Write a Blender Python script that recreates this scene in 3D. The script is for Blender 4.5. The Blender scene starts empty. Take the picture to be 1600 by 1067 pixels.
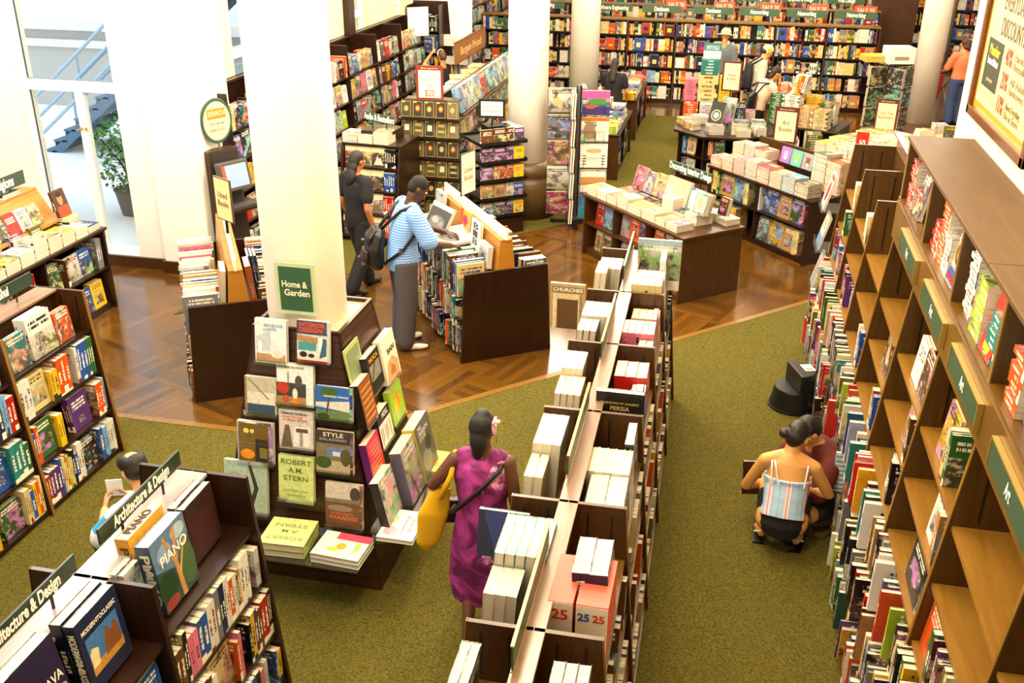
import bpy, bmesh, math, random, re
from math import sin, cos, pi, radians, hypot, atan2
from mathutils import Vector, Matrix
D = bpy.data
scene = bpy.context.scene
COL = scene.collection
V = Vector

# ------------------------------------------------------------------ camera, world, lights, exposure
def setup_view():
    th, yaw, roll, Hc, fpx = radians(24.77), radians(12.1), radians(.5), 4.24, 1554.0
    fwd = V((-sin(yaw)*cos(th), cos(yaw)*cos(th), -sin(th)))
    rt = V((cos(yaw), sin(yaw), 0)); up = rt.cross(fwd)
    r = rt*cos(roll)+up*sin(roll); u = up*cos(roll)-rt*sin(roll)
    cd = D.cameras.new('camera'); cam = D.objects.new('camera', cd); COL.objects.link(cam)
    cd.sensor_width = 36; cd.lens = 36*fpx/1600; cd.clip_end = 200; cd.clip_start = .05
    m = Matrix((r, u, -fwd)).transposed().to_4x4(); m.translation = (0, 0, Hc)
    cam.matrix_world = m; scene.camera = cam
    cd.dof.use_dof = False
    vs = scene.view_settings
    vs.view_transform = 'Standard'; vs.look = 'None'; vs.exposure = -0.2; vs.gamma = 1; vs.use_curve_mapping = False
    w = D.worlds.new('sky'); scene.world = w; w.use_nodes = True
    bg = w.node_tree.nodes['Background']; bg.inputs[0].default_value = (.80, .91, 1, 1); bg.inputs[1].default_value = 2.4
    scene.cycles.use_denoising = True
    scene.cycles.max_bounces = 6; scene.cycles.diffuse_bounces = 3; scene.cycles.glossy_bounces = 3
    scene.cycles.transparent_max_bounces = 12; scene.cycles.caustics_reflective = False; scene.cycles.caustics_refractive = False
    scene.cycles.sample_clamp_indirect = 6
setup_view()

def ceiling_lamp(x, y, z, size, power, colr, sy=None):
    l = D.lights.new('globe_lamp', 'POINT'); l.energy = power; l.color = colr; l.shadow_soft_size = size*.45  # unseen; point form and low height chosen to brighten upright surfaces
    o = D.objects.new('ceiling_lamp', l); COL.objects.link(o); o.location = (x, y, z)
    return o
WARM = (1, .82, .55); MILD = (1, .86, .64); COOL = (1, .96, .90)
for (x, y, s, p, c) in [(-1.0, 3.3, .8, 250, WARM), (-4.2, 3.0, 1.0, 120, COOL), (-7.0, 4.5, 1.2, 180, COOL),
                        (-1.2, 6.5, .8, 200, WARM), (-3.6, 7.2, 1.0, 150, COOL), (-6.4, 7.4, 1.0, 250, COOL), (-2.1, 10.0, 1.0, 400, MILD), (.4, 10.6, 1.0, 170, MILD),  # the strong lamp before the second column is added to brighten it
                        (-4.6, 11.3, 1.0, 200, MILD), (2.6, 11.8, 1.0, 200, MILD), (-1.3, 15.6, 1.2, 420, MILD), (-4.4, 15.4, 1.0, 260, MILD),
                        (2.7, 16.6, 1.2, 340, MILD), (0, 19.0, 1.2, 290, MILD), (-3.0, 18.4, 1.0, 200, MILD), (-1, 23.2, 1.6, 330, MILD), (4.3, 20.0, 1.4, 280, MILD), (6.5, 24.5, 1.6, 280, COOL)]:
    ceiling_lamp(x, y, 4.8, s, p*1.75*(.6 if y > 11 else 1), c)

# ------------------------------------------------------------------ helpers
def s2l(c):
    return c/12.92 if c <= .04045 else ((c+.055)/1.055)**2.4
def rgb(h):
    if isinstance(h, str):
        h = h.lstrip('#'); return tuple(s2l(int(h[i:i+2], 16)/255) for i in (0, 2, 4))
    return tuple(h)
_M = {}
def mat(h, rough=.55, metal=0, emit=0, spec=None):
    k = (h, rough, metal, emit)
    if k in _M: return _M[k]
    m = D.materials.new('paint'); m.use_nodes = True
    b = m.node_tree.nodes['Principled BSDF']; c = rgb(h)
    b.inputs['Base Color'].default_value = (*c, 1); b.inputs['Roughness'].default_value = rough; b.inputs['Metallic'].default_value = metal
    if spec is not None: b.inputs['Specular IOR Level'].default_value = spec
    if emit:
        b.inputs['Emission Color'].default_value = (*c, 1); b.inputs['Emission Strength'].default_value = emit
    _M[k] = m; return m

class NT:
    """small node tree writer"""
    def __init__(s, name, rough=.5):
        s.m = D.materials.new(name); s.m.use_nodes = True; s.t = s.m.node_tree; s.b = s.t.nodes['Principled BSDF']; s.b.inputs['Roughness'].default_value = rough
    def n(s, typ, **k):
        x = s.t.nodes.new(typ)
        ins = k.pop('ins', {})
        for a, v in k.items(): setattr(x, a, v)
        for a, v in ins.items(): s.set(x.inputs[a], v)
        return x
    def set(s, sock, v):
        if isinstance(v, bpy.types.NodeSocket): s.t.links.new(v, sock)
        elif isinstance(v, bpy.types.Node): s.t.links.new(v.outputs[0], sock)
        else: sock.default_value = v
    def math(s, op, a, b=0., c=0.):
        x = s.t.nodes.new('ShaderNodeMath'); x.operation = op
        for i, v in enumerate((a, b, c)): s.set(x.inputs[i], v)
        return x.outputs[0]
    def mix(s, f, a, b):
        x = s.t.nodes.new('ShaderNodeMix'); x.data_type = 'RGBA'
        s.set(x.inputs[0], f)
        for i, v in ((6, a), (7, b)):
            if isinstance(v, (tuple, list)): v = (*v[:3], 1)
            s.set(x.inputs[i], v)
        return x.outputs[2]
    def base(s, c):
        if isinstance(c, (tuple, list)): s.b.inputs['Base Color'].default_value = (*c[:3], 1)
        else: s.set(s.b.inputs['Base Color'], c)
        return s.m
    def bump(s, h, st=.2, dist=.01):
        x = s.n('ShaderNodeBump', ins={'Strength': st, 'Distance': dist, 'Height': h}); s.t.links.new(x.outputs[0], s.b.inputs['Normal'])

def wood(name, a, b, scale=3, rough=.35, axis=0, coat=0):
    t = NT(name, rough)
    tc = t.n('ShaderNodeTexCoord')
    sc = [9.0, 9.0, 9.0]; sc[axis] = .7
    mp = t.n('ShaderNodeMapping', ins={'Vector': tc.outputs['Object'], 'Scale': sc})
    nz = t.n('ShaderNodeTexNoise', ins={'Vector': mp.outputs[0], 'Scale': scale, 'Detail': 4.0, 'Roughness': .6, 'Distortion': .6})
    r = t.n('ShaderNodeMapRange', ins={'Value': nz.outputs[0], 'From Min': .3, 'From Max': .7})
    t.base(t.mix(r.outputs[0], [x*.62 for x in rgb(a)], [x*.62 for x in rgb(b)]))
    if coat: t.b.inputs['Coat Weight'].default_value = coat
    t.bump(nz.outputs[0], .06, .004)
    return t.m
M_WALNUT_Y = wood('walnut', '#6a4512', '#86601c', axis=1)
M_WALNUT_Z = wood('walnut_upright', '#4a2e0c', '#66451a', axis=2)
M_SHELF = wood('walnut_shelf', '#966620', '#b0802f', axis=1); M_TOPB = wood('walnut_top', '#5a3a0a', '#6e4a0e', axis=1, rough=.62)  # same walnut; shelf lightened, top darkened in colour to stand in for lighting
M_EDGE = wood('walnut_edge', '#8a6222', '#a67c34', axis=2, rough=.3)
M_DARK = wood('dark_mahogany', '#22110a', '#35190c', axis=1, rough=.3)
M_DARKZ = wood('dark_mahogany_upright', '#28130a', '#3c1f0e', axis=2, rough=.33)
M_CAP = wood('mauve_brown_top', '#b8a6a4', '#cbbab6', axis=1, rough=.25)  # window sheen on the glossy top is painted in as a paler colour
M_CAPW = wood('tan_brown_top', '#8e6e58', '#a5846c', axis=1, rough=.25)
M_BROWN = wood('brown_panel', '#47280c', '#5e3a12', axis=2, rough=.35)
M_ORANGE = wood('honey_beech', '#cf8428', '#e2a044', axis=0, rough=.35)
M_SIGN = mat('#2f4a34', .4); M_SIGNB = mat('#18201a', .4); M_WHITE = mat('#f4f1ea', .5); M_IVORY = mat('#efe6c8', .5)
M_BLACK = mat('#0c0b0b', .4); M_STEEL = mat('#8d9093', .3, .8); M_GOLD = mat('#b99a4e', .3, .6)
M_CREAM = mat('#f6ecd8', .7); M_MAROON = mat('#6b1f12', .45)

class MB:
    def __init__(s): s.v = []; s.f = []; s.m = []; s.uv = {}
    def add(s, vs, fs, mi=0, M=None):
        o = len(s.v)
        s.v += [tuple(M @ V(p)) if M else tuple(p) for p in vs]
        for f in fs: s.f.append(tuple(i+o for i in f)); s.m.append(mi)
        return s
    def box(s, a, b, mi=0, M=None):
        x0, y0, z0 = a; x1, y1, z1 = b
        return s.add([(x0, y0, z0), (x1, y0, z0), (x1, y1, z0), (x0, y1, z0), (x0, y0, z1), (x1, y0, z1), (x1, y1, z1), (x0, y1, z1)],
                     [(0, 3, 2, 1), (4, 5, 6, 7), (0, 1, 5, 4), (1, 2, 6, 5), (2, 3, 7, 6), (3, 0, 4, 7)], mi, M)
    def prism(s, poly, d, mi=0, M=None):
        """poly: list of 3d points (planar), extruded by vector d"""
        n = len(poly); d = V(d); p = [V(q) for q in poly]
        nr = sum(((p[i]).cross(p[(i+1) % n]) for i in range(n)), V((0, 0, 0)))
        if nr.dot(d) < 0: p = p[::-1]
        return s.add(p+[q+d for q in p], [tuple(range(n-1, -1, -1)), tuple(range(n, 2*n))]+[(i, (i+1) % n, n+(i+1) % n, n+i) for i in range(n)], mi, M)
    def tube(s, pts, r, k=8, mi=0, M=None, caps=True):
        pts = [V(p) for p in pts]; n = len(pts); rr = r if isinstance(r, (list, tuple)) else [r]*n
        vs = []; a = None
        for i, p in enumerate(pts):
            d = (pts[min(i+1, n-1)]-pts[max(i-1, 0)]).normalized()
            if a is None: a = d.orthogonal().normalized()
            else: a = (a-d*a.dot(d)).normalized()
            b = d.cross(a)
            vs += [p+(a*cos(2*pi*j/k)+b*sin(2*pi*j/k))*rr[i] for j in range(k)]
        fs = [(i*k+j, i*k+(j+1) % k, (i+1)*k+(j+1) % k, (i+1)*k+j) for i in range(n-1) for j in range(k)]
        if caps: fs += [tuple(range(k-1, -1, -1)), tuple((n-1)*k+j for j in range(k))]
        return s.add(vs, fs, mi, M)
    def lathe(s, prof, k=32, mi=0, M=None, c=(0, 0)):
        vs = []; n = len(prof)
        for (r, z) in prof: vs += [(c[0]+r*cos(2*pi*j/k), c[1]+r*sin(2*pi*j/k), z) for j in range(k)]
        fs = [(i*k+j, i*k+(j+1) % k, (i+1)*k+(j+1) % k, (i+1)*k+j) for i in range(n-1) for j in range(k)]
        fs += [tuple(range(k-1, -1, -1)), tuple((n-1)*k+j for j in range(k))]
        return s.add(vs, fs, mi, M)
    def ell(s, c, r, k=12, mi=0, M=None):
        vs = []; fs = []; n = k//2+1
        for i in range(n):
            t = pi*i/(n-1)
            vs += [(c[0]+r[0]*sin(t)*cos(2*pi*j/k), c[1]+r[1]*sin(t)*sin(2*pi*j/k), c[2]-r[2]*cos(t)) for j in range(k)]
        fs = [(i*k+j, i*k+(j+1) % k, (i+1)*k+(j+1) % k, (i+1)*k+j) for i in range(n-1) for j in range(k)]
        return s.add(vs, fs, mi, M)
    def build(s, name, mats, parent=None, smooth=False, bevel=0, M=None):
        me = D.meshes.new(name); me.from_pydata(s.v, [], s.f); me.update()
        for m in (mats if isinstance(mats, (list, tuple)) else [mats]): me.materials.append(m)
        if len(me.materials) > 1: me.polygons.foreach_set('material_index', s.m)
        if smooth:
            me.polygons.foreach_set('use_smooth', [True]*len(me.polygons))
        o = D.objects.new(name, me); COL.objects.link(o)
        if parent: o.parent = parent
        if M: o.matrix_world = M
        if bevel:
            b = o.modifiers.new('edge', 'BEVEL'); b.width = bevel; b.segments = 2; b.limit_method = 'ANGLE'
        return o
def clean(o):
    bm = bmesh.new(); bm.from_mesh(o.data); bmesh.ops.remove_doubles(bm, verts=bm.verts, dist=1e-5); bmesh.ops.recalc_face_normals(bm, faces=bm.faces); bm.to_mesh(o.data); bm.free(); return o

LABELS = {}
def tag(o, label, cat, group=None, kind=None):
    if label in LABELS and not (group and LABELS[label] == group): print('DUPLABEL', label)
    n = len(re.findall(r"[A-Za-z0-9][A-Za-z0-9'\u2019]*", label))
    if n < 4 or n > 16: print('LABELLEN', n, label)
    LABELS[label] = group
    o['label'] = label; o['category'] = cat
    if group: o['group'] = group
    if kind: o['kind'] = kind
    return o
def thing(name, label, cat, loc=(0, 0, 0), rotz=0, group=None):
    o = D.objects.new(name, None); COL.objects.link(o); o.empty_display_size = .1
    o.location = loc; o.rotation_euler = (0, 0, rotz)
    return tag(o, label, cat, group)
def struct(o):
    o['kind'] = 'structure'; return o

ORD = 'zeroth first second third fourth fifth sixth seventh eighth ninth tenth eleventh twelfth thirteenth fourteenth fifteenth sixteenth seventeenth eighteenth nineteenth twentieth'.split()
TENS = {2: 'twenty', 3: 'thirty', 4: 'forty', 5: 'fifty', 6: 'sixty', 7: 'seventy', 8: 'eighty'}
def od(n):
    if n <= 20: return ORD[n]
    return TENS[n//10]+ORD[n % 10] if n % 10 else TENS[n//10][:-1]+'ieth'

# text as flat mesh
def text_mesh(body, size=.1, font_sx=1.0, bold=.0, extrude=.0006, align='CENTER', sp=1.0):
    c = D.curves.new('lettering', 'FONT'); c.body = body; c.size = size; c.align_x = align; c.align_y = 'CENTER'; c.extrude = extrude; c.offset = bold*size; c.space_line = sp; c.resolution_u = 3
    o = D.objects.new('lettering', c); COL.objects.link(o)
    bpy.context.view_layer.update()
    me = D.meshes.new_from_object(o.evaluated_get(bpy.context.evaluated_depsgraph_get()))
    D.objects.remove(o); D.curves.remove(c)
    if font_sx != 1.0:
        for v in me.vertices: v.co.x *= font_sx
    return me
def lettering(body, size, m, parent, right, up, pos, sx=1.0, bold=.0, align='CENTER', name='lettering', sp=1.0, fit=None):
    """flat letters in the parent's space: text runs along right, letters rise along up, pos is the centre"""
    me = text_mesh(body, size, sx, bold, align=align, sp=sp)
    if fit:
        w = max(v.co.x for v in me.vertices)-min(v.co.x for v in me.vertices)
        k = fit/max(w, 1e-6)
        for v in me.vertices: v.co.x *= k
    me.materials.clear(); me.materials.append(m)
    r = V(right).normalized(); u = V(up).normalized(); n = r.cross(u)
    T = Matrix((r, u, n)).transposed().to_4x4(); T.translation = V(pos)
    me.transform(T)
    o = D.objects.new(name, me); COL.objects.link(o)
    if parent: o.parent = parent
    return o
# ------------------------------------------------------------------ room shell
def m_carpet():
    t = NT('carpet_green', .95); tc = t.n('ShaderNodeTexCoord')
    a = t.n('ShaderNodeTexNoise', ins={'Vector': tc.outputs['Object'], 'Scale': 95.0, 'Detail': 3.0})
    b = t.n('ShaderNodeTexNoise', ins={'Vector': tc.outputs['Object'], 'Scale': 1.1, 'Detail': 3.0})
    r = t.n('ShaderNodeMapRange', ins={'Value': a.outputs[0], 'From Min': .34, 'From Max': .66})
    c = t.mix(r.outputs[0], rgb('#403b16'), rgb('#6a6228'))
    r2 = t.n('ShaderNodeMapRange', ins={'Value': b.outputs[0], 'From Min': .35, 'From Max': .65, 'To Min': 0., 'To Max': .25})
    c = t.mix(r2.outputs[0], c, rgb('#4f4a1e'))
    t.b.inputs['Specular IOR Level'].default_value = .1
    t.bump(a.outputs[0], .5, .01); return t.base(c)
def m_parquet():
    t = NT('oak_parquet', .24); tc = t.n('ShaderNodeTexCoord')
    mp = t.n('ShaderNodeMapping', ins={'Vector': tc.outputs['Object'], 'Rotation': (0, 0, radians(22))})
    sp = t.n('ShaderNodeSeparateXYZ', ins={'Vector': mp.outputs[0]})
    u, v = sp.outputs[0], sp.outputs[1]
    B = .62
    bx = t.math('FLOOR', t.math('DIVIDE', u, B)); by = t.math('FLOOR', t.math('DIVIDE', v, B))
    par = t.math('FLOORED_MODULO', t.math('ADD', bx, by), 2.)
    s = t.math('ADD', t.math('MULTIPLY', u, par), t.math('MULTIPLY', v, t.math('SUBTRACT', 1., par)))
    w = t.math('ADD', t.math('MULTIPLY', v, par), t.math('MULTIPLY', u, t.math('SUBTRACT', 1., par)))
    pid = t.math('FLOOR', t.math('DIVIDE', s, B/8)); fr = t.math('FRACT', t.math('DIVIDE', s, B/8))
    cv = t.n('ShaderNodeCombineXYZ', ins={'X': pid, 'Y': bx, 'Z': by})
    wn = t.n('ShaderNodeTexWhiteNoise', noise_dimensions='3D', ins={'Vector': cv.outputs[0]})
    g = t.n('ShaderNodeCombineXYZ', ins={'X': t.math('MULTIPLY', s, 60.), 'Y': t.math('MULTIPLY', w, 4.), 'Z': t.math('MULTIPLY', wn.outputs[0], 20.)})
    nz = t.n('ShaderNodeTexNoise', ins={'Vector': g.outputs[0], 'Scale': 1.0, 'Detail': 3.0})
    f = t.math('ADD', t.math('MULTIPLY', wn.outputs[0], .75), t.math('MULTIPLY', nz.outputs[0], .35))
    c = t.mix(f, rgb('#3a2208'), rgb('#684412'))
    gap = t.math('LESS_THAN', fr, .03)
    t.b.inputs['Specular IOR Level'].default_value = .65
    t.set(t.b.inputs['Roughness'], t.math('ADD', .1, t.math('MULTIPLY', nz.outputs[0], .12)))
    return t.base(t.mix(t.math('MULTIPLY', gap, .6), c, rgb('#2a1608')))
def m_plaster(name, c):
    t = NT(name, .75); tc = t.n('ShaderNodeTexCoord')
    a = t.n('ShaderNodeTexNoise', ins={'Vector': tc.outputs['Object'], 'Scale': 40.0, 'Detail': 3.0}); t.bump(a.outputs[0], .05, .004)
    return t.base(rgb(c))
M_WALL = m_plaster('cream_plaster', '#f7f0e4'); M_COL = m_plaster('ivory_column', '#f8f1e4'); M_CARPET = m_carpet()
def m_glass():
    t = NT('window_glass', .02); o = t.t.nodes['Material Output']
    tr = t.n('ShaderNodeBsdfTransparent', ins={'Color': (.93, .97, 1, 1)}); gl = t.n('ShaderNodeBsdfGlossy', ins={'Roughness': .02})
    mx = t.n('ShaderNodeMixShader', ins={0: .05}); t.t.links.new(tr.outputs[0], mx.inputs[1]); t.t.links.new(gl.outputs[0], mx.inputs[2]); t.t.links.new(mx.outputs[0], o.inputs[0]); return t.m
M_GLASS = m_glass()

struct(MB().box((-12, -3, -.1), (10, 10.35, 0)).box((-6.5, 10.35, -.1), (10, 31, 0)).build('floor', m_parquet()))
fc = [(-12, -3), (8, -3), (8, 17.7), (3.6, 13.3), (1.06, 10.72), (-3.0, 6.66), (-12, 6.62)]
struct(MB().prism([(x, y, .0) for x, y in fc], (0, 0, .006)).build('floor_carpet', M_CARPET))
bc = [(-5.6, 8.82), (-1.7, 13.3), (-.72, 16.1), (.2, 17.2), (.4, 20.15), (-2.2, 20.3), (-4.6, 20.3), (-5.6, 20.3)]
struct(MB().prism([(x, y, .0) for x, y in bc], (0, 0, .006)).build('floor_carpet', M_CARPET))
# brass-edged wooden strips between parquet and carpet
st = MB()
for (a, b) in (((-12, 6.64), (-3.0, 6.66)), ((-3.0, 6.66), (1.06, 10.72)), ((1.06, 10.72), (3.6, 13.3))):
    d = (V((*b, 0))-V((*a, 0))).normalized(); nrm = V((-d.y, d.x, 0))*.035
    st.prism([V((*a, 0)), V((*b, 0)), V((*b, 0))+nrm*2, V((*a, 0))+nrm*2], (0, 0, .009))
struct(st.build('trim_floor', M_EDGE))
struct(MB().box((-12, -3, 6), (10, 10.35, 6.2)).box((-6.5, 10.35, 6), (10, 31, 6.2)).build('ceiling', M_WALL))
# window wall on the far left
WY = 10.05
wl = MB().box((-12, WY, 0), (-7.95, WY+.3, 6)).box((-7.95, WY, 0), (-6.72, WY+.3, .14)).box((-7.95, WY, 4.6), (-6.72, WY+.3, 6)).box((-6.72, WY, 0), (-6.33, WY+.3, 6))
struct(wl.build('wall_window', M_WALL))
struct(MB().box((-6.33, WY-.09, 0), (-5.74, WY+.75, 6)).build('wall_pilaster', M_WALL))
struct(MB().box((-12, WY-.03, 0), (-6.33, WY, .13)).box((-12, WY-.035, .11), (-6.33, WY, .135)).box((-6.36, WY-.125, 0), (-5.7, WY-.09, .15)).build('baseboard_window', M_BROWN))
lw = MB(); ops = [(11.72, 12.95), (15.98, 16.66), (18.12, 18.62), (20.3, 20.9)]; y = WY+.3
lw.box((-6.5, WY+.3, 0), (-6.1, 31, 1.86)); lw.box((-6.5, WY+.3, 4.4), (-6.1, 31, 6))
for a, b in ops+[(31, 31)]: lw.box((-6.5, y, 1.86), (-6.1, a, 4.4)); y = b
struct(lw.build('wall_side', m_plaster('side_plaster', '#efdfb6')))
struct(MB().box((-6.5, 30.8, 0), (10, 31, 6)).build('wall_back', M_WALL))
struct(MB().box((9.8, -3, 0), (10, 31, 6)).build('wall_right', M_WALL))
struct(MB().box((-12, -3.2, 0), (10, -3, 6)).build('wall_front', M_WALL)); struct(MB().box((-12.2, -3, 0), (-12, 10.3, 6)).build('wall_outer', M_WALL))
struct(MB().box((1.575, -3, 0), (2.7, 7.5, 6)).build('wall_pier', m_plaster('warm_plaster', '#f4e4ba')))

def window(n, loc, rz, w, z0, z1, tr, mull=None, handles=False):
    t = D.objects.new('window_%d' % n, None); COL.objects.link(t); t.location = loc; t.rotation_euler = (0, 0, rz); struct(t)
    F = mat('#fbfaf6', .4); f = MB(); k = .055
    f.box((0, 0, z0), (k, .07, z1)).box((w-k, 0, z0), (w, .07, z1)).box((0, 0, z0), (w, .07, z0+k)).box((0, 0, z1-k), (w, .07, z1)).box((k, -.01, tr), (w-k, .08, tr+.12))
    if mull: f.box((mull-.05, -.005, z0+k), (mull+.05, .075, tr))
    struct(f.build('window_frame', F, t))
    g = MB().box((k, .03, tr+.12), (w-k, .036, z1-k))
    if mull: g.box((k, .03, z0+k), (mull-.05, .036, tr)).box((mull+.05, .03, z0+k), (w-k, .036, tr))
    else: g.box((k, .03, z0+k), (w-k, .036, tr))
    struct(g.build('window_pane', M_GLASS, t))
    bl = MB().box((k, .026, tr+.12), (k+.012, .04, z1-k)).box((k, .026, z0+k), (k+.012, .04, tr)).box((k, .026, tr+.12), (w-k, .04, tr+.126))
    struct(bl.build('window_seal', mat('#3a4a58', .5), t))
    if handles:
        for dx in (-.028, .028):
            h = MB().lathe([(.018, 0), (.018, .01)], 12, M=Matrix.Translation((mull+dx, -.006, 1.62)) @ Matrix.Rotation(pi/2, 4, 'X')).tube([(mull+dx, -.012, 1.62), (mull+dx, -.05, 1.62), (mull+dx+(.05 if dx > 0 else -.05), -.05, 1.60)], .008)
            h.box((mull+dx-.014, -.02, .3), (mull+dx+.014, -.005, .42)); struct(h.build('window_handle', mat('#c8b070', .3, .7), t))
    return t
window(1, (-7.95, WY+.1, 0), 0, 1.23, .14, 4.6, 2.04, .70, True)
for i, (a, b) in enumerate(ops): window(i+2, (-6.2, a, 0), pi/2, b-a, 1.86, 4.4, 2.18)

# outdoors beyond the window
OUT = mat('#ffffff', .8)
struct(MB().box((-30, 10.36, -.22), (-6.52, 40, -.2)).build('ground_outside', OUT))
og = thing('neighbour_building', 'pale neighbouring building with tall sash window seen through the shop window', 'building', (-14, 19, -.3))
og_w = MB().box((-6, 0, 1.9), (9, .4, 11)).build('facade', mat('#f4f6f8', .8), og)
MB().box((-6, -.12, 1.7), (9, 0, 1.9)).box((-6, -.08, 1.35), (9, .1, 1.5)).build('cornice', mat('#e6e2dc', .8), og)
MB().box((-6, .05, 0), (9, .4, 1.9)).build('basement_wall', mat('#b7b3ac', .8), og)
wf = MB().box((-.75, -.06, 2.6), (-.6, .02, 6)).box((.6, -.06, 2.6), (.75, .02, 6)).box((-.75, -.08, 2.5), (.75, .02, 2.62)).box((-.05, -.05, 2.6), (.08, .02, 6)).build('sash_window', mat('#ffffff', .5), og)
MB().box((-.6, -.015, 2.6), (.6, -.005, 6)).build('pane', mat('#b9c6d2', .2), wf)
struct(MB().box((-10.6, 11.2, -.3), (-9.75, 12.4, 6)).build('wall_outside', mat('#dcd8d8', .8)))
sr = thing('metal_staircase', 'blue-grey metal outdoor staircase with tube railings behind the window', 'staircase', (-11.9, 15.4, -.3))
tr = MB(); nst = 15
for i in range(nst):
    x, z = i*.24, i*.2+.1
    tr.box((x, 0, z), (x+.27, 1.1, z+.03)); tr.box((x, .03, z-.16), (x+.02, 1.07, z))
BL = mat('#54738c', .45, .2)
tr.build('tread', BL, sr)
for yy in (0, 1.08): MB().prism([(0, yy, -.02), (nst*.24, yy, nst*.2), (nst*.24, yy, nst*.2-.28), (.25, yy, 0)], (0, .03, 0)).build('stringer', BL, sr)
RL = mat('#9db8cb', .35, .3)
for yy in (.02, 1.08):
    r = MB()
    for hgt in (.95, .6, .3): r.tube([(0, yy, hgt+.1), (nst*.24, yy, hgt+nst*.2)], .028)
    for i in range(0, nst, 4): r.tube([(i*.24, yy, i*.2), (i*.24, yy, i*.2+1.0)], .022)
    r.build('railing', RL, sr)
MB().box((-2.4, 0, -.1), (0, 1.1, .05)).build('landing', BL, sr)
random.seed(3)
sh = thing('potted_shrub', 'leafy green shrub in a pot outside the tall window', 'shrub', (-8.32, 12.55, -.25))
MB().lathe([(.2, 0), (.27, .4), (.29, .42), (.25, .43), (.24, .4)], 20).build('pot', mat('#6c655c', .8), sh)
stm = MB()
for k in range(9):
    a = k*.7; stm.tube([(0, 0, .38), (.12*cos(a), .12*sin(a), .8), (.35*cos(a), .35*sin(a), 1.15)], .012, 5)
stm.build('stem', mat('#4c3a22', .8), sh)
lf = MB()
for k in range(900):
    a, b, r = random.uniform(0, 2*pi), random.uniform(-1, 1), random.random()**.4
    p = V((.55*r*cos(a)*math.sqrt(1-b*b), .55*r*sin(a)*math.sqrt(1-b*b), .95+.58*r*b))
    q = Matrix.Translation(p) @ Matrix.Rotation(random.uniform(0, 6.3), 4, 'Z') @ Matrix.Rotation(random.uniform(-1, 1), 4, 'X')
    lf.add([(0, 0, 0), (.025, .05, .006), (0, .11, 0), (-.025, .05, .006)], [(0, 1, 2, 3)], random.randrange(3), q)
lf.build('foliage', [mat('#2f6a35', .6), mat('#4c8f45', .6), mat('#74b35c', .6)], sh)
gp = thing('wire_gate', 'black framed wire mesh gate standing beside the outdoor shrub', 'gate', (-8.02, 12.0, -.2), radians(10))
g = MB(); g.box((0, 0, .05), (.03, .03, .75)).box((.5, 0, .05), (.53, .03, .75)).box((0, 0, .72), (.53, .03, .75)).box((0, 0, .05), (.53, .03, .08)).build('gate_frame', M_BLACK, gp)
g = MB()
for i in range(1, 7): g.box((i*.075, .012, .08), (i*.075+.008, .02, .72))
for i in range(1, 9): g.box((.03, .012, .05+i*.075), (.5, .02, .058+i*.075))
g.build('mesh', mat('#55606a', .5, .5), gp)

# columns
def column(x, y, r, ped=False, seg=48):
    pr = [(r, 0), (r*.985, 3), (r*.96, 6)]
    o = MB().lathe(pr, seg).build('column', M_COL, smooth=True); o.location = (x, y, 0); struct(o)
    for p in o.data.polygons:
        if len(p.vertices) > 4: p.use_smooth = False
    if ped:
        b = MB().lathe([(r+.13, 0), (r+.13, .5), (r+.10, .54), (r+.07, .56), (r+.10, .6), (r+.11, .66), (r+.08, .72), (r+.04, .76), (r+.01, .77)], seg).build('column_base', mat('#5a4326', .4), o, smooth=True); struct(b)
    return o
column(-2.55, 5.55, .255); column(-2.66, 13.3, .272, True); column(-2.92, 20.3, .29); column(3.69, 21.0, .25)
struct(MB().box((-6.12, 15.5, 1.9), (-6.0, 15.75, 4.4)).build('trim_1', M_DARKZ))
# ------------------------------------------------------------------ books
PAL = {'white': '#e2ded3', 'cream': '#d6c48e', 'black': '#17161a', 'navy': '#1f2a55', 'blue': '#2c5ea8', 'azure': '#7fb2d8', 'red': '#b6271f', 'maroon': '#5e1a1d', 'orange': '#d2601a',
       'yellow': '#e2bb27', 'lime': '#a8bf3a', 'green': '#356b3b', 'teal': '#2f8584', 'grey': '#84858a', 'brown': '#6b4527', 'tan': '#b8925e', 'pink': '#d67f96', 'purple': '#64397c', 'olive': '#6a6a33', 'silver': '#c3c4c2'}
def pick(r, w):
    t = r.random()*sum(w.values())
    for k, x in w.items():
        t -= x
        if t <= 0: return k
    return k
W_ART = dict(white=14, cream=7, black=12, navy=5, blue=6, red=8, maroon=3, orange=5, yellow=5, green=4, teal=3, grey=7, brown=6, tan=6, pink=2, purple=2, olive=2, silver=4, lime=2, **{'azure': 4})
W_PALE = dict(white=20, cream=9, silver=5, pink=2, grey=2, tan=3, red=2, blue=2, yellow=1)
W_DARK = dict(black=12, navy=4, grey=8, brown=6, maroon=3, tan=5, cream=6, white=8, blue=3, olive=3, teal=2, orange=3)
W_BRIGHT = dict(white=8, yellow=7, orange=7, red=8, blue=8, purple=4, green=5, pink=4, cream=6, black=6, teal=3, lime=3, navy=4, grey=3, **{'azure': 4})

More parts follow.
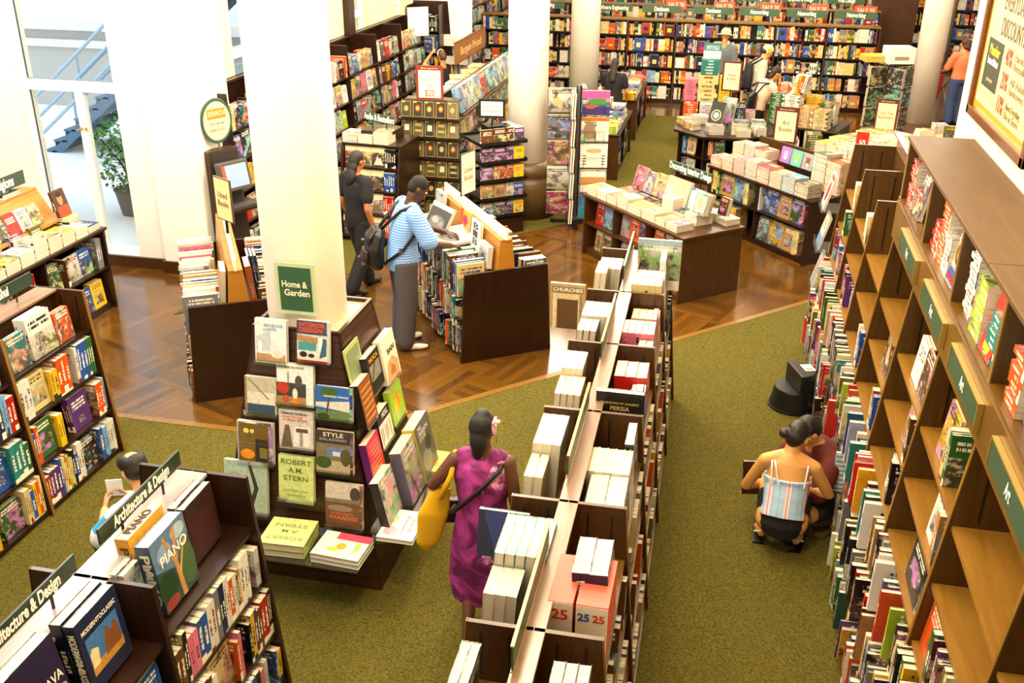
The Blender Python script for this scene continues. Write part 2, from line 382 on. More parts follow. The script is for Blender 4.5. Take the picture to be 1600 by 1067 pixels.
def uvsock(t): return t.n('ShaderNodeUVMap').outputs[0]
def book_inputs(t, joined):
    if joined: return [t.n('ShaderNodeAttribute', attribute_name=a).outputs[o] for a, o in (('tint', 0), ('ink', 0), ('rnd', 2))]
    oi = t.n('ShaderNodeObjectInfo'); return oi.outputs['Color'], t.n('ShaderNodeAttribute', attribute_type='OBJECT', attribute_name='ink').outputs[0], oi.outputs['Random']
def cover_mats(rough, joined=False):
    """front: art, title rows; spine: bands and title; pages"""
    out = []
    for style in ('photo', 'panel', 'plain', 'split'):
        t = NT('cover_'+style, rough)
        c1, c2, rnd = book_inputs(t, joined)
        uv = t.n('ShaderNodeSeparateXYZ', ins={'Vector': uvsock(t)}); u, v = uv.outputs[0], uv.outputs[1]
        sd = t.math('MULTIPLY', rnd, 97.)
        cv = t.n('ShaderNodeCombineXYZ', ins={'X': u, 'Y': v, 'Z': sd})
        n1 = t.n('ShaderNodeTexNoise', ins={'Vector': cv.outputs[0], 'Scale': 2.6, 'Detail': 4.0, 'Roughness': .62, 'Distortion': .5})
        cv2 = t.n('ShaderNodeCombineXYZ', ins={'X': t.math('ADD', u, 7.3), 'Y': t.math('MULTIPLY', v, 1.4), 'Z': t.math('ADD', sd, 3.7)})
        n2 = t.n('ShaderNodeTexNoise', ins={'Vector': cv2.outputs[0], 'Scale': 4.6, 'Detail': 5.0, 'Roughness': .68}); n3 = t.n('ShaderNodeTexNoise', ins={'Vector': cv2.outputs[0], 'Scale': 1.7, 'Detail': 2.0})
        acc = t.n('ShaderNodeCombineColor', mode='HSV', ins={0: t.math('FRACT', t.math('MULTIPLY', rnd, 13.7)), 1: .62, 2: .42}).outputs[0]
        st = lambda x, a0, b0: t.n('ShaderNodeMapRange', ins={'Value': x, 'From Min': a0, 'From Max': b0}).outputs[0]
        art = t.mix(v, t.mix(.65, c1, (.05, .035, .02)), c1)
        art = t.mix(st(n3.outputs[0], .52, .58), art, acc)
        art = t.mix(t.math('MULTIPLY', st(n1.outputs[0], .5, .6), .85), art, (.035, .028, .022))
        art = t.mix(t.math('MULTIPLY', st(n2.outputs[0], .55, .63), .8), art, (.62, .5, .36))
        def rows(v0, v1, nrow, u0, u1, th=.45, sc=30.):
            vv = t.math('MULTIPLY', t.math('DIVIDE', t.math('SUBTRACT', v, v0), v1-v0), float(nrow)); fr = t.math('FRACT', vv)
            q = t.n('ShaderNodeCombineXYZ', ins={'X': t.math('MULTIPLY', u, sc), 'Y': t.math('FLOOR', vv), 'Z': sd})
            nn = t.n('ShaderNodeTexNoise', ins={'Vector': q.outputs[0], 'Scale': 1.0, 'Detail': 0.0})
            a = t.math('GREATER_THAN', nn.outputs[0], th)
            for c, w, op in ((fr, .25, 'GREATER_THAN'), (fr, .85, 'LESS_THAN'), (v, v0, 'GREATER_THAN'), (v, v1, 'LESS_THAN'), (u, u0, 'GREATER_THAN'), (u, u1, 'LESS_THAN')):
                a = t.math('MULTIPLY', a, t.math(op, c, w))
            return a
        def inbox(u0, u1, v0, v1):
            a = t.math('GREATER_THAN', u, u0)
            for c, w, op in ((u, u1, 'LESS_THAN'), (v, v0, 'GREATER_THAN'), (v, v1, 'LESS_THAN')): a = t.math('MULTIPLY', a, t.math(op, c, w))
            return a
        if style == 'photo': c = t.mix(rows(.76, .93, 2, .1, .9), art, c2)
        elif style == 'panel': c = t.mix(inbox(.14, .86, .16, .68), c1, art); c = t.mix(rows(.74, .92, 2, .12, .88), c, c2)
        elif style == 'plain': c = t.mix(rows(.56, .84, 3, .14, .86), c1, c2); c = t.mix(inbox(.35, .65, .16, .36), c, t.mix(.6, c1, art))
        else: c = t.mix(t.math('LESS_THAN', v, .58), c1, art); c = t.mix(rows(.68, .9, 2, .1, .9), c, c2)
        t.base(c); out.append(t.m)
    t = NT('cover_spine', rough)
    c1, c2, rnd = book_inputs(t, joined)
    uv = t.n('ShaderNodeSeparateXYZ', ins={'Vector': uvsock(t)}); u, v = uv.outputs[0], uv.outputs[1]
    q = t.n('ShaderNodeCombineXYZ', ins={'X': t.math('MULTIPLY', u, 2.), 'Y': t.math('MULTIPLY', v, 34.), 'Z': t.math('MULTIPLY', rnd, 97.)})
    nn = t.n('ShaderNodeTexNoise', ins={'Vector': q.outputs[0], 'Scale': 1.0, 'Detail': 0.0}); a = t.math('GREATER_THAN', nn.outputs[0], .45)
    for c, w, op in ((u, .28, 'GREATER_THAN'), (u, .72, 'LESS_THAN'), (v, .3, 'GREATER_THAN'), (v, t.math('ADD', .6, t.math('MULTIPLY', rnd, .3)), 'LESS_THAN')): a = t.math('MULTIPLY', a, t.math(op, c, w))
    c = t.mix(a, c1, c2)
    band = t.math('MULTIPLY', t.math('LESS_THAN', v, t.math('MULTIPLY', rnd, .22)), t.math('GREATER_THAN', t.math('FRACT', t.math('MULTIPLY', rnd, 7.)), .45))
    c = t.mix(band, c, c2)
    out.append(t.base(c))
    return out
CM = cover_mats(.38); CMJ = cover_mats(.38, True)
def m_pages():
    t = NT('pages', .85); uv = t.n('ShaderNodeSeparateXYZ', ins={'Vector': uvsock(t)})
    w = t.n('ShaderNodeTexNoise', noise_dimensions='1D', ins={'W': t.math('MULTIPLY', uv.outputs[0], 60.), 'Scale': 1.0, 'Detail': 2.0})
    r = t.n('ShaderNodeMapRange', ins={'Value': w.outputs[0], 'From Min': .35, 'From Max': .6}); return t.base(t.mix(r.outputs[0], rgb('#b3a88f'), rgb('#dfd7c6')))
M_PAGES = m_pages()
STY = {'photo': 0, 'panel': 1, 'plain': 2, 'split': 3}
_bm = {}
def _boxuv(vs, fs, uvs, ms, a, b, faces):
    x0, y0, z0 = a; x1, y1, z1 = b; o = len(vs)
    vs += [(x0, y0, z0), (x1, y0, z0), (x1, y1, z0), (x0, y1, z0), (x0, y0, z1), (x1, y0, z1), (x1, y1, z1), (x0, y1, z1)]
    Q = {'-z': (0, 3, 2, 1), '+z': (4, 5, 6, 7), '-y': (0, 1, 5, 4), '+x': (1, 2, 6, 5), '+y': (2, 3, 7, 6), '-x': (3, 0, 4, 7)}
    U = {'-z': ((0, 0), (0, 1), (1, 1), (1, 0)), '+z': ((0, 0), (1, 0), (1, 1), (0, 1)), '-y': ((0, 0), (1, 0), (1, 1), (0, 1)), '+x': ((0, 0), (1, 0), (1, 1), (0, 1)), '+y': ((1, 0), (0, 0), (0, 1), (1, 1)), '-x': ((1, 0), (0, 0), (0, 1), (1, 1))}
    for k, q in Q.items():
        fs.append(tuple(i+o for i in q)); ms.append(faces.get(k, faces['*'])); uvs += U[k]
def book_mesh(w, h, t, style, hard, part):
    w, h, t = round(w, 3), round(h, 3), round(t, 3)
    k = (w, h, t, style, hard, part)
    if k in _bm: return _bm[k]
    vs, fs, uvs, ms = [], [], [], []
    c, ov = (.0028, .003) if hard else (.001, .0002)
    c = min(c, t*.2)
    if part in ('all', 'cover'):
        _boxuv(vs, fs, uvs, ms, (0, 0, 0), (t, c, h), {'*': 1})
        _boxuv(vs, fs, uvs, ms, (0, c, 0), (c, w, h), {'*': 1, '-x': 0})
        _boxuv(vs, fs, uvs, ms, (t-c, c, 0), (t, w, h), {'*': 1, '+x': 0})
    if part in ('all', 'pages'):
        _boxuv(vs, fs, uvs, ms, (c, c, ov), (t-c, w-ov, h-ov), {'*': 2})
    me = D.meshes.new('book'); me.from_pydata(vs, [], fs)
    l = me.uv_layers.new(name='UVMap'); l.data.foreach_set('uv', [x for q in uvs for x in q])
    for m in (CM[STY[style]], CM[4], M_PAGES): me.materials.append(m)
    me.polygons.foreach_set('material_index', ms)
    _bm[k] = me; return me
NB = {}
def basis(x, y, z, p):
    m = Matrix((V(x), V(y), V(z))).transposed().to_4x4(); m.translation = V(p); return m
Z = V((0, 0, 1))
def book(kind, label, group, M, w, h, t, col='white', ink=None, style='photo', hard=True, split=False, cat='book', parent=None):
    """M maps the book's own axes (x: back cover to front cover, y: spine to fore edge, z: tail to head) to the world"""
    me = book_mesh(w, h, t, style, hard, 'cover' if split else 'all')
    o = D.objects.new(kind, me); COL.objects.link(o); o.matrix_world = M
    c = tuple(x**1.22 for x in rgb(PAL.get(col, col))); j = random.Random(len(LABELS)).uniform(.86, 1.12)
    o.color = (*[min(1, x*j) for x in c], 1)
    if ink is None: ink = '#f2ead2' if sum(c) < .9 else random.Random(len(LABELS)).choice(['#20242c', '#7a1c18', '#1c3a66', '#3a3428'])
    o['ink'] = list(rgb(PAL.get(ink, ink)))
    tag(o, label, cat, group)
    if split:
        p = D.objects.new('page_block', book_mesh(w, h, t, style, hard, 'pages')); COL.objects.link(p); p.parent = o
    NB[kind] = NB.get(kind, 0)+1
    return o
def spine_out(p, out, w, h, t, lean=0):
    """book with its spine on the front line; p = its lower corner at the viewer's left"""
    out = V(out); right = (-out).cross(Z)
    z = (Z+right*lean).normalized(); x = (right-z*right.dot(z)).normalized()
    return basis(x, -out, z, p)
def face_out(p, out, w, h, t, tilt=.12):
    """front cover towards out; p = lower left corner of the cover's foot line"""
    out = V(out); right = (-out).cross(Z); z = (Z*cos(tilt)-out*sin(tilt)); x = (out*cos(tilt)+Z*sin(tilt))
    return basis(x, right, z, V(p)-x*t)
def flat(p, out, ang=0, w=0, h=0):
    """lying, cover up, p = near left lower corner, reader stands at out side"""
    out = V(out); right = (-out).cross(Z); R = Matrix.Rotation(ang, 3, 'Z')
    r, a = R @ right, R @ (-out)
    return basis(Z, r, a, p)
_P = {}
def matp(h):
    if h in _P: return _P[h]
    t = NT('print_ink', .35); tc = t.n('ShaderNodeTexCoord'); nz = t.n('ShaderNodeTexNoise', ins={'Vector': tc.outputs['Object'], 'Scale': 38.0, 'Detail': 4.0, 'Roughness': .7}); c = rgb(h)
    r = t.n('ShaderNodeMapRange', ins={'Value': nz.outputs[0], 'From Min': .32, 'From Max': .68})
    _P[h] = t.base(t.mix(r.outputs[0], [x*.78 for x in c], [min(1, x*1.13+.004) for x in c])); return _P[h]
def flat_spine(p, out, ang, w, h):
    """book lying flat with its spine towards out; p = near left lower corner"""
    out = V(out); right = (-out).cross(Z); R = Matrix.Rotation(ang, 3, 'Z'); y = R @ (-out)
    return basis(Z, y, Z.cross(y), V(p)+right*h)
def art(o, w, h, t, items, side='front'):
    """printed marks as thin inlays on the front cover (u to the right, v up, both 0..1); items: rect / disc / text"""
    rects = {}
    lv = 0
    for it in items:
        if it[0] == 't': continue
        lv += 1; x = t+.0003+lv*.00012
        mb, idx = rects.setdefault('mb', (MB(), [])); colr = it[-1]
        if colr not in idx: idx.append(colr)
        mi = idx.index(colr)
        if it[0] == 'r':
            _, u0, v0, u1, v1, _c = it; mb.add([(x, u0*w, v0*h), (x, u1*w, v0*h), (x, u1*w, v1*h), (x, u0*w, v1*h)], [(0, 1, 2, 3)], mi)
        elif it[0] == 'p':
            pts = it[1]; mb.add([(x, a*w, b*h) for a, b in pts], [tuple(range(len(pts)))], mi)
        elif it[0] == 'c':
            _, cu, cv, ru, rv, _c = it; mb.add([(x, (cu+ru*cos(a*pi/10))*w, (cv+rv*sin(a*pi/10))*h) for a in range(20)], [tuple(range(20))], mi)
    if rects:
        mb, idx = rects['mb']; mb.build('cover_print', [matp(c) for c in idx], o)
    for it in items:
        if it[0] == 't':
            _, s, cu, cv, wid, hh, colr = it
            lettering(s, hh*h*1.38, mat(colr, .4), o, (0, 1, 0), (0, 0, 1), (t+.002, cu*w, cv*h), fit=wid*w, bold=.012, name='cover_title')
def spine_title(o, w, h, t, s, colr, v0=.12, v1=.88, sc=.62):
    lettering(s, t*sc*1.38, mat(colr, .4), o, (0, 0, -1), (1, 0, 0), (t/2, -.0012, h*(v0+v1)/2), fit=h*(v1-v0), bold=.02, name='spine_title')

def cname(c): return c
SIZEW = lambda h: 'tall' if h > .31 else ('short' if h < .225 else 'mid-height')
THW = lambda t: 'slim' if t < .017 else ('thick' if t > .034 else 'medium')
class Row:
    """fills one shelf run with individual books, each labelled by look and by its place on that shelf"""
    def __init__(s, p, out, L, depth, hmax, where, end, group, kind, seed, wts=W_ART, split=False, noun='book', big=False):
        s.p = V(p); s.out = V(out); s.right = (-s.out).cross(Z); s.L = L; s.depth = depth; s.hmax = hmax; s.where = where; s.end = end; s.group = group; s.kind = kind; s.r = random.Random(seed); s.w = wts; s.x = 0; s.n = 0; s.split = split; s.noun = noun; s.big = big
    def lab(s, col, extra):
        s.n += 1
        return f"{extra} {col} {s.noun}, {od(s.n)} from {s.end}, {s.where}"
    def spine(s, copies=1, t=None, h=None, w=None, col=None, hard=None, inset=0, lean=0):
        r = s.r; t = t or r.choice([.018, .024, .03, .038, .046] if s.big else [.012, .016, .02, .026, .03, .036]); h = min(h or r.choice([.24, .26, .275, .29, .3] if s.big else [.22, .25, .28, .3, .32]), s.hmax); w = min(w or h*r.uniform(.7, .95 if s.big else .85), s.depth+.03); col = col or pick(r, s.w); st = r.choice(['photo', 'panel', 'plain', 'split']); hard = (r.random() < .6) if hard is None else hard
        for k in range(copies):
            if s.x+t > s.L: return False
            pos = s.p+s.right*s.x-s.out*(inset+.004)
            book(s.kind, s.lab(col, THW(t)), s.group, spine_out(pos, s.out, w, h, t, lean), w, h, t, col, None, st, hard, s.split)
            s.x += t+.0012+abs(lean)*.02
        return True
    def face(s, copies=3, t=None, h=None, w=None, col=None, style=None, tilt=.1, inset=.0):
        r = s.r; t = t or r.choice([.014, .02, .026]); h = min(h or r.uniform(.24, .3), s.hmax); w = w or h*r.uniform(.72, .86); col = col or pick(r, s.w); style = style or r.choice(['photo', 'photo', 'panel', 'split', 'plain'])
        if s.x+w > s.L: return False
        names = ['front copy', 'second copy', 'third copy', 'fourth copy', 'fifth copy', 'sixth copy', 'seventh copy']
        s.n += 1
        for k in range(copies):
            pos = s.p+s.right*s.x-s.out*(inset+.03+k*(t+.001)/cos(tilt))+Z*(.002+t*sin(tilt))
            book(s.kind, f"{col} {s.noun} facing out, {names[k]}, {od(s.n)} from {s.end}, {s.where}", s.group, face_out(pos, s.out, w, h, t, tilt), w, h, t, col, None, style, True, s.split)
        s.x += w+.008; return True
    def pile(s, n=6, t=None, h=None, w=None, col=None, ang=0, hard=False, spine=False):
        """copies lying flat, cover up"""
        r = s.r; t = t or r.uniform(.018, .03); h = h or r.uniform(.2, .24); w = w or h*.68; col = col or pick(r, s.w); st = r.choice(['photo', 'panel', 'split', 'plain'])
        if s.x+w > s.L: return False
        s.n += 1
        for k in range(n):
            a = ang+r.uniform(-.03, .03); pos = s.p+s.right*(s.x)+Z*(k*(t+.0008)+.002)-s.out*.01
            nm = 'bottom copy' if k == 0 else ('top copy' if k == n-1 else f'{od(k+1)} up')
            book(('stacked_hardcover' if hard else 'stacked_paperback') if s.kind == 'stacked_book' else s.kind, f"{col} flat {s.noun}, {nm}, {od(s.n)} pile from {s.end}, {s.where}", s.group, flat_spine(pos, s.out, a, h, w) if spine else flat(pos, s.out, a), *((h, w) if spine else (w, h)), t, col, None, st, hard)
        s.x += w+.012; return True
    def gap(s, d): s.x += d; return True
    def stuffed(s, heroes=(), jut=.09):
        """packed run of large books that jut out past the shelf, each group stepping down in size"""
        r = s.r; hs = sorted(heroes, key=lambda q: q[0]); guard = 0
        while s.x < s.L-.03 and guard < 90:
            guard += 1
            if hs and s.x >= hs[0][0]*s.L:
                _, col, items, label = hs.pop(0); h, w, t = s.hmax, s.depth+.04, .032
                if s.x+t > s.L: break
                o = book('display_book', label, None, spine_out(s.p+s.right*s.x+s.out*.07, s.out, w, h, t, 0), w, h, t, col, None, 'plain', True, True); art(o, w, h, t, items); s.x += t+.002
                for k in range(2): s.spine(1, r.choice([.02, .03]), s.hmax*r.uniform(.5, .6), s.depth*r.uniform(.6, .75), inset=r.uniform(0, .06))
                s.gap(.05); continue
            n = r.choice([1, 2, 2, 3, 4]); h = s.hmax*r.uniform(.9, 1.0); w = s.depth*r.uniform(.92, 1.12); ins = -r.uniform(.2*jut, jut)
            for k in range(n):
                if not s.spine(1, r.choice([.016, .022, .028, .036, .045]), h, min(w, s.depth+.03), inset=ins, lean=0): s.x += .04; break
                h *= r.uniform(.86, .98); w *= r.uniform(.84, .97); ins += r.uniform(-.01, .03)
            if r.random() < .5: s.gap(r.uniform(.03, .1))
        return s
    def auto(s, dens=.9, pf=.12, copies=(1, 1, 1, 2, 3)):
        r = s.r; guard = 0
        while s.x < s.L-.03 and guard < 200:
            guard += 1; q = r.random()
            if q > dens: s.gap(r.uniform(.03, .12)); continue
            if q < pf: ok = s.face(r.choice([1, 2, 3]))
            else: ok = s.spine(r.choice(copies))
            if not ok: s.x += .05
        return s
# ------------------------------------------------------------------ bookcases
def lerp(a, b, t): return a+(b-a)*t
class Bookcase:
    """sloping-fronted bookcase along local y; sides 'R' (+x) and/or 'L' (-x)"""
    def __init__(s, name, label, xc, yc, rz, ydiv, h, ht, hb, levels, sides, ms, cap, group=None, back=.02):
        s.T = thing(name, label, 'bookcase', (xc, yc, 0), rz, group); s.h, s.ht, s.hb, s.ydiv, s.levels, s.back = h, ht, hb, ydiv, levels, back
        up, bd, ed, cm = ms; y0, y1 = ydiv[0], ydiv[-1]; s.R = Matrix.Rotation(rz, 4, 'Z'); s.O = V((xc, yc, 0))
        sg = {'R': 1, 'L': -1}
        b = MB()
        x0 = -s.half(0)+.03 if 'L' in sides else -.03; x1 = s.half(0)-.03 if 'R' in sides else .03
        b.box((x0, y0, 0), (x1, y1, levels[0]-.022)).build('plinth', bd, s.T)
        MB().box((-back, y0, .02), (back, y1, h-.02)).build('back_panel', up, s.T)
        if cap: MB().box((-cap, y0-.005, h-.02), (cap, y1+.005, h)).build('cap_board', cm, s.T, bevel=.003)
        for y in ydiv:
            f = lambda z: s.half(z)+.012
            ti = .5*.0
            for sd in sides:
                k = sg[sd]
                MB().prism([(0, y-.0125, 0), (k*f(0), y-.0125, 0), (k*f(h), y-.0125, h), (0, y-.0125, h)], (0, .025, 0)).build('divider_panel', up, s.T, bevel=.002)
                MB().prism([(k*(f(0)+.001), y-.013, 0), (k*(f(0)+.006), y-.013, 0), (k*(f(h)+.006), y-.013, h+.001), (k*(f(h)+.001), y-.013, h+.001)], (0, .026, 0)).build('edge_strip', ed, s.T)
        for y in ydiv:
            for sd in sides:
                k = sg[sd]; m = MB()
                for fr in (.35, .8):
                    for dy in (-.0135, .0125): m.box((min(k*s.half(h)*fr, k*s.half(h)*fr+k*.012), y+dy, levels[-1]+.03), (max(k*s.half(h)*fr, k*s.half(h)*fr+k*.012), y+dy+.001, h-.05))
                m.build('shelf_track', M_BLACK, s.T)
        for sd in sides:
            k = sg[sd]
            for z in levels:
                for a, c in zip(ydiv, ydiv[1:]):
                    m = MB(); xa, xb = sorted((k*back, k*s.half(z)))
                    m.box((xa, a+.0127, z-.022), (xb, c-.0127, z)); m.build('shelf', bd, s.T)
    def half(s, z): return lerp(s.hb, s.ht, z/s.h)
    def out(s, sd): return (s.R @ V((1 if sd == 'R' else -1, 0, 0))).to_3d()
    def run(s, sd, bay, lev, where, end, group, kind, seed, **k):
        """row on one shelf; bay counted from high y"""
        yd = s.ydiv[::-1]; hi, lo = yd[bay], yd[bay+1]; z = s.levels[lev]; sg = 1 if sd == 'R' else -1
        top = s.levels[lev+1]-.03 if lev+1 < len(s.levels) else s.h+.12
        y = (lo+.016) if sd == 'R' else (hi-.016)
        p = s.O+(s.R @ V((sg*(s.half(z)-.004), y, z)))
        k.setdefault('wts', W_ART)
        return Row(p, s.out(sd), hi-lo-.032, s.half(z)-s.back-.02, top-z, where, end, group, kind, seed, **k)
LV = [.06, .40, .75, 1.09]
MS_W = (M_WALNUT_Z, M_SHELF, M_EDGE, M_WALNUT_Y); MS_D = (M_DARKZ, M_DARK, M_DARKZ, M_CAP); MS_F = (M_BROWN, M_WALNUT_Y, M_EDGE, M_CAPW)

def sign_board(label, group, txt, loc, rz, L, hgt, z, post, colr=M_SIGNB, sx=.62, tcol=M_WHITE, face=1, size=1.02, name='category_sign', lean=0):
    """sign on two little posts, lettering on local -y (face=1)"""
    t = thing(name, label, 'sign', (*loc, z), rz, group)
    bo = MB().box((-L/2, -.006, post), (L/2, .006, post+hgt)).build('board', colr, t, bevel=.0015)
    for x in (-L*.25, L*.25): MB().box((x-.006, -.004, 0), (x+.006, .004, post+.01)).build('post', M_BLACK, t)
    if txt: lettering(txt, hgt*size, tcol, bo, (1, 0, 0), (0, 0, 1), (0, -.0075, post+hgt*.5), sx=sx, bold=.03)
    if txt and face == 2: lettering(txt, hgt*size, tcol, t, (-1, 0, 0), (0, 0, 1), (0, .0075, post+hgt*.5), sx=sx, bold=.016)
    return t

# --- tall art bookcase along the pier (one-sided, faces -x)
yd = [2.18+.92*i for i in range(9)]; LT = [.06, .35, .67, 1.0, 1.34, 1.66]
XB = 1.55
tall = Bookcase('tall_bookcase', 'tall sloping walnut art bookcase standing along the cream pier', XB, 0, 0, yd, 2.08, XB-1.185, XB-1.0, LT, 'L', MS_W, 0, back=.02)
MB().box((-.02, yd[7]-.92, 2.06), (.0, yd[8], 2.19)).box((-.055, yd[6]-.06, 2.19), (.0, yd[8], 2.205)).build('cap_board', M_CAPW, tall.T)
ovy = [yd[0]-.2]+[6.82-.92*i for i in range(5, -1, -1)]
ov = thing('overstock_cabinet', 'open walnut overstock cabinet sitting on top of the tall art bookcase', 'cabinet', (0, 0, 2.08))
MB().box((1.165, ovy[0], 0), (1.195, 6.86, .25)).box((1.195, ovy[0], .0), (1.57, 6.86, .02)).build('sign_rail', M_WALNUT_Y, ov)
MB().box((1.17, ovy[0], .25), (1.572, 6.86, .275)).build('shelf', M_WALNUT_Y, ov)
MB().box((1.165, ovy[0], .655), (1.572, 4.40, .68)).build('top_board', M_TOPB, ov, bevel=.003)
MB().box((1.165, 4.404, .655), (1.572, 6.875, .68)).build('top_board', M_TOPB, ov, bevel=.003)
MB().box((1.55, ovy[0], .275), (1.57, 6.86, .655)).build('back_panel', M_WALNUT_Z, ov)
for i, y in enumerate(ovy):
    MB().box((1.18, y-.0125 if i else y, .275), (1.55, y+.0125+(.015 if i == len(ovy)-1 else 0), .655)).build('divider_panel', M_WALNUT_Z, ov)
    MB().box((1.174, y-.013 if i else y, .275), (1.18, y+.0135+(.015 if i == len(ovy)-1 else 0), .655)).build('edge_strip', M_EDGE, ov)
for i in range(4):
    y = [6.10, 5.18, 4.32, 3.42][i]
    s_ = thing('art_sign', f'green Art shelf sign on the overstock rail, {od(i+1)} from the far end', 'sign', (1.155, y, 2.205), 0, 'green Art rail signs')
    bo = MB().box((-.012, -.31, -.055), (.009, .31, .062)).build('board', M_SIGN, s_)
    MB().box((-.016, -.31, .062), (.009, .31, .07)).box((-.016, -.318, -.062), (.009, -.31, .07)).box((-.016, .31, -.062), (.009, .318, .07)).build('frame', M_GOLD, s_)
    lettering('Art', .085, M_WHITE, bo, (0, -1, 0), (0, 0, 1), (-.0135, 0, .003), sx=.62, bold=.012)
s_ = thing('art_sign', 'small green Art sign standing on stems above the far end of the bookcase', 'sign', (1.42, 8.0, 2.205))
MB().box((-.006, -.17, .07), (.006, .17, .24)).build('board', M_SIGN, s_)
for y in (-.1, .1): MB().tube([(0, y, 0), (0, y, .1)], .005).build('post', M_GOLD, s_)
lettering('Art', .1, M_WHITE, s_, (0, -1, 0), (0, 0, 1), (-.0075, 0, .155), sx=.6, bold=.012)

E2 = 'far end'
TALL_HEROES = {(0, 0): [(.0, '#c8361a', [('r', 0, 0, 1, 1, '#d23c1c')], 'bright red box-like book at the far foot of the tall bookcase')], (3, 1): [(.45, '#8fc0dc', [('r', 0, 0, 1, 1, '#e9eef0')]+[('r', 0, .04+.12*i, 1, .1+.12*i, '#7fb6d6') for i in range(8)]+[('c', .5, .5, .12, .16, '#4a5a6a'), ('c', .5, .5, .1, .135, '#e9eef0')], 'white book with pale blue stripes jutting from the tall art bookcase')],
               (2, 1): [(.5, '#b8241c', [('r', 0, 0, 1, 1, '#bb2a1f'), ('c', .55, .14, .22, .16, '#2a1412')], 'plain red book with dark blot jutting from the tall art bookcase')],
               (3, 2): [(.4, '#1f4f7a', [('r', 0, 0, 1, 1, '#1d4a74'), ('c', .3, .8, .16, .1, '#2f8a7c'), ('c', .7, .6, .16, .14, '#2b62a8'), ('r', .05, .05, .9, .24, '#c2702a'), ('c', .55, .38, .2, .1, '#d9a23a')], 'teal and blue swirl art book jutting from the tall bookcase'),
                        (.62, '#8f94b8', [('r', 0, 0, 1, 1, '#9599bd'), ('c', .4, .3, .24, .14, '#5c6288'), ('t', 'GEORGIA', .55, .74, .5, .06, '#4c527a')], 'lavender grey art book jutting from the tall bookcase')],
               (4, 2): [(.25, '#d99412', [('r', 0, 0, 1, 1, '#e09a14'), ('r', .5, .1, .9, .9, '#7a6a5c')], 'orange-yellow art book with grey panel jutting from the tall bookcase'), (.6, '#e8e6e0', [('r', .3, .1, .8, .7, '#c8c6bf'), ('p', [(.3, .5), (.8, .2), (.82, .24), (.32, .56)], '#3a3630')], 'white line drawing art book jutting from the tall bookcase')],
               (5, 1): [(.3, '#2e1a12', [('r', 0, 0, 1, 1, '#2c1812'), ('p', [(0, 0), (.2, 0), (.26, .5), (.12, 1), (0, 1)], '#a8743a'), ('r', .5, .15, .56, .85, '#c8a23a')], 'dark brown and gold art book jutting from the tall bookcase')],
               (4, 0): [(.5, '#1d4a3c', [('r', 0, 0, 1, 1, '#1f4d42'), ('c', .5, .6, .3, .2, '#356a58'), ('t', 'EDVARD', .5, .26, .8, .1, '#d8d6cc'), ('t', 'MUNCH', .45, .12, .7, .1, '#d8d6cc')], 'dark green art book with pale capital letters near the carpet')],
               (4, 1): [(.1, '#7a7488', [('r', 0, 0, 1, 1, '#706c80')], 'large plain slate grey art book jutting from the tall bookcase'), (.55, '#161518', [('r', 0, 0, 1, 1, '#17161a'), ('r', .0, .0, 1, .4, '#d9d2c8')], 'black and bone white art book jutting from the tall bookcase')],
               (1, 1): [(.6, '#e8e2d8', [('r', 0, 0, 1, 1, '#e9e4dc'), ('c', .3, .85, .2, .08, '#c4472a'), ('c', .25, .25, .18, .12, '#c4472a')], 'white plate cover book with rust edges jutting beside the step stool')],
               (5, 2): [(.2, '#e4dfd6', [], 'white art book beside the orange spines in the tall bookcase'), (.5, '#c03a1c', [('r', 0, 0, 1, 1, '#c43e1e')], 'rust red art book jutting from the tall bookcase near end')]}
for bay in range(8):
    bn = f'{od(bay+1)} art bay'
    for lev in range(6):
        wh = f'{od(lev+1)} shelf up, {bn}'; g = f'art books, {wh}'
        r = tall.run('L', bay, lev, wh, E2, g, ['art_book', 'hardcover_book', 'paperback_book'][lev % 3] if lev < 3 else 'art_book', 1000+bay*10+lev, split=(bay >= 3), big=(bay >= 3))
        if lev <= 2:
            if bay == 7 and lev == 0: continue
            r.hmax += .018; r.stuffed(TALL_HEROES.get((bay, lev), ()), .0 if bay in (2, 3) and lev < 2 else .09)
        elif lev == 3:
            if bay in (0, 1): r.gap(.1); r.auto(.7, .2)
            elif bay in (2,): r.gap(.55); r.spine(2); r.spine(3)
            elif bay == 3: r.gap(.6); r.spine(1, .03, .26, .2); r.spine(1, .024, .26, .2); r.spine(2)
            elif bay == 4: r.gap(.45); r.face(2, .02, .22, .17, 'white', 'plain'); r.spine(1)
            elif bay == 5: r.gap(.4); r.face(1, .03, .25, .3, 'black', 'panel'); r.face(1, .02, .23, .17, 'black', 'photo')
            elif bay == 6: r.auto(.9, .2)
        elif lev == 4:
            if bay == 0: r.gap(.35); r.spine(3)
            elif bay == 3: r.gap(.42); r.face(2, .02, .3, .22, 'maroon', 'photo')
            elif bay == 4: r.gap(.5); r.face(2, .02, .29, .21, 'tan', 'photo'); r.spine(2)
            elif bay == 5: r.gap(.5); r.face(1, .02, .3, .22, 'white', 'panel'); r.spine(2, .03, .28)
        elif lev == 5:
            if bay in (0, 1): r.gap(.55); r.spine(3, .03, .22, .2, 'white'); r.spine(1, .03, .22, .2, 'cream')
            elif bay == 4: r.gap(.3); r.face(2, .02, .26, .2, 'white', 'plain'); r.face(1, .02, .27, .2, 'brown', 'photo')
            elif bay == 5: r.gap(.25); r.face(2, .02, .3, .24, 'yellow', 'photo'); r.spine(1, .05, .28, .26, 'cream'); r.spine(2, .02, .28)
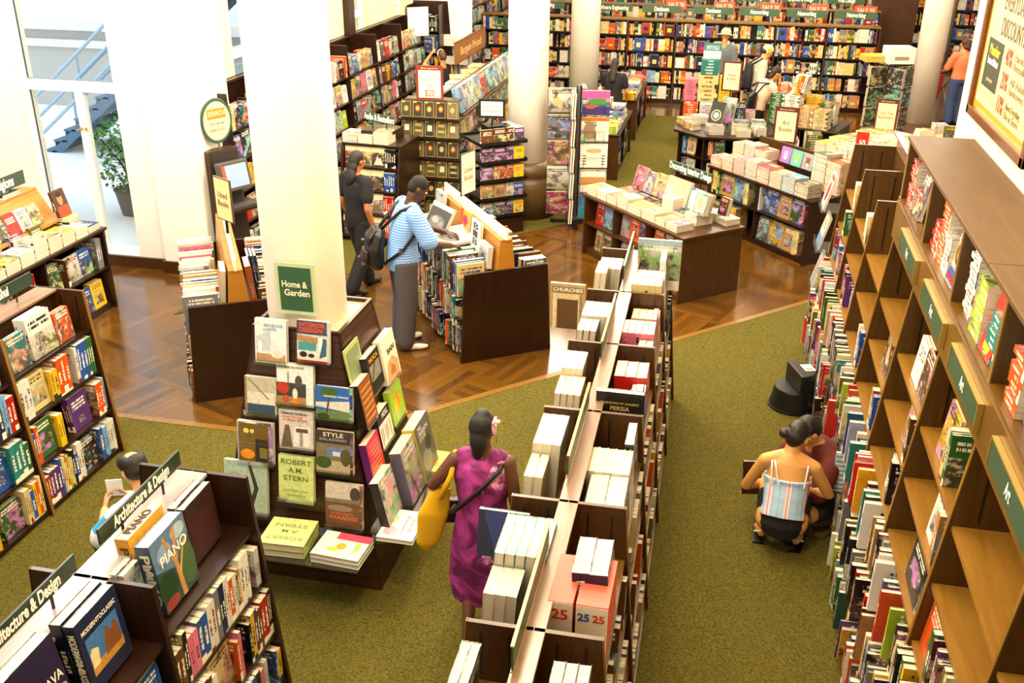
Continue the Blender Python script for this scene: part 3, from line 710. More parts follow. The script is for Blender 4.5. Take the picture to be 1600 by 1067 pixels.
# overstock stacks
rr = random.Random(5)
stk = [(6.72, 13, 'red', .022), (6.5, 8, 'red', .02), (5.78, 6, 'red', .03), (5.62, 14, 'orange', .024), (5.45, 7, 'white', .03), (4.86, 13, 'white', .027), (4.62, 8, 'lime', .034), (4.35, 7, 'teal', .03), (3.9, 8, 'orange', .03), (3.66, 9, 'blue', .028), (3.4, 5, 'yellow', .03), (2.9, 8, 'white', .03)]
for i, (y, n, c, t) in enumerate(stk):
    n = min(n, int(.37/t)); w, h = (.17, .24)
    for k in range(n):
        p = (1.20+.01*(i % 2), y, 2.357+k*(t+.0008))
        book('overstock_book', f"{c} overstock book lying flat, {od(k+1)} up, {od(i+1)} cabinet pile from far end", 'overstock piles on the cabinet', flat_spine(p, (-1, 0, 0), rr.uniform(-.05, .05), h, w), h, w, t, c, None, 'photo', False)
for (y, c, sty, ink, it, nm) in [(6.28, 'purple', 'photo', 'white', [], 'violet face-out book propped before the red overstock piles'),
                             (5.10, 'white', 'photo', 'red', [('r', .05, .05, .95, .3, '#1d4f9e'), ('t', 'HOME', .5, .13, .8, .12, '#c3201a'), ('c', .5, .62, .36, .22, '#5c3a1e'), ('c', .5, .62, .2, .14, '#d98a2a')], 'white cookery book with blue band propped before orange overstock'),
                             (4.22, 'red', 'plain', 'white', [('r', 0, 0, 1, 1, '#cf2a1c'), ('t', 'CO', .62, .6, .5, .15, '#f7ecd8'), ('c', .5, .16, .26, .12, '#f2c81c')], 'red cookbook with yellow disc propped in the overstock cabinet')]:
    o = book('display_book', nm, None, face_out((1.2, y+.2, 2.36), (-1, 0, 0), .2, .28, .03, .18), .2, .28, .03, c, ink, sty, True, True)
    art(o, .2, .28, .03, it)

# --- low double-sided art bookcase in the middle
cyd = [-3.87+.97*i for i in range(8)]
mid = Bookcase('low_bookcase', 'low double-sided walnut bookcase between the carpet aisle and the woman in purple', -.612, 5.16, radians(.75), cyd, 1.4, .275, .40, LV, 'LR', MS_F, .05)
for i in range(4):
    y = 5.16+cyd[1]+1.1+1.55*i*.93; x = -.612-(y-5.16)*.0131-.035
    sg = thing('ridge_sign', f'thin green sign board along the low bookcase ridge, {od(4-i)} from the far end', 'sign', (x, y, 1.4), radians(90.75), 'ridge signs on the low bookcase')
    MB().box((-.42, -.004, .025), (.42, .004, .15)).build('board', M_SIGN, sg); MB().box((-.425, -.007, .15), (.425, .007, .158)).box((-.425, -.007, .02), (.425, .007, .028)).build('frame', M_GOLD, sg)
    for xx in (-.3, .3): MB().box((xx-.008, -.005, 0), (xx+.008, .005, .03)).build('post', M_GOLD, sg)
for bay in range(7):
    bn = f'{od(bay+1)} aisle bay'
    for lev in range(3):
        wh = f'{od(lev+1)} shelf up, {bn}'
        r = mid.run('R', bay, lev, wh, 'near end', f'aisle books, {wh}', ['paperback_book', 'hardcover_book', 'reference_book'][lev], 3000+bay*10+lev, wts=W_DARK if lev != 1 else W_ART, split=(lev == 2 and bay > 2), big=True); r.auto(.9, .1)
        if lev == 2: pass
    wl_ = f'third shelf up, {bn} (woman side)'
    if bay in (2, 3, 4, 5):
        r = mid.run('L', bay, 2, f'third shelf, walkway side, {od(bay+1)} bay', E2, f'walkway books, {bn}', 'reference_book', 3200+bay, wts=W_BRIGHT); r.gap(.3); r.auto(.8, .1)
    # top shelves: titles shown face-out, several copies deep
    plans = {'R': {0: [(1, .05, .36, .3, 'silver', 'photo'), (6, .04, .28, .24, 'white', 'plain'), (5, .046, .35, .28, 'cream', 'plain')],
                   1: [(4, .05, .2, .2, 'cream', 'plain'), (1, .03, .3, .22, 'pink', 'panel'), (5, .045, .29, .24, 'pink', 'photo'), (2, .05, .25, .2, 'grey', 'plain')],
                   2: [(3, .07, .26, .24, 'red', 'plain'), (1, .09, .22, .18, 'blue', 'plain'), (1, .045, .32, .26, 'black', 'panel')],
                   3: [(1, .05, .3, .26, 'black', 'photo'), (5, .046, .27, .26, 'white', 'plain'), (2, .1, .26, .3, 'olive', 'photo')],
                   4: [(2, .08, .36, .28, 'navy', 'photo'), (1, .02, .2, .34, 'grey', 'plain')][:1], 5: [(3, .05, .34, .32, 'black', 'plain'), (3, .04, .3, .26, 'navy', 'photo')], 6: [(3, .04, .3, .24, 'white', 'panel')]},
             'L': {0: [(4, .045, .3, .26, 'white', 'plain'), (2, .045, .36, .26, 'cream', 'plain')], 1: [(5, .04, .3, .27, 'white', 'plain'), (3, .045, .28, .22, 'maroon', 'photo')], 2: [(3, .045, .33, .26, 'white', 'plain'), (4, .04, .28, .26, 'tan', 'photo')], 3: [(3, .05, .36, .34, 'white', 'plain'), (2, .05, .3, .24, 'cream', 'plain')],
                   4: [(5, .048, .34, .32, 'teal', 'plain'), (3, .05, .27, .2, 'white', 'photo')], 5: [(2, .04, .34, .26, 'navy', 'photo'), (2, .06, .34, .36, 'red', 'plain')], 6: [(4, .05, .32, .3, 'white', 'plain')]}}
    for sd in 'LR':
        side = 'aisle side' if sd == 'R' else 'walkway side'
        r = mid.run(sd, bay, 3, f'top shelf, {side}, {od(bay+1)} bay', 'near end' if sd == 'R' else E2, f'top-shelf books, {side}, {bn}', 'face_out_book', 3300+bay*2+(sd == 'R'), split=True)
        pl = plans[sd].get(bay, [])
        tot = sum(x[3]+.01 for x in pl); r.gap(max(.02, (r.L-tot)*.5))
        for (n, t, h, w, c, st_) in (pl[::-1] if sd == 'R' else pl): r.face(n, t, h, w, c, st_, .06, -.02)
def mid_pt(x, y, z): return mid.O+(mid.R @ V((x, y-5.16, z)))
def hero(label, M, w, h, t, col, ink, sty, items, spine=None, sc='white', kind='display_book', group=None, hard=True):
    o = book(kind, label, group, M, w, h, t, col, ink, sty, hard, True)
    if items: art(o, w, h, t, items)
    if spine: spine_title(o, w, h, t, spine, PAL.get(sc, sc))
    return o
# big titles standing crosswise at bay ends
hero('tan stone arch cover book standing cover out at a divider on the low bookcase', spine_out(mid_pt(-.56, 7.0, 1.11), (-1, 0, 0), .27, .37, .03), .27, .37, .03, '#9b8560', 'white', 'photo',
     [('r', 0, 0, 1, 1, '#a8936c'), ('r', .08, .05, .92, .78, '#c9b68e'), ('r', .2, .0, .8, .66, '#5b4225'), ('r', .08, .0, .16, .78, '#d6c7a2'), ('r', .84, 0, .92, .78, '#8c774f'), ('r', .05, .8, .95, .93, '#7d6a4c'), ('t', 'CHURCHES', .5, .865, .84, .075, '#f3ead2')])
hero('black book with gold capital title facing out of the low bookcase top', basis((0, -1, 0), (1, 0, 0), (0, 0, 1), mid_pt(.0, 5.35, 1.11)), .29, .36, .05, '#1d1b1a', 'white', 'photo',
     [('r', 0, 0, 1, 1, '#201d1b'), ('r', .1, .05, .9, .5, '#3d3a38'), ('t', 'SPLENDORS OF ANCIENT', .5, .8, .8, .04, '#b8a468'), ('t', 'PERSIA', .5, .7, .4, .08, '#c8b06a')])
hero('tall pale landscape painting book standing at the low bookcase far end', basis((0, -1, 0), (1, 0, 0), (0, 0, 1), mid_pt(.02, 7.98, 1.11)), .36, .44, .03, 'silver', 'white', 'photo', [('r', 0, .88, 1, 1, '#8fa7b8'), ('r', 0, 0, 1, .2, '#e4dfd2')])
hero('navy landscape book leaning across the low bookcase near the purple dress', basis((0, -1, .25), (1, 0, 0), (0, .25, 1), mid_pt(-.44-.0, 4.06, 1.12)), .26, .24, .035, '#23306e', 'white', 'plain', [('r', 0, 0, 1, 1, '#26336f'), ('p', [(.0, 0), (.4, 0), (.1, 1), (0, 1)], '#121a3c')])
for k, (xx, wd) in enumerate(((.035, .12), (.16, .15))):
    o = hero(['coral-topped boxed set marked 25 beside its twin on the low bookcase', 'coral-topped boxed set with two volumes marked 25 on the low bookcase'][k], basis((1, 0, 0), (0, 1, 0), (0, 0, 1), mid_pt(xx-.01, 3.42, 1.11)), .34, .29, wd-.01, '#e2574a', 'white', 'plain', [], kind='boxed_set')
    MB().box((-.001, .002, -.0005), (wd-.009, .343, .2915)).build('slipcase', mat('#dd5a48', .5), o)
    MB().box((-.0005, -.0015, .004), (wd-.0095, -.0002, .286)).build('spine_panel', mat('#f4e6d8', .5), o)
    for j in range(1 if k == 0 else 2):
        lettering('25', .075 if k == 0 else .055, mat(['#d8401f', '#2f56a8', '#d0521c'][k+j], .5), o, (1, 0, 0), (0, 0, 1), ((wd-.01)/2 if k == 0 else .035+j*.066, -.003, .225), bold=.03)

# --- Architecture & Design bookcase in the near corner
ayd = [-1.83, -.915, 0.0]
arch = Bookcase('low_bookcase', 'dark mahogany Architecture and Design bookcase with a mauve flat top board', -2.59, 4.04, 0, ayd, 1.4, .29, .415, LV, 'LR', MS_D, .088)
for i, y in enumerate((3.62, 2.72)):
    sign_board(['Architecture & Design sign above the tree-cover book bay', 'Architecture & Design sign above the navy castle-cover book bay'][i], 'Architecture & Design signs', 'Architecture & Design', (-2.62, y), radians(90), .72, .085, 1.4, .07, colr=mat('#1d2f22', .4))
for bay in range(2):
    bn = f'{["far", "near"][bay]} architecture bay'
    for lev in range(3):
        wh = f'{od(lev+1)} shelf up, {bn}'
        r = arch.run('R', bay, lev, wh, 'near end', f'architecture books, {wh}', 'architecture_book', 4000+bay*10+lev, split=True, big=True); r.auto(.95, .12, (1, 1, 2, 2))
def arch_pt(x, y, z): return V((-2.59+x, y, z))
PF = [('r', 0, 0, 1, 1, '#2d4a38'), ('p', [(.0, .6), (.5, .45), (1, .7), (1, 1), (0, 1)], '#5a7796'), ('c', .2, .3, .25, .2, '#1f3a20'), ('c', .8, .35, .22, .3, '#43603a'), ('c', .3, .75, .2, .12, '#7f9fbe'), ('c', .75, .85, .2, .1, '#a6b9c6'), ('c', .2, .08, .2, .08, '#8c3a32'),
      ('p', [(.5, 0), (.62, 0), (.58, .5), (.7, .95), (.62, .95), (.52, .6), (.38, .95), (.32, .93), (.48, .5)], '#b98552'), ('p', [(.55, .25), (.8, .6), (.95, .66), (.94, .7), (.78, .65), (.54, .33)], '#c79a68'), ('t', 'PIANO', .54, .66, .76, .14, '#f3f0e8')]
SLIP = hero('yellow slipcase with brown capitals standing behind the tree-cover book', face_out(arch_pt(.125, 3.30, 1.11), (1, 0, 0), .3, .38, .07, .1), .3, .38, .07, '#cf9a2e', 'black', 'plain', [('r', 0, 0, 1, 1, '#d6a23a')], 'PIANO', '#3a2a12')
lettering('PIANO', .06, mat('#3a2a12'), bpy.context.scene.collection.objects[-1] if 0 else SLIP, (0, 1, 0), (-1, 0, 0), (.035, .15, .3815), fit=.2, bold=.03)
hero('large white-lettered book with tree cover standing on the Architecture bookcase', face_out(arch_pt(.255, 3.27, 1.11), (1, 0, 0), .3, .38, .075, .12), .3, .38, .075, '#3d5878', 'white', 'photo', PF, 'PIANO', 'white')
for k in range(2):
    hero(['dark red-edged book beside the tree-cover book, front copy', 'red-edged book beside the tree-cover book, rear copy'][k], face_out(arch_pt(.2-.05*k, 3.64, 1.11), (1, 0, 0), .27, .33, .04, .08), .27, .33, .04, '#571518', 'white', 'photo', [('r', 0, 0, 1, 1, '#2c1413'), ('r', .1, .1, .9, .7, '#3b1a18')] if k == 0 else [])
    hero(['grey silver book at the bay divider, front copy', 'grey silver book at the bay divider, rear copy'][k], face_out(arch_pt(.17-.04*k, 3.15, 1.11), (1, 0, 0), .13, .3, .03, .08), .13, .3, .03, 'silver', 'grey', 'photo', [])
    hero(['navy castle-cover book, front copy on the Architecture bookcase', 'navy castle-cover book, rear copy on the Architecture bookcase'][k], face_out(arch_pt(.22-.062*k, 2.74, 1.11), (1, 0, 0), .29, .36, .055, .1), .29, .36, .055, '#141c38', 'white', 'plain',
         [('r', 0, 0, 1, 1, '#18203e'), ('r', .12, .2, .88, .72, '#3f6ea8'), ('r', .12, .2, .88, .34, '#b98a3c'), ('p', [(.14, .3), (.3, .3), (.34, .5), (.2, .56), (.14, .5)], '#e6cf9a'), ('p', [(.45, .3), (.84, .3), (.84, .55), (.76, .64), (.68, .52), (.58, .66), (.5, .5)], '#7a4a26'), ('t', 'MODERNTOCLASSIC', .5, .82, .82, .06, '#e8e4da')] if k == 0 else [], 'MODERN TO CLASSIC' if k == 0 else None)
hero('dark violet book with a pale curved shape beside the navy castle-cover book', face_out(arch_pt(.2, 2.34, 1.11), (1, 0, 0), .32, .4, .07, .14), .32, .4, .07, '#241d3c', 'white', 'plain', [('r', 0, 0, 1, 1, '#221c3a'), ('p', [(.0, .5), (.95, .42), (1, .3), (.3, .62)], '#b9a88a'), ('t', 'CALATRAVA', .5, .55, .9, .11, '#ece6da')], None)

# --- Feng Shui bookcase
fyd = [-2.79, -1.86, -.93, 0.0]
feng = Bookcase('low_bookcase', 'dark brown double-sided Feng Shui bookcase beside the parquet walkway', -4.965, 6.17, 0, fyd, 1.4, .29, .41, LV, 'LR', (M_BROWN, M_DARK, M_EDGE, M_CAPW), .088)
sign_board('Feng Shui sign on brass stems above the dark brown bookcase', None, 'Feng Shui', (-4.99, 5.66), radians(90), .78, .1, 1.4, .07, colr=mat('#26382a', .4))
for bay in range(3):
    bn = f'{od(bay+1)} Feng Shui bay'
    for lev in range(4):
        wh = f'{["bottom", "second", "third", "top"][lev]} shelf, {bn}'
        r = feng.run('R', bay, lev, wh, 'near end', f'Feng Shui books, {wh}', 'paperback_book' if lev < 2 else 'guide_book', 4500+bay*10+lev, wts=W_BRIGHT, split=True, big=True)
        if lev == 3:
            if bay == 0:
                r.gap(.06); r.face(2, .02, .26, .2, 'teal', 'photo', .1); r.gap(.03); r.face(3, .03, .31, .27, 'white', 'split', .12); r.gap(.02); r.face(3, .016, .24, .17, 'orange', 'photo', .12)
            else: r.auto(.8, .3)
        else: r.auto(.9, .22, (1, 1, 2, 3))
for lev, c in ((0, 'orange'), (1, 'grey'), (2, 'red')):
    pt = V((-4.965+.42, 6.19, LV[lev]))
# ------------------------------------------------------------------ Home & Garden pyramid around the first column
def m_slat():
    t = NT('slatted_mahogany', .32); tc = t.n('ShaderNodeTexCoord'); sp = t.n('ShaderNodeSeparateXYZ', ins={'Vector': tc.outputs['Object']})
    fr = t.math('FRACT', t.math('DIVIDE', sp.outputs[2], .082)); g = t.math('LESS_THAN', fr, .08)
    mp = t.n('ShaderNodeMapping', ins={'Vector': tc.outputs['Object'], 'Scale': (1.2, 1.2, 14)}); nz = t.n('ShaderNodeTexNoise', ins={'Vector': mp.outputs[0], 'Scale': 3.0, 'Detail': 3.0})
    c = t.mix(nz.outputs[0], rgb('#2b160d'), rgb('#4a2a17')); t.bump(t.math('SUBTRACT', 1., g), .8, .006); return t.base(t.mix(g, c, rgb('#120805')))
HX, HY = -2.5, 5.53
hg = thing('pyramid_display', 'dark slatted pyramid display stand wrapped around the ivory Home & Garden column', 'display stand', (HX, HY, 0))
hh = lambda z: .575-.168*z
M_SLAT = m_slat()
for k in range(4):
    R = Matrix.Rotation(k*pi/2, 4, 'Z')
    a, b = hh(0), hh(1.7); ti = .02
    MB().prism([(-a, -a, 0), (a, -a, 0), (b, -b, 1.7), (-b, -b, 1.7)], (0, ti, 0), 0, R).build('side_panel', M_SLAT, hg)
    MB().prism([(-b-.004, -b-.004, 1.69), (b+.004, -b-.004, 1.69), (b-.02, -b+.02, 1.69), (-b+.02, -b+.02, 1.69)], (0, 0, .02), 0, R).build('rim', M_DARK, hg)
MB().box((-.285, -.285, 1.672), (.285, .285, 1.684)).build('top_board', wood('pale_top', '#d4b896', '#e8d2b2', axis=0), hg)
ACR = mat('#cfd4d2', .15)
def m_acr():
    t = NT('clear_acrylic', .05); o = t.t.nodes['Material Output']
    tr = t.n('ShaderNodeBsdfTransparent', ins={'Color': (.9, .93, .92, 1)}); gl = t.n('ShaderNodeBsdfGlossy', ins={'Roughness': .08})
    mx = t.n('ShaderNodeMixShader', ins={0: .22}); t.t.links.new(tr.outputs[0], mx.inputs[1]); t.t.links.new(gl.outputs[0], mx.inputs[2]); t.t.links.new(mx.outputs[0], o.inputs[0]); return t.m
ACR = m_acr()
HB = [(-.25, 1.49, .21, .285, '#cfd6dc', 'pale blue-lettered loft cover book standing at the top of the pyramid front', [('r', 0, 0, 1, 1, '#d9dee2'), ('r', .04, .03, .96, .22, '#b08a5c'), ('p', [(.04, .22), (.5, .3), (.5, .75), (.04, .6)], '#b9c3c8'), ('r', .1, .22, .22, .5, '#efefec'), ('p', [(.5, .6), (.96, .35), (.96, .8), (.7, .8)], '#e9ebea'), ('c', .7, .22, .2, .09, '#dcd3c4'), ('t', 'BIG BOOK', .6, .86, .62, .065, '#7d97c4'), ('t', 'LOFTS', .48, .77, .4, .065, '#7d97c4')]),
      (.03, 1.52, .21, .27, '#c9d3da', 'red-lettered living room cover book at the top of the pyramid front', [('r', 0, 0, 1, 1, '#b9c7d0'), ('r', 0, .0, .94, .07, '#c0392b'), ('r', .04, .3, .6, .5, '#3f8d94'), ('p', [(0, .52), (.94, .45), (.94, .6), (0, .66)], '#a77a50'), ('r', 0, .07, .94, .28, '#d8d4cc'), ('r', .66, .3, .8, .62, '#eef0ee'), ('p', [(.7, .12), (.92, .2), (.92, .6), (.82, .6)], '#37556f'), ('c', .2, .2, .12, .07, '#1d1b1b'), ('c', .45, .18, .1, .05, '#232021'), ('r', 0, .68, .94, 1, '#42404a'), ('t', 'INTERIOR', .47, .9, .8, .1, '#e2402f'), ('t', 'DESIGN', .44, .78, .7, .1, '#e2402f')]),
      (-.11, 1.23, .245, .275, '#e6e2d8', 'domed skyline breakfast-table cover book in the second pyramid row', [('r', 0, 0, 1, 1, '#e4e6e4'), ('r', 0, .22, .8, .55, '#3f3d38'), ('r', 0, 0, .8, .22, '#a88354'), ('c', .6, .6, .1, .14, '#4e4c46'), ('r', .3, .5, .33, .8, '#5e5c56'), ('c', .17, .42, .17, .14, '#b5351b'), ('c', .25, .16, .1, .09, '#b4562a'), ('c', .5, .3, .07, .13, '#e2dcc8'), ('c', .52, .12, .1, .07, '#d9862e'), ('t', 'INSIDER IN PARIS', .4, .92, .7, .05, '#6f6f6a')]),
      (-.33, 1.15, .215, .245, '#c8c3b2', 'sea and ceiling cover book at the window edge of the pyramid', [('r', 0, 0, 1, 1, '#b9b3a0'), ('r', .08, .28, .95, .6, '#d8d2c2'), ('r', .08, 0, .95, .27, '#2f4a66'), ('p', [(.1, .95), (.15, .95), (.8, .42), (.75, .42)], '#6d6350'), ('r', 0, 0, .07, 1, '#8c7a46')]),
      (.15, 1.16, .243, .225, '#2e62ad', 'blue sky and palm tree cover book on the pyramid front', [('r', 0, 0, .92, 1, '#2d66b8'), ('r', 0, 0, .92, .3, '#6d7f4a'), ('p', [(0, .4), (.92, .3), (.92, .62), (0, .52)], '#d8d6cc'), ('p', [(.25, .1), (.3, .1), (.42, .8), (.36, .8)], '#5b4630'), ('c', .36, .82, .24, .14, '#46602c'), ('c', .2, .12, .18, .1, '#364f24'), ('t', 'MODERNIST PARADISE', .56, .72, .66, .05, '#e8eef2')]),
      (-.39, .81, .245, .285, '#e8e4da', 'amber lamp-lit room cover book with pale border', [('r', .04, .04, .88, .96, '#6b5412'), ('r', .5, .06, .86, .6, '#2b2312'), ('c', .28, .22, .2, .12, '#e88f16'), ('c', .25, .78, .08, .06, '#f5d25a'), ('c', .42, .78, .06, .05, '#f5d25a'), ('r', .62, .15, .84, .4, '#7a6a2c'), ('t', '. . . . . . . .', .46, .5, .7, .03, '#e8dca8')]),
      (-.10, .94, .231, .265, '#d9d0c9', 'pale book showing a staircase in the third pyramid row', [('r', 0, 0, 1, 1, '#cfc6c0'), ('p', [(.05, .05), (.4, .05), (.3, .62), (.18, .62)], '#6b5a4c'), ('r', .42, .1, .9, .6, '#e9e6e2'), ('r', .5, .45, .85, .55, '#6b4a3c'), ('r', .6, .1, .7, .45, '#a89c92'), ('t', 'TERENCE CONRAN', .45, .91, .78, .06, '#4c4a4a'), ('t', 'HOW TO LIVE', .4, .82, .6, .05, '#d0704e'), ('t', 'IN SMALL SPACES', .48, .75, .7, .05, '#d0704e')]),
      (.15, .81, .247, .29, '#5a4c33', 'brown book with white STYLE lettering and garden lawn cover', [('r', 0, 0, .92, 1, '#7d7454'), ('r', 0, 0, .92, .3, '#b9aa86'), ('c', .2, .25, .22, .14, '#3f5a26'), ('r', .3, .4, .8, .62, '#6d7fae'), ('r', .45, .42, .65, .52, '#d9dde0'), ('r', 0, .7, .92, 1, '#453a2a'), ('c', .8, .4, .14, .2, '#56512f'), ('t', 'STYLE', .46, .9, .55, .1, '#e9e4d4'), ('t', 'SALADINO', .46, .79, .74, .06, '#95a3c4')]),
      (-.11, .59, .24, .31, '#cdd986', 'plain lime book with green capital letters on the pyramid front', [('r', 0, 0, 1, 1, '#cfdc8b'), ('t', 'ROBERT', .5, .86, .86, .11, '#6b7a34'), ('t', 'A.M.', .5, .68, .42, .11, '#6b7a34'), ('t', 'STERN', .5, .5, .7, .11, '#6b7a34'), ('t', 'HOUSES AND', .5, .22, .7, .055, '#a2ab62'), ('t', 'GARDENS', .5, .12, .52, .055, '#a2ab62')]),
      (.21, .44, .25, .315, '#8a6a4e', 'sepia golf-course cover book at the pyramid corner', [('r', 0, .6, .92, 1, '#cfc5b6'), ('r', 0, 0, .92, .6, '#6b4a30'), ('c', .8, .78, .14, .16, '#4a4138'), ('c', .4, .45, .34, .07, '#8f7a66'), ('r', 0, .58, .92, .66, '#7f7566'), ('t', 'PARADISE', .5, .24, .74, .08, '#d8683c'), ('t', 'THE NEW WORLD OF', .45, .33, .6, .04, '#d8683c')])]
HB.append((-.56, .46, .3, .36, '#9fb59c', 'pale green leaf cover book at the low window-side corner of the pyramid', [('r', 0, 0, 1, 1, '#a9bda6'), ('p', [(.5, 0), (.7, .5), (.55, 1), (.62, 1), (.8, .5), (.62, 0)], '#2a2c26'), ('c', .25, .5, .2, .3, '#8aa88a')]))
for (dx, z, w, h, c, nm, it) in HB:
    dx2 = max(dx, -hh(z)+.005)
    y = HY-hh(z)-.055
    hero(nm, face_out((HX+dx2, y, z+.004), (0, -1, 0), w, h, .032, .166), w, h, .032, c, 'white', 'photo', it, group=None)
    m = MB().box((HX+dx2-.005, y-.012, z-.006), (HX+dx2+w+.005, HY-hh(z)-.001, z)).box((HX+dx2-.005, y-.016, z-.006), (HX+dx2+w+.005, y-.012, z+.03)); o = m.build('book_ledge', ACR); o.parent = hg; o.matrix_parent_inverse = Matrix.Translation((-HX, -HY, 0))
# side that faces the aisle (+x)
HR = [(-.44, 1.10, .2, .3, .06, '#8a4a22', 'amber grid cover architecture book standing in two copies', [('r', .08, .05, .95, .95, '#9c5a2c')]+[('r', .1, .1+.14*i, .93, .14+.14*i, '#d9a05c') for i in range(6)], '#17120f'),
      (-.16, 1.22, .22, .26, .05, '#2a2620', 'black spine building magazine below the green pyramid sign', [('r', .1, .3, .9, .72, '#8c8a80'), ('p', [(.1, .3), (.5, .72), (.6, .72), (.2, .3)], '#4c4a44'), ('t', 'MOCA', .5, .84, .7, .12, '#d8a42e')], '#111111'),
      (.10, 1.16, .26, .32, .05, '#efe8d6', 'white book with tan fan pattern on the pyramid side', [('t', 'BAN', .6, .64, .5, .12, '#1d1c1c'), ('p', [(.0, .0), (.9, .0), (.95, .3), (.6, .5), (.2, .4)], '#d8a878'), ('p', [(.3, .12), (.7, .1), (.66, .26), (.45, .34)], '#b5784a')], '#efe8d6'),
      (.08, .86, .24, .26, .04, '#9cc43a', 'bright lime orange-splash book on the pyramid side', [('c', .5, .55, .2, .28, '#f0962a'), ('c', .4, .45, .16, .2, '#f7c637')], '#9cc43a'),
      (-.22, .86, .22, .24, .06, '#e9e6de', 'black spined book with striped blocks cover', [('r', 0, .68, 1, 1, '#181818'), ('t', 'HOLL', .6, .85, .5, .16, '#eceae4')]+[('r', .08+.12*i, .05+.1*(i % 3), .16+.12*i, .55, ['#d9a050', '#86b0b8', '#c9dfe0'][i % 3]) for i in range(7)], '#141414'),
      (-.53, .72, .22, .3, .05, '#c9304f', 'magenta to orange list cover book at the pyramid corner', [('r', 0, 0, 1, .5, '#d8452a'), ('r', 0, .5, 1, 1, '#cf2f4c')]+[('t', 'xxxxxxxxxx', .5, .86-.1*i, .7, .04, '#f0a08c') for i in range(8)], '#5a1560')]
for (dy, z, w, h, t, c, nm, it, spc) in HR:
    dy = max(dy, -hh(z)+.01); x = HX+hh(z)+t+.02
    o = hero(nm, face_out((x, HY+dy, z+.004), (1, 0, 0), w, h, t, .166), w, h, t, c, 'white', 'plain', [('r', 0, 0, 1, 1, c)]+it)
    MB().box((-.0006, -.0008, 0), (t+.0006, 0, h)).build('spine_panel', mat(spc, .4), o)
    m = MB().box((hh(z)-.0, dy-.005, z-.006), (hh(z)+t+.03, dy+w+.005, z)); m.build('book_ledge', ACR, hg)
for (dy, z, w, h, t, c, nm, it, spc) in [(-.52, .47, .25, .33, .06, '#f3efe8', 'white book with pink blossom cover, two copies on the pyramid ledge', [('c', .62, .7, .18, .2, '#f0a8b4'), ('c', .4, .4, .12, .1, '#d9c9a0')], '#1b1a1a'),
                                         (-.22, .45, .28, .4, .08, '#b9b6a6', 'tall shrink-wrapped grey book leaning on the pyramid', [], '#5a5870'),
                                         (.06, .45, .3, .42, .09, '#59564f', 'huge grey atlas leaning on the pyramid', [('r', 0, 0, 1, 1, '#6b6860'), ('c', .4, .3, .3, .2, '#8f8c84'), ('c', .65, .55, .2, .14, '#4c4a44'), ('t', 'THE', .28, .9, .24, .075, '#d9d6cc'), ('t', 'PHAIDON', .5, .81, .62, .08, '#d9d6cc'), ('t', 'ATLAS', .38, .72, .44, .08, '#d9d6cc')], '#c9b83a')]:
    x = HX+hh(z)+t+.12-.04*(z > .46)
    o = hero(nm, face_out((x, HY+dy, z+.006), (1, 0, 0), w, h, t, .2), w, h, t, c, 'white', 'photo', it)
    MB().box((-.0006, -.0008, 0), (t+.0006, 0, h)).build('spine_panel', mat(spc, .4), o)
MB().box((.50, -.55, .435), (.78, .45, .443)).box((.775, -.55, .443), (.78, .45, .47)).build('book_ledge', ACR, hg)
MB().prism([(.52, -.5, .3), (.76, -.5, .435), (.52, -.5, .435)], (0, .004, 0)).prism([(.52, .3, .3), (.76, .3, .435), (.52, .3, .435)], (0, .004, 0)).build('ledge_bracket', ACR, hg)
MB().box((-.56, -.9, .385), (.55, -.5, .393)).build('book_ledge', ACR, hg)
for x in (-.4, 0, .4): MB().prism([(x, -.88, .385), (x, -.52, .385), (x, -.52, .2)], (.004, 0, 0)).build('ledge_bracket', ACR, hg)
for k in range(2):
    o = hero(['lime book with green capitals lying flat, upper copy on pyramid ledge', 'lime book lying flat underneath, lower copy on pyramid ledge'][k], flat((HX-.14+.0, HY-.87, .395+.048*(1-k)), (0, -1, 0), .05), .30, .28, .045, '#cdd986', 'olive', 'plain', [('r', 0, 0, 1, 1, '#cfdc8b'), ('t', 'ROBERT', .5, .75, .8, .12, '#8e9a50'), ('t', 'A.M.', .5, .5, .4, .12, '#8e9a50'), ('t', 'STERN', .5, .27, .7, .12, '#8e9a50')] if k == 0 else [])
    o.matrix_world = flat((HX+.17, HY-.56, .395+.048*(1-k)), (0, 1, 0), .05)
    o.matrix_world = basis(Z, (-1, -.05, 0), (.05, -1, 0), (HX+.17, HY-.57, .395+.048*(1-k)))
    o = hero(['mint book with red and yellow kitchen cover lying flat, upper copy', 'mint spined book lying flat under the kitchen cover copy'][k], flat((HX+.23, HY-.86, .395+.034*(1-k)), (0, -1, 0), -.06), .32, .25, .032, '#b9d6cc', 'white', 'plain', [('r', .08, 0, 1, 1, '#f0e6d0'), ('r', .3, .72, 1, 1, '#d6455c'), ('c', .5, .45, .1, .14, '#eea030'), ('c', .36, .3, .12, .08, '#e2c43a'), ('c', .82, .5, .06, .2, '#9cc070')] if k == 0 else [])
o = hero('white pink-flower book lying upside down on the clear side ledge', basis(Z, (0, -1, 0), (1, 0, 0), (HX+.58, HY-.31, .447)), .32, .24, .03, '#f3ece6', 'white', 'plain', [('r', 0, 0, 1, 1, '#efe9e2'), ('c', .75, .3, .16, .2, '#ef9fb0'), ('c', .9, .45, .08, .14, '#f0b0bc'), ('c', .35, .25, .1, .1, '#d8c088'), ('t', 'lord', .5, .78, .4, .14, '#8c8a86'), ('t', 'Romantic', .52, .6, .62, .1, '#8c8a86')])
o = hero('lime orange-splash book lying flat at the back ledge of the pyramid', basis(Z, (0, 1, 0), (-1, 0, 0), (HX+.85, HY+.18, .447)), .28, .24, .035, '#a6c93a', 'white', 'plain', [('c', .5, .5, .3, .2, '#f0962a')])
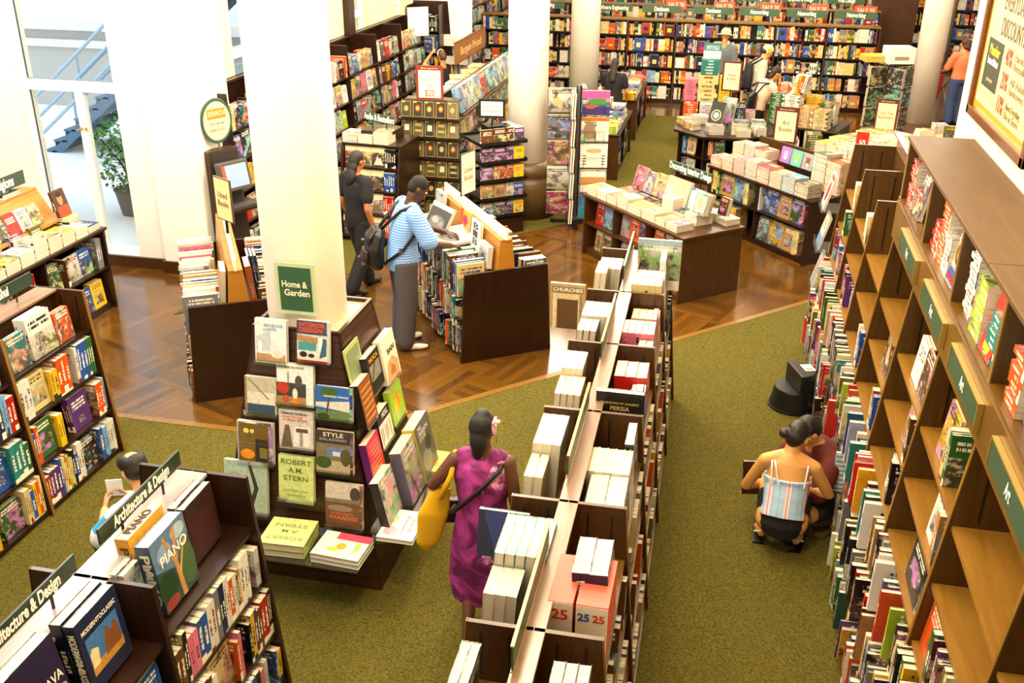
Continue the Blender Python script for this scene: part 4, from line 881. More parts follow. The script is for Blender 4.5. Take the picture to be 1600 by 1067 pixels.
# signs of the stand
sg = thing('framed_sign', 'green framed Home & Garden sign fixed to the ivory column', 'sign', (-2.485, 5.27, 1.80), 0)
MB().box((-.128, -.012, 0), (.128, .0, .335)).build('frame', mat('#b4c49a', .4), sg); MB().box((-.105, -.015, .025), (.105, -.01, .31)).build('panel', mat('#2d5238', .45), sg)
lettering('Home &', .058, M_IVORY, sg, (1, 0, 0), (0, 0, 1), (-.006, -.0165, .198), bold=.02, fit=.165); lettering('Garden', .058, M_IVORY, sg, (1, 0, 0), (0, 0, 1), (.008, -.0165, .142), bold=.02, fit=.165)
sg = thing('framed_sign', 'pale green Architecture & Design sign propped on the pyramid side', 'sign', (HX+hh(1.25)+.012, HY-.22, 1.25), pi/2)
tl = Matrix.Rotation(-.166, 4, 'X'); T_ = tl
MB().box((-.12, -.01, 0), (.12, 0, .36), 0, T_).build('frame', mat('#a8b678', .4), sg); MB().box((-.098, -.0125, .025), (.098, -.008, .335), 0, T_).build('panel', mat('#7c8d66', .45), sg)
for i, s_ in enumerate(('Architecture', '& Design')):
    o = lettering(s_, .034, M_IVORY, sg, (1, 0, 0), (0, 0, 1), (0, -.0145, .12-.045*i), fit=.15-.04*i); o.data.transform(T_)

# ------------------------------------------------------------------ bargain bins with honey-wood centre boards
class Fix:
    """fixture with its own frame: origin, rotation; rows are placed in it"""
    def __init__(s, name, label, cat, loc, rz, group=None):
        s.T = thing(name, label, cat, (*loc, 0), rz, group); s.R = Matrix.Rotation(rz, 4, 'Z'); s.O = V((*loc, 0))
    def P(s, x, y, z): return s.O+(s.R @ V((x, y, z)))
    def Dv(s, v): return s.R @ V(v)
    def row(s, p, out, L, depth, hmax, where, end, group, kind, seed, **k): return Row(s.P(*p), s.Dv(out), L, depth, hmax, where, end, group, kind, seed, **k)
def bargain_bin(loc, rz, nm, short, seed, length=1.75):
    f = Fix('bargain_bin', nm, 'book bin', loc, rz); T = f.T
    for y in (0, length-.03):
        MB().prism([(-.475, y, 0), (.475, y, 0), (.425, y, .91), (-.425, y, .91)], (0, .03, 0)).build('end_panel', M_DARKZ, T, bevel=.002)
    W = lambda z: .455-.05*z/.91
    MB().box((-.42, .03, .0), (.42, length-.03, .05)).build('plinth', M_DARK, T)
    for z in (.05, .36, .66): MB().box((-W(z), .03, z-.02), (W(z), length-.03, z)).build('shelf', M_DARK, T)
    MB().box((-.02, .03, .05), (.02, length-.03, .66)).build('back_panel', M_DARK, T)
    b = MB().prism([(-.11, .02, .66), (.11, .02, .66), (.06, .02, 1.2), (-.06, .02, 1.2)], (0, length-.04, 0)).build('centre_board', M_ORANGE, T)
    MB().box((-.012, .0, 1.2), (.012, length, 1.30)).build('card_strip', M_WHITE, T)
    for side, sx in (('L', -1), ('R', 1)):
        sn = 'wall side' if sx < 0 else 'aisle side'
        for li, z in enumerate((.05, .36, .66)):
            dep = W(z)-(.03 if z < .6 else .12); hmax = .29 if z < .6 else .34
            yl = length-.04 if sx < 0 else .04
            r = f.row((sx*(W(z)-.0+(.01 if z > .6 else 0)), yl, z), (sx, 0, 0), length-.08, dep, hmax, f'{od(li+1)} {sn.split()[0]} tier, {short}', 'window end' if sx < 0 else 'near end', f'{short} {sn} tier {li+1}', ['bargain_book', 'remainder_book', 'bargain_book'][li] if sx < 0 else ['used_book', 'used_book', 'remainder_book'][li], seed+li*7+(sx > 0), wts=W_PALE if (li == 2 and sx < 0 and seed < 6000) else W_DARK)
            r.stuffed((), .05) if sx < 0 else r.auto(.97, .02, (1, 1, 1, 2))
    return f
bin1 = bargain_bin((-3.99, 7.30), radians(31), 'dark bargain bin with honey-wood centre board in front of the pilaster', 'pilaster bin', 5200)
bin2 = bargain_bin((-1.905, 8.635), radians(35), 'dark bargain bin with honey-wood centre board beside the man in blue', 'middle bin', 6200)
def in_bin(f, side, y, z, w, h, t, col, nm, items, tilt=.1, sty='plain', x=.12):
    sx = -1 if side == 'L' else 1
    return hero(nm, face_out(f.P(sx*(x+t), y, z), f.Dv((sx, 0, 0)), w, h, t, tilt), w, h, t, col, 'grey', sty, items)
in_bin(bin2, 'L', .62, .93, .24, .32, .03, '#f2efe8', 'white book with vertical black lettering on the honey-wood board', [('r', 0, 0, 1, 1, '#f3f0ea')]+[('t', s_, .5, .85-.24*i, .5, .2, '#26282c') for i, s_ in enumerate('BIBS')][:3]+[('r', .15, .08, .85, .12, '#8a8c90')])
in_bin(bin2, 'L', .95, .93, .24, .34, .02, '#e8b520', 'magenta yellow and orange swirl book on the honey-wood board', [('r', 0, 0, 1, 1, '#e9bb26'), ('r', 0, .0, .3, 1, '#e4572e'), ('c', .55, .7, .26, .16, '#c8257c'), ('c', .5, .38, .2, .18, '#d2307f')])
in_bin(bin2, 'L', .34, .9, .24, .22, .05, '#cfd0cc', 'grey photograph cover book at the near end of honey-wood board', [('r', .1, .1, .9, .7, '#8c8e8e'), ('c', .5, .4, .2, .2, '#4a4c4e')])
in_bin(bin2, 'L', 1.66, .93, .22, .34, .05, '#dfe2e4', 'stack of pale open brochures leaning at the honey-board far end', [('p', [(.1, .1), (.9, .2), (.9, .9), (.2, .8)], '#b5bcc2')], .1, 'photo')
in_bin(bin1, 'L', .38, .76, .28, .42, .05, '#c98a2a', 'amber book leaning cover out on the pilaster bin board', [], .1)
in_bin(bin1, 'R', .05, .8, .27, .42, .05, '#a85c22', 'rust book with cream capital lettering on the pilaster bin', [('r', 0, 0, 1, 1, '#8f4a1c'), ('c', .5, .4, .3, .3, '#5f2e12'), ('c', .6, .7, .2, .1, '#c98a4a'), ('t', 'AFRICA', .5, .86, .8, .1, '#e8cfa0')], .1)
for k in range(3): in_bin(bin1, 'R', .36, .82, .24, .38, .022, '#2a3c66', f'navy landscape book on the pilaster bin board, {["front","middle","rear"][k]} copy', [('r', 0, 0, 1, 1, '#2f4470'), ('r', 0, 0, 1, .4, '#7a5a4a')] if k == 0 else [], .1, x=.22-.03*k)
sg = thing('card_sign', 'cream Used Books card in a slim frame rising from the pilaster bin', 'sign', tuple(bin1.P(.0, .75, 1.3)), radians(31-62))
MB().box((-.012, -.008, 0), (.012, .008, .16)).build('post', M_BLACK, sg)
MB().box((-.135, -.008, .12), (.135, .008, .52)).build('frame', mat('#57462c', .4), sg); MB().box((-.123, -.01, .132), (.123, -.006, .508)).build('card', mat('#e9d79a', .5), sg)
lettering('Used', .08, mat('#6b4a22', .5), sg, (1, 0, 0), (0, 0, 1), (0, -.012, .36), fit=.15); lettering('Books', .08, mat('#6b4a22', .5), sg, (1, 0, 0), (0, 0, 1), (0, -.012, .28), fit=.17)
sg = thing('card_sign', 'white vertical card sign standing behind the middle bin', 'sign', tuple(bin2.P(.02, 1.1, 1.3)), radians(70))
MB().box((-.01, -.006, 0), (.01, .006, .1)).build('post', M_BLACK, sg); MB().box((-.13, -.006, .05), (.13, .006, .48)).build('frame', M_BLACK, sg)
for k in (-1, 1): MB().box((-.12, -.0085, .06), (.12, -.006, .47), 0, Matrix.Rotation(0 if k < 0 else pi, 4, 'Z')).build('card', mat('#f1e9d2', .5), sg)
lettering('Used', .07, mat('#8c6a3a', .5), sg, (1, 0, 0), (0, 0, 1), (0, -.0095, .3), fit=.14); lettering('Books', .07, mat('#8c6a3a', .5), sg, (1, 0, 0), (0, 0, 1), (0, -.0095, .22), fit=.15)
# ------------------------------------------------------------------ display tables
def solid_table(f, L, Dp, zt, levels, divs, m=M_DARK, ends=M_BROWN, two=False):
    """table with open shelves along local -y front (and +y back); x 0..L, y 0..Dp"""
    T = f.T
    MB().box((-.02, -.02, zt-.03), (L+.02, Dp+.02, zt)).build('table_top', m, T, bevel=.003)
    for x in (0, L-.03): MB().prism([(x, -.015, 0), (x, Dp+.015, 0), (x, Dp, zt-.03), (x, 0, zt-.03)], (.03, 0, 0)).build('end_panel', ends, T)
    MB().box((.03, .03, 0), (L-.03, Dp-.03, .07)).build('plinth', m, T)
    MB().box((.03, Dp/2-.01, .07), (L-.03, Dp/2+.01, zt-.03)).build('back_panel', m, T)
    for z in levels[1:]: MB().box((.03, 0, z-.02), (L-.03, Dp, z)).build('shelf', m, T)
    for x in divs: MB().box((x-.012, .0, .07), (x+.012, Dp, zt-.03)).build('divider_panel', m, T)
# decorating table
A_, L_ = V((-.34, 10.38, 0)), V((-1.63, 11.80, 0)); d_ = (A_-L_); rz = atan2(d_.y, d_.x)
dt = Fix('display_table', 'brown display table of decorating books with a solid end panel', 'table', (L_.x, L_.y), rz)
solid_table(dt, 1.92, .84, .77, [.07, .42], [.62, 1.25], M_BROWN)
for bi, (xa, xb) in enumerate(((.04, .6), (.64, 1.23), (1.27, 1.88))):
    for li, z in enumerate((.07, .42)):
        r = dt.row((xa, .05, z), (0, -1, 0), xb-xa, .34, .3, f'{["lower", "upper"][li]} shelf, {od(bi+1)} decorating bay', 'window end', 'decorating books below the table', 'decorating_book', 700+bi*2+li)
        cs = [['tan', 'olive', 'grey'], ['red', 'azure', 'grey'], ['grey', 'brown', 'tan'], ['silver', 'orange', 'purple'], ['olive', 'black', 'tan'], ['orange', 'maroon', 'brown']][bi*2+li]
        r.gap(.1 if bi == 0 else .03)
        for c in cs: r.face(2, .025, .27, .165, c)
r = dt.row((.0, .02, .77), (0, -1, 0), 1.95, .8, .5, 'front edge, decorating table', 'window end', 'front piles on the decorating table', 'stacked_book', 720)
for n, c, w in ((4, 'cream', .2), (4, 'white', .2), (4, 'tan', .2), (5, 'white', .2), (4, 'lime', .25), (4, 'cream', .25), (3, 'tan', .17), (3, 'silver', .2)):
    r.pile(n, .026, .24, w, c)
r = dt.row((.2, .36, .77), (0, -1, 0), 1.7, .4, .5, 'middle row, decorating table', 'window end', 'middle piles on the decorating table', 'stacked_book', 721)
for n, c in ((3, 'orange', ), (2, 'grey'), (2, 'brown'), (1, 'olive'), (8, 'white'), (3, 'grey'), (5, 'white')): r.pile(n, .024, .24, .2, c)
r = dt.row((1.3, .66, .77), (0, -1, 0), .62, .3, .5, 'rear corner, decorating table', 'window end', 'rear piles on the decorating table', 'stacked_book', 722)
for n, c in ((3, 'brown'), (4, 'azure'), (3, 'white')): r.pile(n, .022, .2, .17, c)
T = dt.T
MB().prism([(.3, .5, .77), (.3, .8, .77), (.3, .75, 1.0)], (1.1, 0, 0)).build('easel_riser', M_DARK, T)
for i, (x, w, h, c, nm, it) in enumerate([(.28, .2, .28, 'pink', 'pink interior cover book upright on the decorating table', []), (.5, .15, .26, 'silver', 'slim pale living-room book upright on the decorating table', []), (.68, .19, .28, 'cream', 'cream chair cover book upright on the decorating table', [('c', .6, .5, .14, .12, '#b08a70')]), (.88, .42, .3, 'tan', 'wide rose interior book with zebra patterned foot', [('r', 0, 0, 1, 1, '#cda58c'), ('r', .0, .3, .4, .7, '#e0c2a4'), ('r', 0, 0, .5, .16, '#b5563c'), ('r', .5, .05, .8, .3, '#2a2422'), ('p', [(.55, .1), (.6, .1), (.75, .28), (.7, .28)], '#e8e2d8'), ('p', [(.62, .08), (.66, .08), (.79, .2), (.76, .24)], '#e8e2d8')]), (1.32, .22, .26, 'azure', 'pale blue beach-room book upright on the decorating table', [('r', .08, .1, .92, .9, '#b8cbd8'), ('r', .08, .1, .92, .4, '#ded0b4')]), (1.55, .14, .26, 'tan', 'tan and white book upright beside the beach-room book', [])]):
    hero(nm, face_out(dt.P(x, .50, .86-.0), dt.Dv((0, -1, 0)), w, h, .04, .3), w, h, .04, c, 'brown', 'photo', it)
hero('grey portrait face cover book upright over the front piles', face_out(dt.P(1.62, .34, .93), dt.Dv((0, -1, 0)), .2, .24, .06, .2), .2, .24, .06, 'silver', 'grey', 'photo', [('r', .08, .1, .92, .9, '#a9aeb2'), ('c', .5, .5, .22, .28, '#d0a890')])
hero('small maroon and orange book upright at the table rear corner', face_out(dt.P(1.72, .62, .9), dt.Dv((0, -1, 0)), .14, .2, .06, .2), .14, .2, .06, 'maroon', 'cream', 'panel', [])
sg = sign_board('green Decorating Interior Design sign above the decorating table', None, 'Decorating Interior Design', tuple(dt.P(1.0, .8, 0))[:2], rz, .78, .11, .77, .36, colr=M_SIGN)
# big table of stacked books beside the tall bookcase
A_ = V((1.07, 11.95, 0)); u_ = V((cos(radians(131)), sin(radians(131)), 0)); L_ = A_+u_*1.9; rz2 = radians(131-180)
t2 = Fix('display_table', 'dark display table of stacked hardcovers with a purple teal grey and lime book display', 'table', (L_.x, L_.y), rz2)
solid_table(t2, 1.9, 1.5, .82, [.07, .46], [.95], M_DARK, M_DARKZ)
for bi, (xa, xb) in enumerate(((.04, .93), (.97, 1.86))):
    for li, z in enumerate((.07, .46)):
        r = t2.row((xa, .03, z), (0, -1, 0), xb-xa, .34, .32, f'{["lower", "upper"][li]} shelf, {od(bi+1)} hardcover bay', 'window end', 'books below the hardcover table', 'travel_book', 740+bi*2+li)
        if bi == 0 and li == 1: r.spine(2, .03, .3, .24, 'cream'); r.spine(1, .04, .3, .24, 'yellow'); r.spine(2, .02, .3, .24, 'green'); r.face(2, .02, .29, .26, 'tan', 'panel'); r.face(2, .02, .29, .22, 'azure', 'photo'); r.spine(2, .04, .28, .24, 'cream')
        elif bi == 0: r.face(2, .02, .29, .2, 'olive', 'panel'); r.spine(4, .022, .28, .22, 'purple'); r.spine(6, .026, .28, .22, 'cream'); r.spine(2, .03, .28, .22, 'yellow')
        elif li == 1: r.spine(1, .02, .3, .24, 'white'); r.gap(.04); r.face(2, .02, .31, .26, 'blue', 'photo'); r.face(2, .02, .29, .21, 'tan', 'panel'); r.face(2, .02, .31, .22, 'green', 'photo'); r.spine(1, .03, .26, .2, 'pink')
        else: r.face(2, .02, .3, .2, 'grey', 'photo'); r.face(2, .02, .3, .25, 'yellow', 'photo'); r.face(2, .02, .3, .2, 'tan', 'panel'); r.spine(3, .03, .3, .24, 'cream')
r = t2.row((.0, .0, .82), (0, -1, 0), 1.95, .5, .5, 'front edge, hardcover table', 'window end', 'front piles on the hardcover table', 'stacked_book', 750)
for n, c in ((6, 'orange'), (8, 'tan'), (9, 'pink'), (10, 'silver'), (9, 'red'), (8, 'cream'), (8, 'azure'), (7, 'brown')): r.pile(n, .022, .24, .215, c, hard=True)
r = t2.row((.0, .36, .82), (0, -1, 0), .72, .5, .6, 'middle row, hardcover table', 'window end', 'middle piles on the hardcover table', 'stacked_book', 751, wts=W_PALE)
for n, c in ((11, 'cream'), (12, 'silver'), (11, 'orange')): r.pile(n, .024, .24, .21, c, hard=True)
r = t2.row((1.42, .42, .82), (0, -1, 0), .55, .5, .6, 'aisle corner, hardcover table', 'window end', 'tall piles at the hardcover table corner', 'stacked_book', 752)
for n, c in ((17, 'teal'), (15, 'orange')): r.pile(n, .025, .27, .22, c, hard=True)
T = t2.T
MB().box((.1, .74, .82), (1.5, .77, 1.16)).build('centre_board', M_BROWN, T); MB().box((.68, .55, .82), (1.5, .74, .97)).build('riser', M_DARK, T)
for i, (c, it) in enumerate((('purple', '#c8a8d8'), ('teal', '#8fbf6a'), ('grey', '#7a5234'), ('lime', '#3c3a26'))):
    hero(f'square {c} cover book leaning on the table centre board', face_out(t2.P(.70+.2*i, .56, .97), t2.Dv((0, -1, 0)), .18, .2, .03, .2), .18, .2, .03, {'purple': '#9468b8', 'teal': '#5fae9e', 'grey': '#8f8f98', 'lime': '#8fae2e'}[c], 'white', 'plain', [('r', 0, 0, 1, 1, {'purple': '#9a70bc', 'teal': '#66b5a4', 'grey': '#94949c', 'lime': '#94b334'}[c]), ('r', .3, .25, .7, .75, it), ('c', .5, .3, .14, .1, '#f0e6c8')])
# octagonal table
oc = Fix('octagonal_table', 'dark octagonal table of flat book piles with a black clock cover book', 'table', (-.05, 16.05), 0)
pr = lambda r, z: [(r*cos(pi/8+k*pi/4), r*sin(pi/8+k*pi/4), z) for k in range(8)]
MB().prism(pr(.82, .72), (0, 0, .035)).build('table_top', M_DARK, oc.T); MB().prism(pr(.74, 0), (0, 0, .06)).build('plinth', M_DARK, oc.T); MB().prism(pr(.74, .38), (0, 0, .02)).build('shelf', M_DARK, oc.T)
for k in range(8):
    a = pi/8+k*pi/4; MB().box((.1, -.012, .06), (.73, .012, .72), 0, Matrix.Rotation(a, 4, 'Z')).build('divider_panel', M_DARKZ, oc.T)
for k, c in ((4, 'grey'), (5, 'olive'), (6, 'tan')):
    a = k*pi/4+pi; dr = V((cos(k*pi/4+pi*0+pi), sin(k*pi/4+pi), 0))
for k, nm in ((5, 'window'), (6, 'camera'), (7, 'aisle')):
    a = k*pi/4; dr = V((cos(a), sin(a), 0)); rt_ = (-dr).cross(Z)
    for li, z in enumerate((.06, .40)):
        r = Row(oc.P(0, 0, z)+dr*.66-rt_*.2, dr, .42, .3, .28, f'{["lower", "upper"][li]} cubby, {nm} side, octagonal table', 'window end', 'books in the octagonal table cubbies', 'travel_book', 760+k*2+li)
        r.spine(1, .03, .26, .2); r.spine(2, .02, .26, .2); r.face(1, .02, .26, .18)
rr = random.Random(8)
for i, (x, y, n, c, a, w, h) in enumerate([(-.62, -.1, 4, 'cream', .5, .2, .26), (-.48, -.36, 4, 'tan', .7, .17, .24), (-.22, -.62, 5, 'silver', .2, .24, .3), (.12, -.5, 7, 'olive', -.1, .24, .3), (.2, -.66, 4, 'cream', .1, .22, .26), (.42, -.3, 6, 'teal', .1, .22, .3), (-.45, .1, 4, 'white', .3, .24, .3), (.25, .2, 8, 'pink', 0, .22, .28), (-.1, .4, 6, 'white', .2, .2, .28), (.5, -.56, 5, 'white', .4, .16, .24)]):
    for k in range(n):
        book('stacked_book', f'{c} book flat, {od(k+1)} up in {od(i+1)} pile round octagonal table top', 'piles on the octagonal table', flat(oc.P(x, y, .757+k*.0262), (0, -1, 0), a+rr.uniform(-.04, .04)), w, h, .025, c, None, 'photo', True)
hero('black book with round clock cover upright on the octagonal table', face_out(oc.P(-.26, -.3, .86), (-.5, -.87, 0), .24, .36, .03, .35), .24, .36, .03, 'black', 'white', 'plain', [('r', 0, 0, 1, 1, '#202426'), ('c', .5, .42, .36, .24, '#c9cdb8'), ('c', .5, .42, .3, .2, '#3a3f40'), ('c', .5, .42, .2, .13, '#c9cdb8')])
hero('pale green-grey book upright behind the clock cover book', face_out(oc.P(-.1, -.12, .86), (-.5, -.87, 0), .24, .4, .03, .3), .24, .4, .03, '#9fb0a4', 'white', 'photo', [])
hero('navy book upright on the octagonal table centre', face_out(oc.P(.12, -.1, .8), (.3, -.95, 0), .22, .36, .05, .2), .22, .36, .05, 'navy', 'white', 'photo', [])
def framed_card(label, loc, rz, w, h, z, lines, fr='#5c1f10', cd='#f2dfb2', ink='#5a3a1c', stem=None, band=None):
    s_ = thing('framed_sign', label, 'sign', (*loc, z), rz)
    MB().box((-w/2, -.008, 0), (w/2, .008, h)).build('frame', mat(fr, .4), s_); b = w*.09; top = h-(h*.13 if band else b)
    cdo = MB().box((-w/2+b, -.0105, b), (w/2-b, -.007, top)).build('card', mat(cd, .5), s_)
    if band: lettering(band, h*.055, mat('#e8d8b8', .5), s_, (1, 0, 0), (0, 0, 1), (0, -.0095, h*.93), fit=w*.6)
    for (tx, v, fw, sz, ic) in lines: lettering(tx, h*sz*1.38, mat(ic or ink, .5), cdo, (1, 0, 0), (0, 0, 1), (0, -.0118, h*v), fit=w*fw)
    if stem: MB().box((-.012, -.005, -stem), (.012, .005, .01)).build('stem', M_BLACK, s_)
    return s_
framed_card('maroon framed cream card standing behind the octagonal table', (.0, 16.25), radians(-8), .3, .46, 1.28, [('Home', .55, .4, .09, None), ('& Away', .42, .5, .09, None)], stem=.53)
# bargain table with uniform pale stacks
bt = Fix('display_table', 'dark table holding rows of green and white stacked books', 'table', (1.22, 14.55), radians(-47))
solid_table(bt, 1.5, 1.4, .74, [.07, .4], [.75], M_DARK, M_DARKZ)
k_ = 0
for j in range(5):
    r = bt.row((.0, .02+j*.27, .74), (0, -1, 0), 1.5, .3, .5, f'{od(j+1)} row, green-white table', 'window end', 'pale stacks on the green-white table', 'pale_paperback', 770+j, wts={'cream': 3, 'white': 5, 'silver': 1, 'lime': 1})
    for i in range(7 if j < 3 else 5): r.pile((7 if j == 0 else 8) if j < 3 else 9, .03, .23, .19, ['lime', 'cream', 'white', 'cream', 'white', 'silver', 'cream'][i])
framed_card('maroon framed Our Top Bestsellers card above the pale stacks', (2.25, 15.35), radians(-10), .31, .46, .98, [('Our Top', .56, .6, .085, None), ('Bestsellers', .43, .7, .085, None)], stem=.25, band='Bestsellers')
# art books table and stacks
at_ = Fix('display_table', 'dark wood table loaded with art book stacks behind the Art Books card', 'table', (.62, 16.55), radians(-20))
solid_table(at_, 1.1, .9, .74, [.07, .4], [.55], M_DARK, M_DARKZ)
r = at_.row((.0, .02, .74), (0, -1, 0), 1.15, .5, .9, 'front, art stack table', 'window end', 'stacks on the art table', 'boxed_book', 781)
for n, c in ((18, 'green'), (18, 'white'), (12, 'tan'), (11, 'cream')): r.pile(n, .026, .26, .23, c, hard=True, spine=True)
r = at_.row((.0, .36, .74), (0, -1, 0), 1.15, .5, .9, 'rear, art stack table', 'window end', 'stacks on the art table', 'boxed_book', 782)
for n, c in ((20, 'orange'), (22, 'cream'), (15, 'yellow'), (12, 'olive')): r.pile(n, .028, .26, .23, c, hard=True, spine=True)
for k in range(4): hero(f'leaning white book high on the art stacks, {od(k+1)} from the window', spine_out(at_.P(.3+.05*k, .1, 1.24), at_.Dv((0, -1, 0)), .2, .3, .045, .2), .2, .3, .045, ['white', 'yellow', 'orange', 'white'][k], None, 'plain', [])
for i, (x, n, c, t_) in enumerate(((.62, 20, 'silver', .034), (.86, 20, 'grey', .034), (1.2, 22, 'olive', .034))):
    for k in range(n): book('floor_stack_book', f'{c} book flat, {od(k+1)} up, {od(i+1)} floor stack behind the Art Books card', 'floor stacks behind the Art Books card', flat_spine((x, 15.55+.1*i, .004+k*(t_+.001)), (0, -1, 0), .05, .3, .24), .3, .24, t_, c, None, 'plain', True)
framed_card('maroon framed Art Books card standing over the hardcover table', (.80, 14.35), radians(-12), .33, .5, .95, [('Art', .56, .3, .13, None), ('Books', .38, .55, .13, None)], stem=.2, band='Bestsellers')
# boxed stack tower by the carpet aisle
tw = Fix('display_plinth', 'low dark plinth under orange and cream boxed book stacks', 'plinth', (-.5, 18.05), 0)
MB().box((-.3, -.25, 0), (.55, .35, .06)).build('plinth', M_DARK, tw.T); MB().box((-.34, -.05, .06), (.6, .4, .75)).build('cabinet_body', M_DARK, tw.T)
for i, (x, y, z, n, c, w, h, t_) in enumerate([(-.28, -.3, .065, 17, 'orange', .25, .23, .04), (.0, -.3, .065, 17, 'silver', .26, .23, .04), (-.3, .0, .755, 12, 'pink', .22, .3, .03), (-.06, -.02, .755, 6, 'cream', .34, .3, .075), (-.04, .0, 1.22, 5, 'teal', .3, .28, .05), (.3, .0, .755, 12, 'yellow', .22, .3, .035)]):
    for k in range(n): book('boxed_book', f'{c} boxed book, {od(k+1)} up in the {od(i+1)} stack by the carpet aisle', 'boxed stacks by the carpet aisle', flat_spine(tw.P(x, y, z+k*(t_+.001)), (0, -1, 0), 0, h, w), h, w, t_, c, None, 'plain', True)
hero('teal boxed book standing upright on the boxed stack tower', face_out(tw.P(-.02, .1, 1.48), (0, -1, 0), .3, .26, .08, .1), .3, .26, .08, 'teal', 'white', 'plain', [('r', 0, .0, 1, .5, '#e8e4d6')])
# long tables beside the aisle
for q, (y0, y1, x0, x1) in enumerate(((15.25, 17.15, -2.35, -1.62), (18.0, 20.0, -2.3, -1.62))):
    lt = Fix('display_table', ['long dark table of flat cookery book piles behind the calendar rack', 'second long dark table of book piles beyond the dark-haired woman'][q], 'table', (x1, y0), pi/2)
    solid_table(lt, y1-y0, x1-x0, .72, [.07, .4], [.95], M_DARK, M_BROWN)
    for li, z in enumerate((.07, .4)):
        r = lt.row((.04, .03, z), (0, -1, 0), y1-y0-.1, .3, .28, f'{["lower", "upper"][li]} shelf, {["calendar", "second"][q]} long table', 'near end', 'books below the long tables', 'cook_book', 790+q*4+li); r.auto(.9, .4)
    for j in range(3):
        r = lt.row((.0, .02+j*.24, .72), (0, -1, 0), y1-y0, .3, .5, f'{od(j+1)} row, {["calendar", "second"][q]} long table', 'near end', 'piles on the long tables', 'cook_book', 800+q*4+j)
        for i in range(7 if q == 0 else 6): r.pile(5+(i*7+j*3) % 6+(4 if j == 1 else 0), .024, .22, .2, pick(random.Random(i*5+j+q), W_PALE if i % 2 else W_BRIGHT), hard=True)
# Eastern Religions table
rt2 = Fix('display_table', 'dark table of Eastern Religions paperbacks with honey-wood riser in front of the window', 'table', (-6.33, 5.9), pi/2)
solid_table(rt2, 3.0, 1.2, .9, [.06, .48], [1.0, 2.0], M_DARK, M_DARKZ); T = rt2.T
MB().box((.0, .36, .9), (2.85, .40, 1.05)).box((.0, .26, 1.05), (2.85, .44, 1.075)).build('riser_ledge', M_ORANGE, T); MB().prism([(0, .44, 1.05), (0, .62, 1.05), (0, .62, 1.34)], (2.85, 0, 0)).build('riser_back', M_ORANGE, T); MB().box((0, .6, 1.3), (2.85, .8, 1.33)).build('riser_top', M_ORANGE, T)
for bi in range(3):
    for li, z in enumerate((.06, .48)):
        r = rt2.row((.04+bi, .02, z), (0, -1, 0), .94, .4, .34, f'{["lower", "upper"][li]} shelf, {od(bi+1)} religion bay', 'near end', 'books below the religion table', 'religion_book', 820+bi*2+li, split=(bi == 2)); r.auto(.95, .7)
r = rt2.row((.0, -.0, .9), (0, -1, 0), 3.0, .4, .4, 'front edge, religion table', 'near end', 'front piles on the religion table', 'paperback_pile', 830)
for n, c in ((3, 'orange'), (4, 'tan'), (4, 'white'), (3, 'yellow'), (5, 'white'), (3, 'orange'), (4, 'white'), (5, 'yellow'), (6, 'silver'), (8, 'white'), (7, 'cream'), (6, 'yellow'), (5, 'white'), (3, 'navy')): r.pile(n, .022, .22, .2, c)
r = rt2.row((.1, .2, .9), (0, -1, 0), 2.9, .3, .3, 'middle row, religion table', 'near end', 'middle books on the religion table', 'religion_book', 831)
for c in ('black', 'tan', 'purple', 'olive', 'black', 'tan', 'purple', 'olive'): r.face(2, .02, .22, .17, c); r.gap(.12)
r = rt2.row((.1, .28, 1.075), (0, -1, 0), 2.75, .3, .3, 'riser ledge, religion table', 'near end', 'face-out books on the religion riser', 'religion_book', 832, split=True)
for i, c in enumerate(('white', 'red', 'tan', 'orange', 'blue', 'white', 'silver', 'orange', 'blue', 'silver', 'olive', 'red', 'silver', 'tan')): r.face(2, .018, .22, .165, c, tilt=.35)
for k in range(5): hero(f'black and cream book in the short pile on the religion riser, {od(k+1)} up', flat(rt2.P(2.68, .16, .9+.035*k), rt2.Dv((0, -1, 0)), .1), .2, .26, .034, 'black' if k % 2 else 'cream', None, 'plain', [])
hero('orange robed portrait book standing on the religion table corner pile', face_out(rt2.P(2.66, .24, 1.08), rt2.Dv((0, -1, 0)), .2, .28, .03, .25), .2, .28, .03, '#5a3420', 'white', 'photo', [('r', 0, 0, 1, 1, '#4a2c20'), ('r', .1, 0, .95, .4, '#b8401c'), ('c', .5, .64, .2, .22, '#b07a56'), ('c', .5, .82, .2, .1, '#1e1614')])
r = rt2.row((.1, .6, 1.332), (0, -1, 0), 2.7, .2, .2, 'riser top, religion table', 'near end', 'flat books on the religion riser top', 'religion_book', 834)
for i, c in enumerate(('white', 'tan', 'black', 'white', 'red', 'cream', 'white', 'black')): r.pile(1+i % 3, .022, .18, .26, c); r.gap(.05)
sign_board('grey-green Eastern Religions sign standing on the honey-wood riser', None, 'Eastern Religions', tuple(rt2.P(2.32, .68, 0))[:2], pi/2, .95, .14, 1.33, .06, colr=mat('#3c4a40', .4))
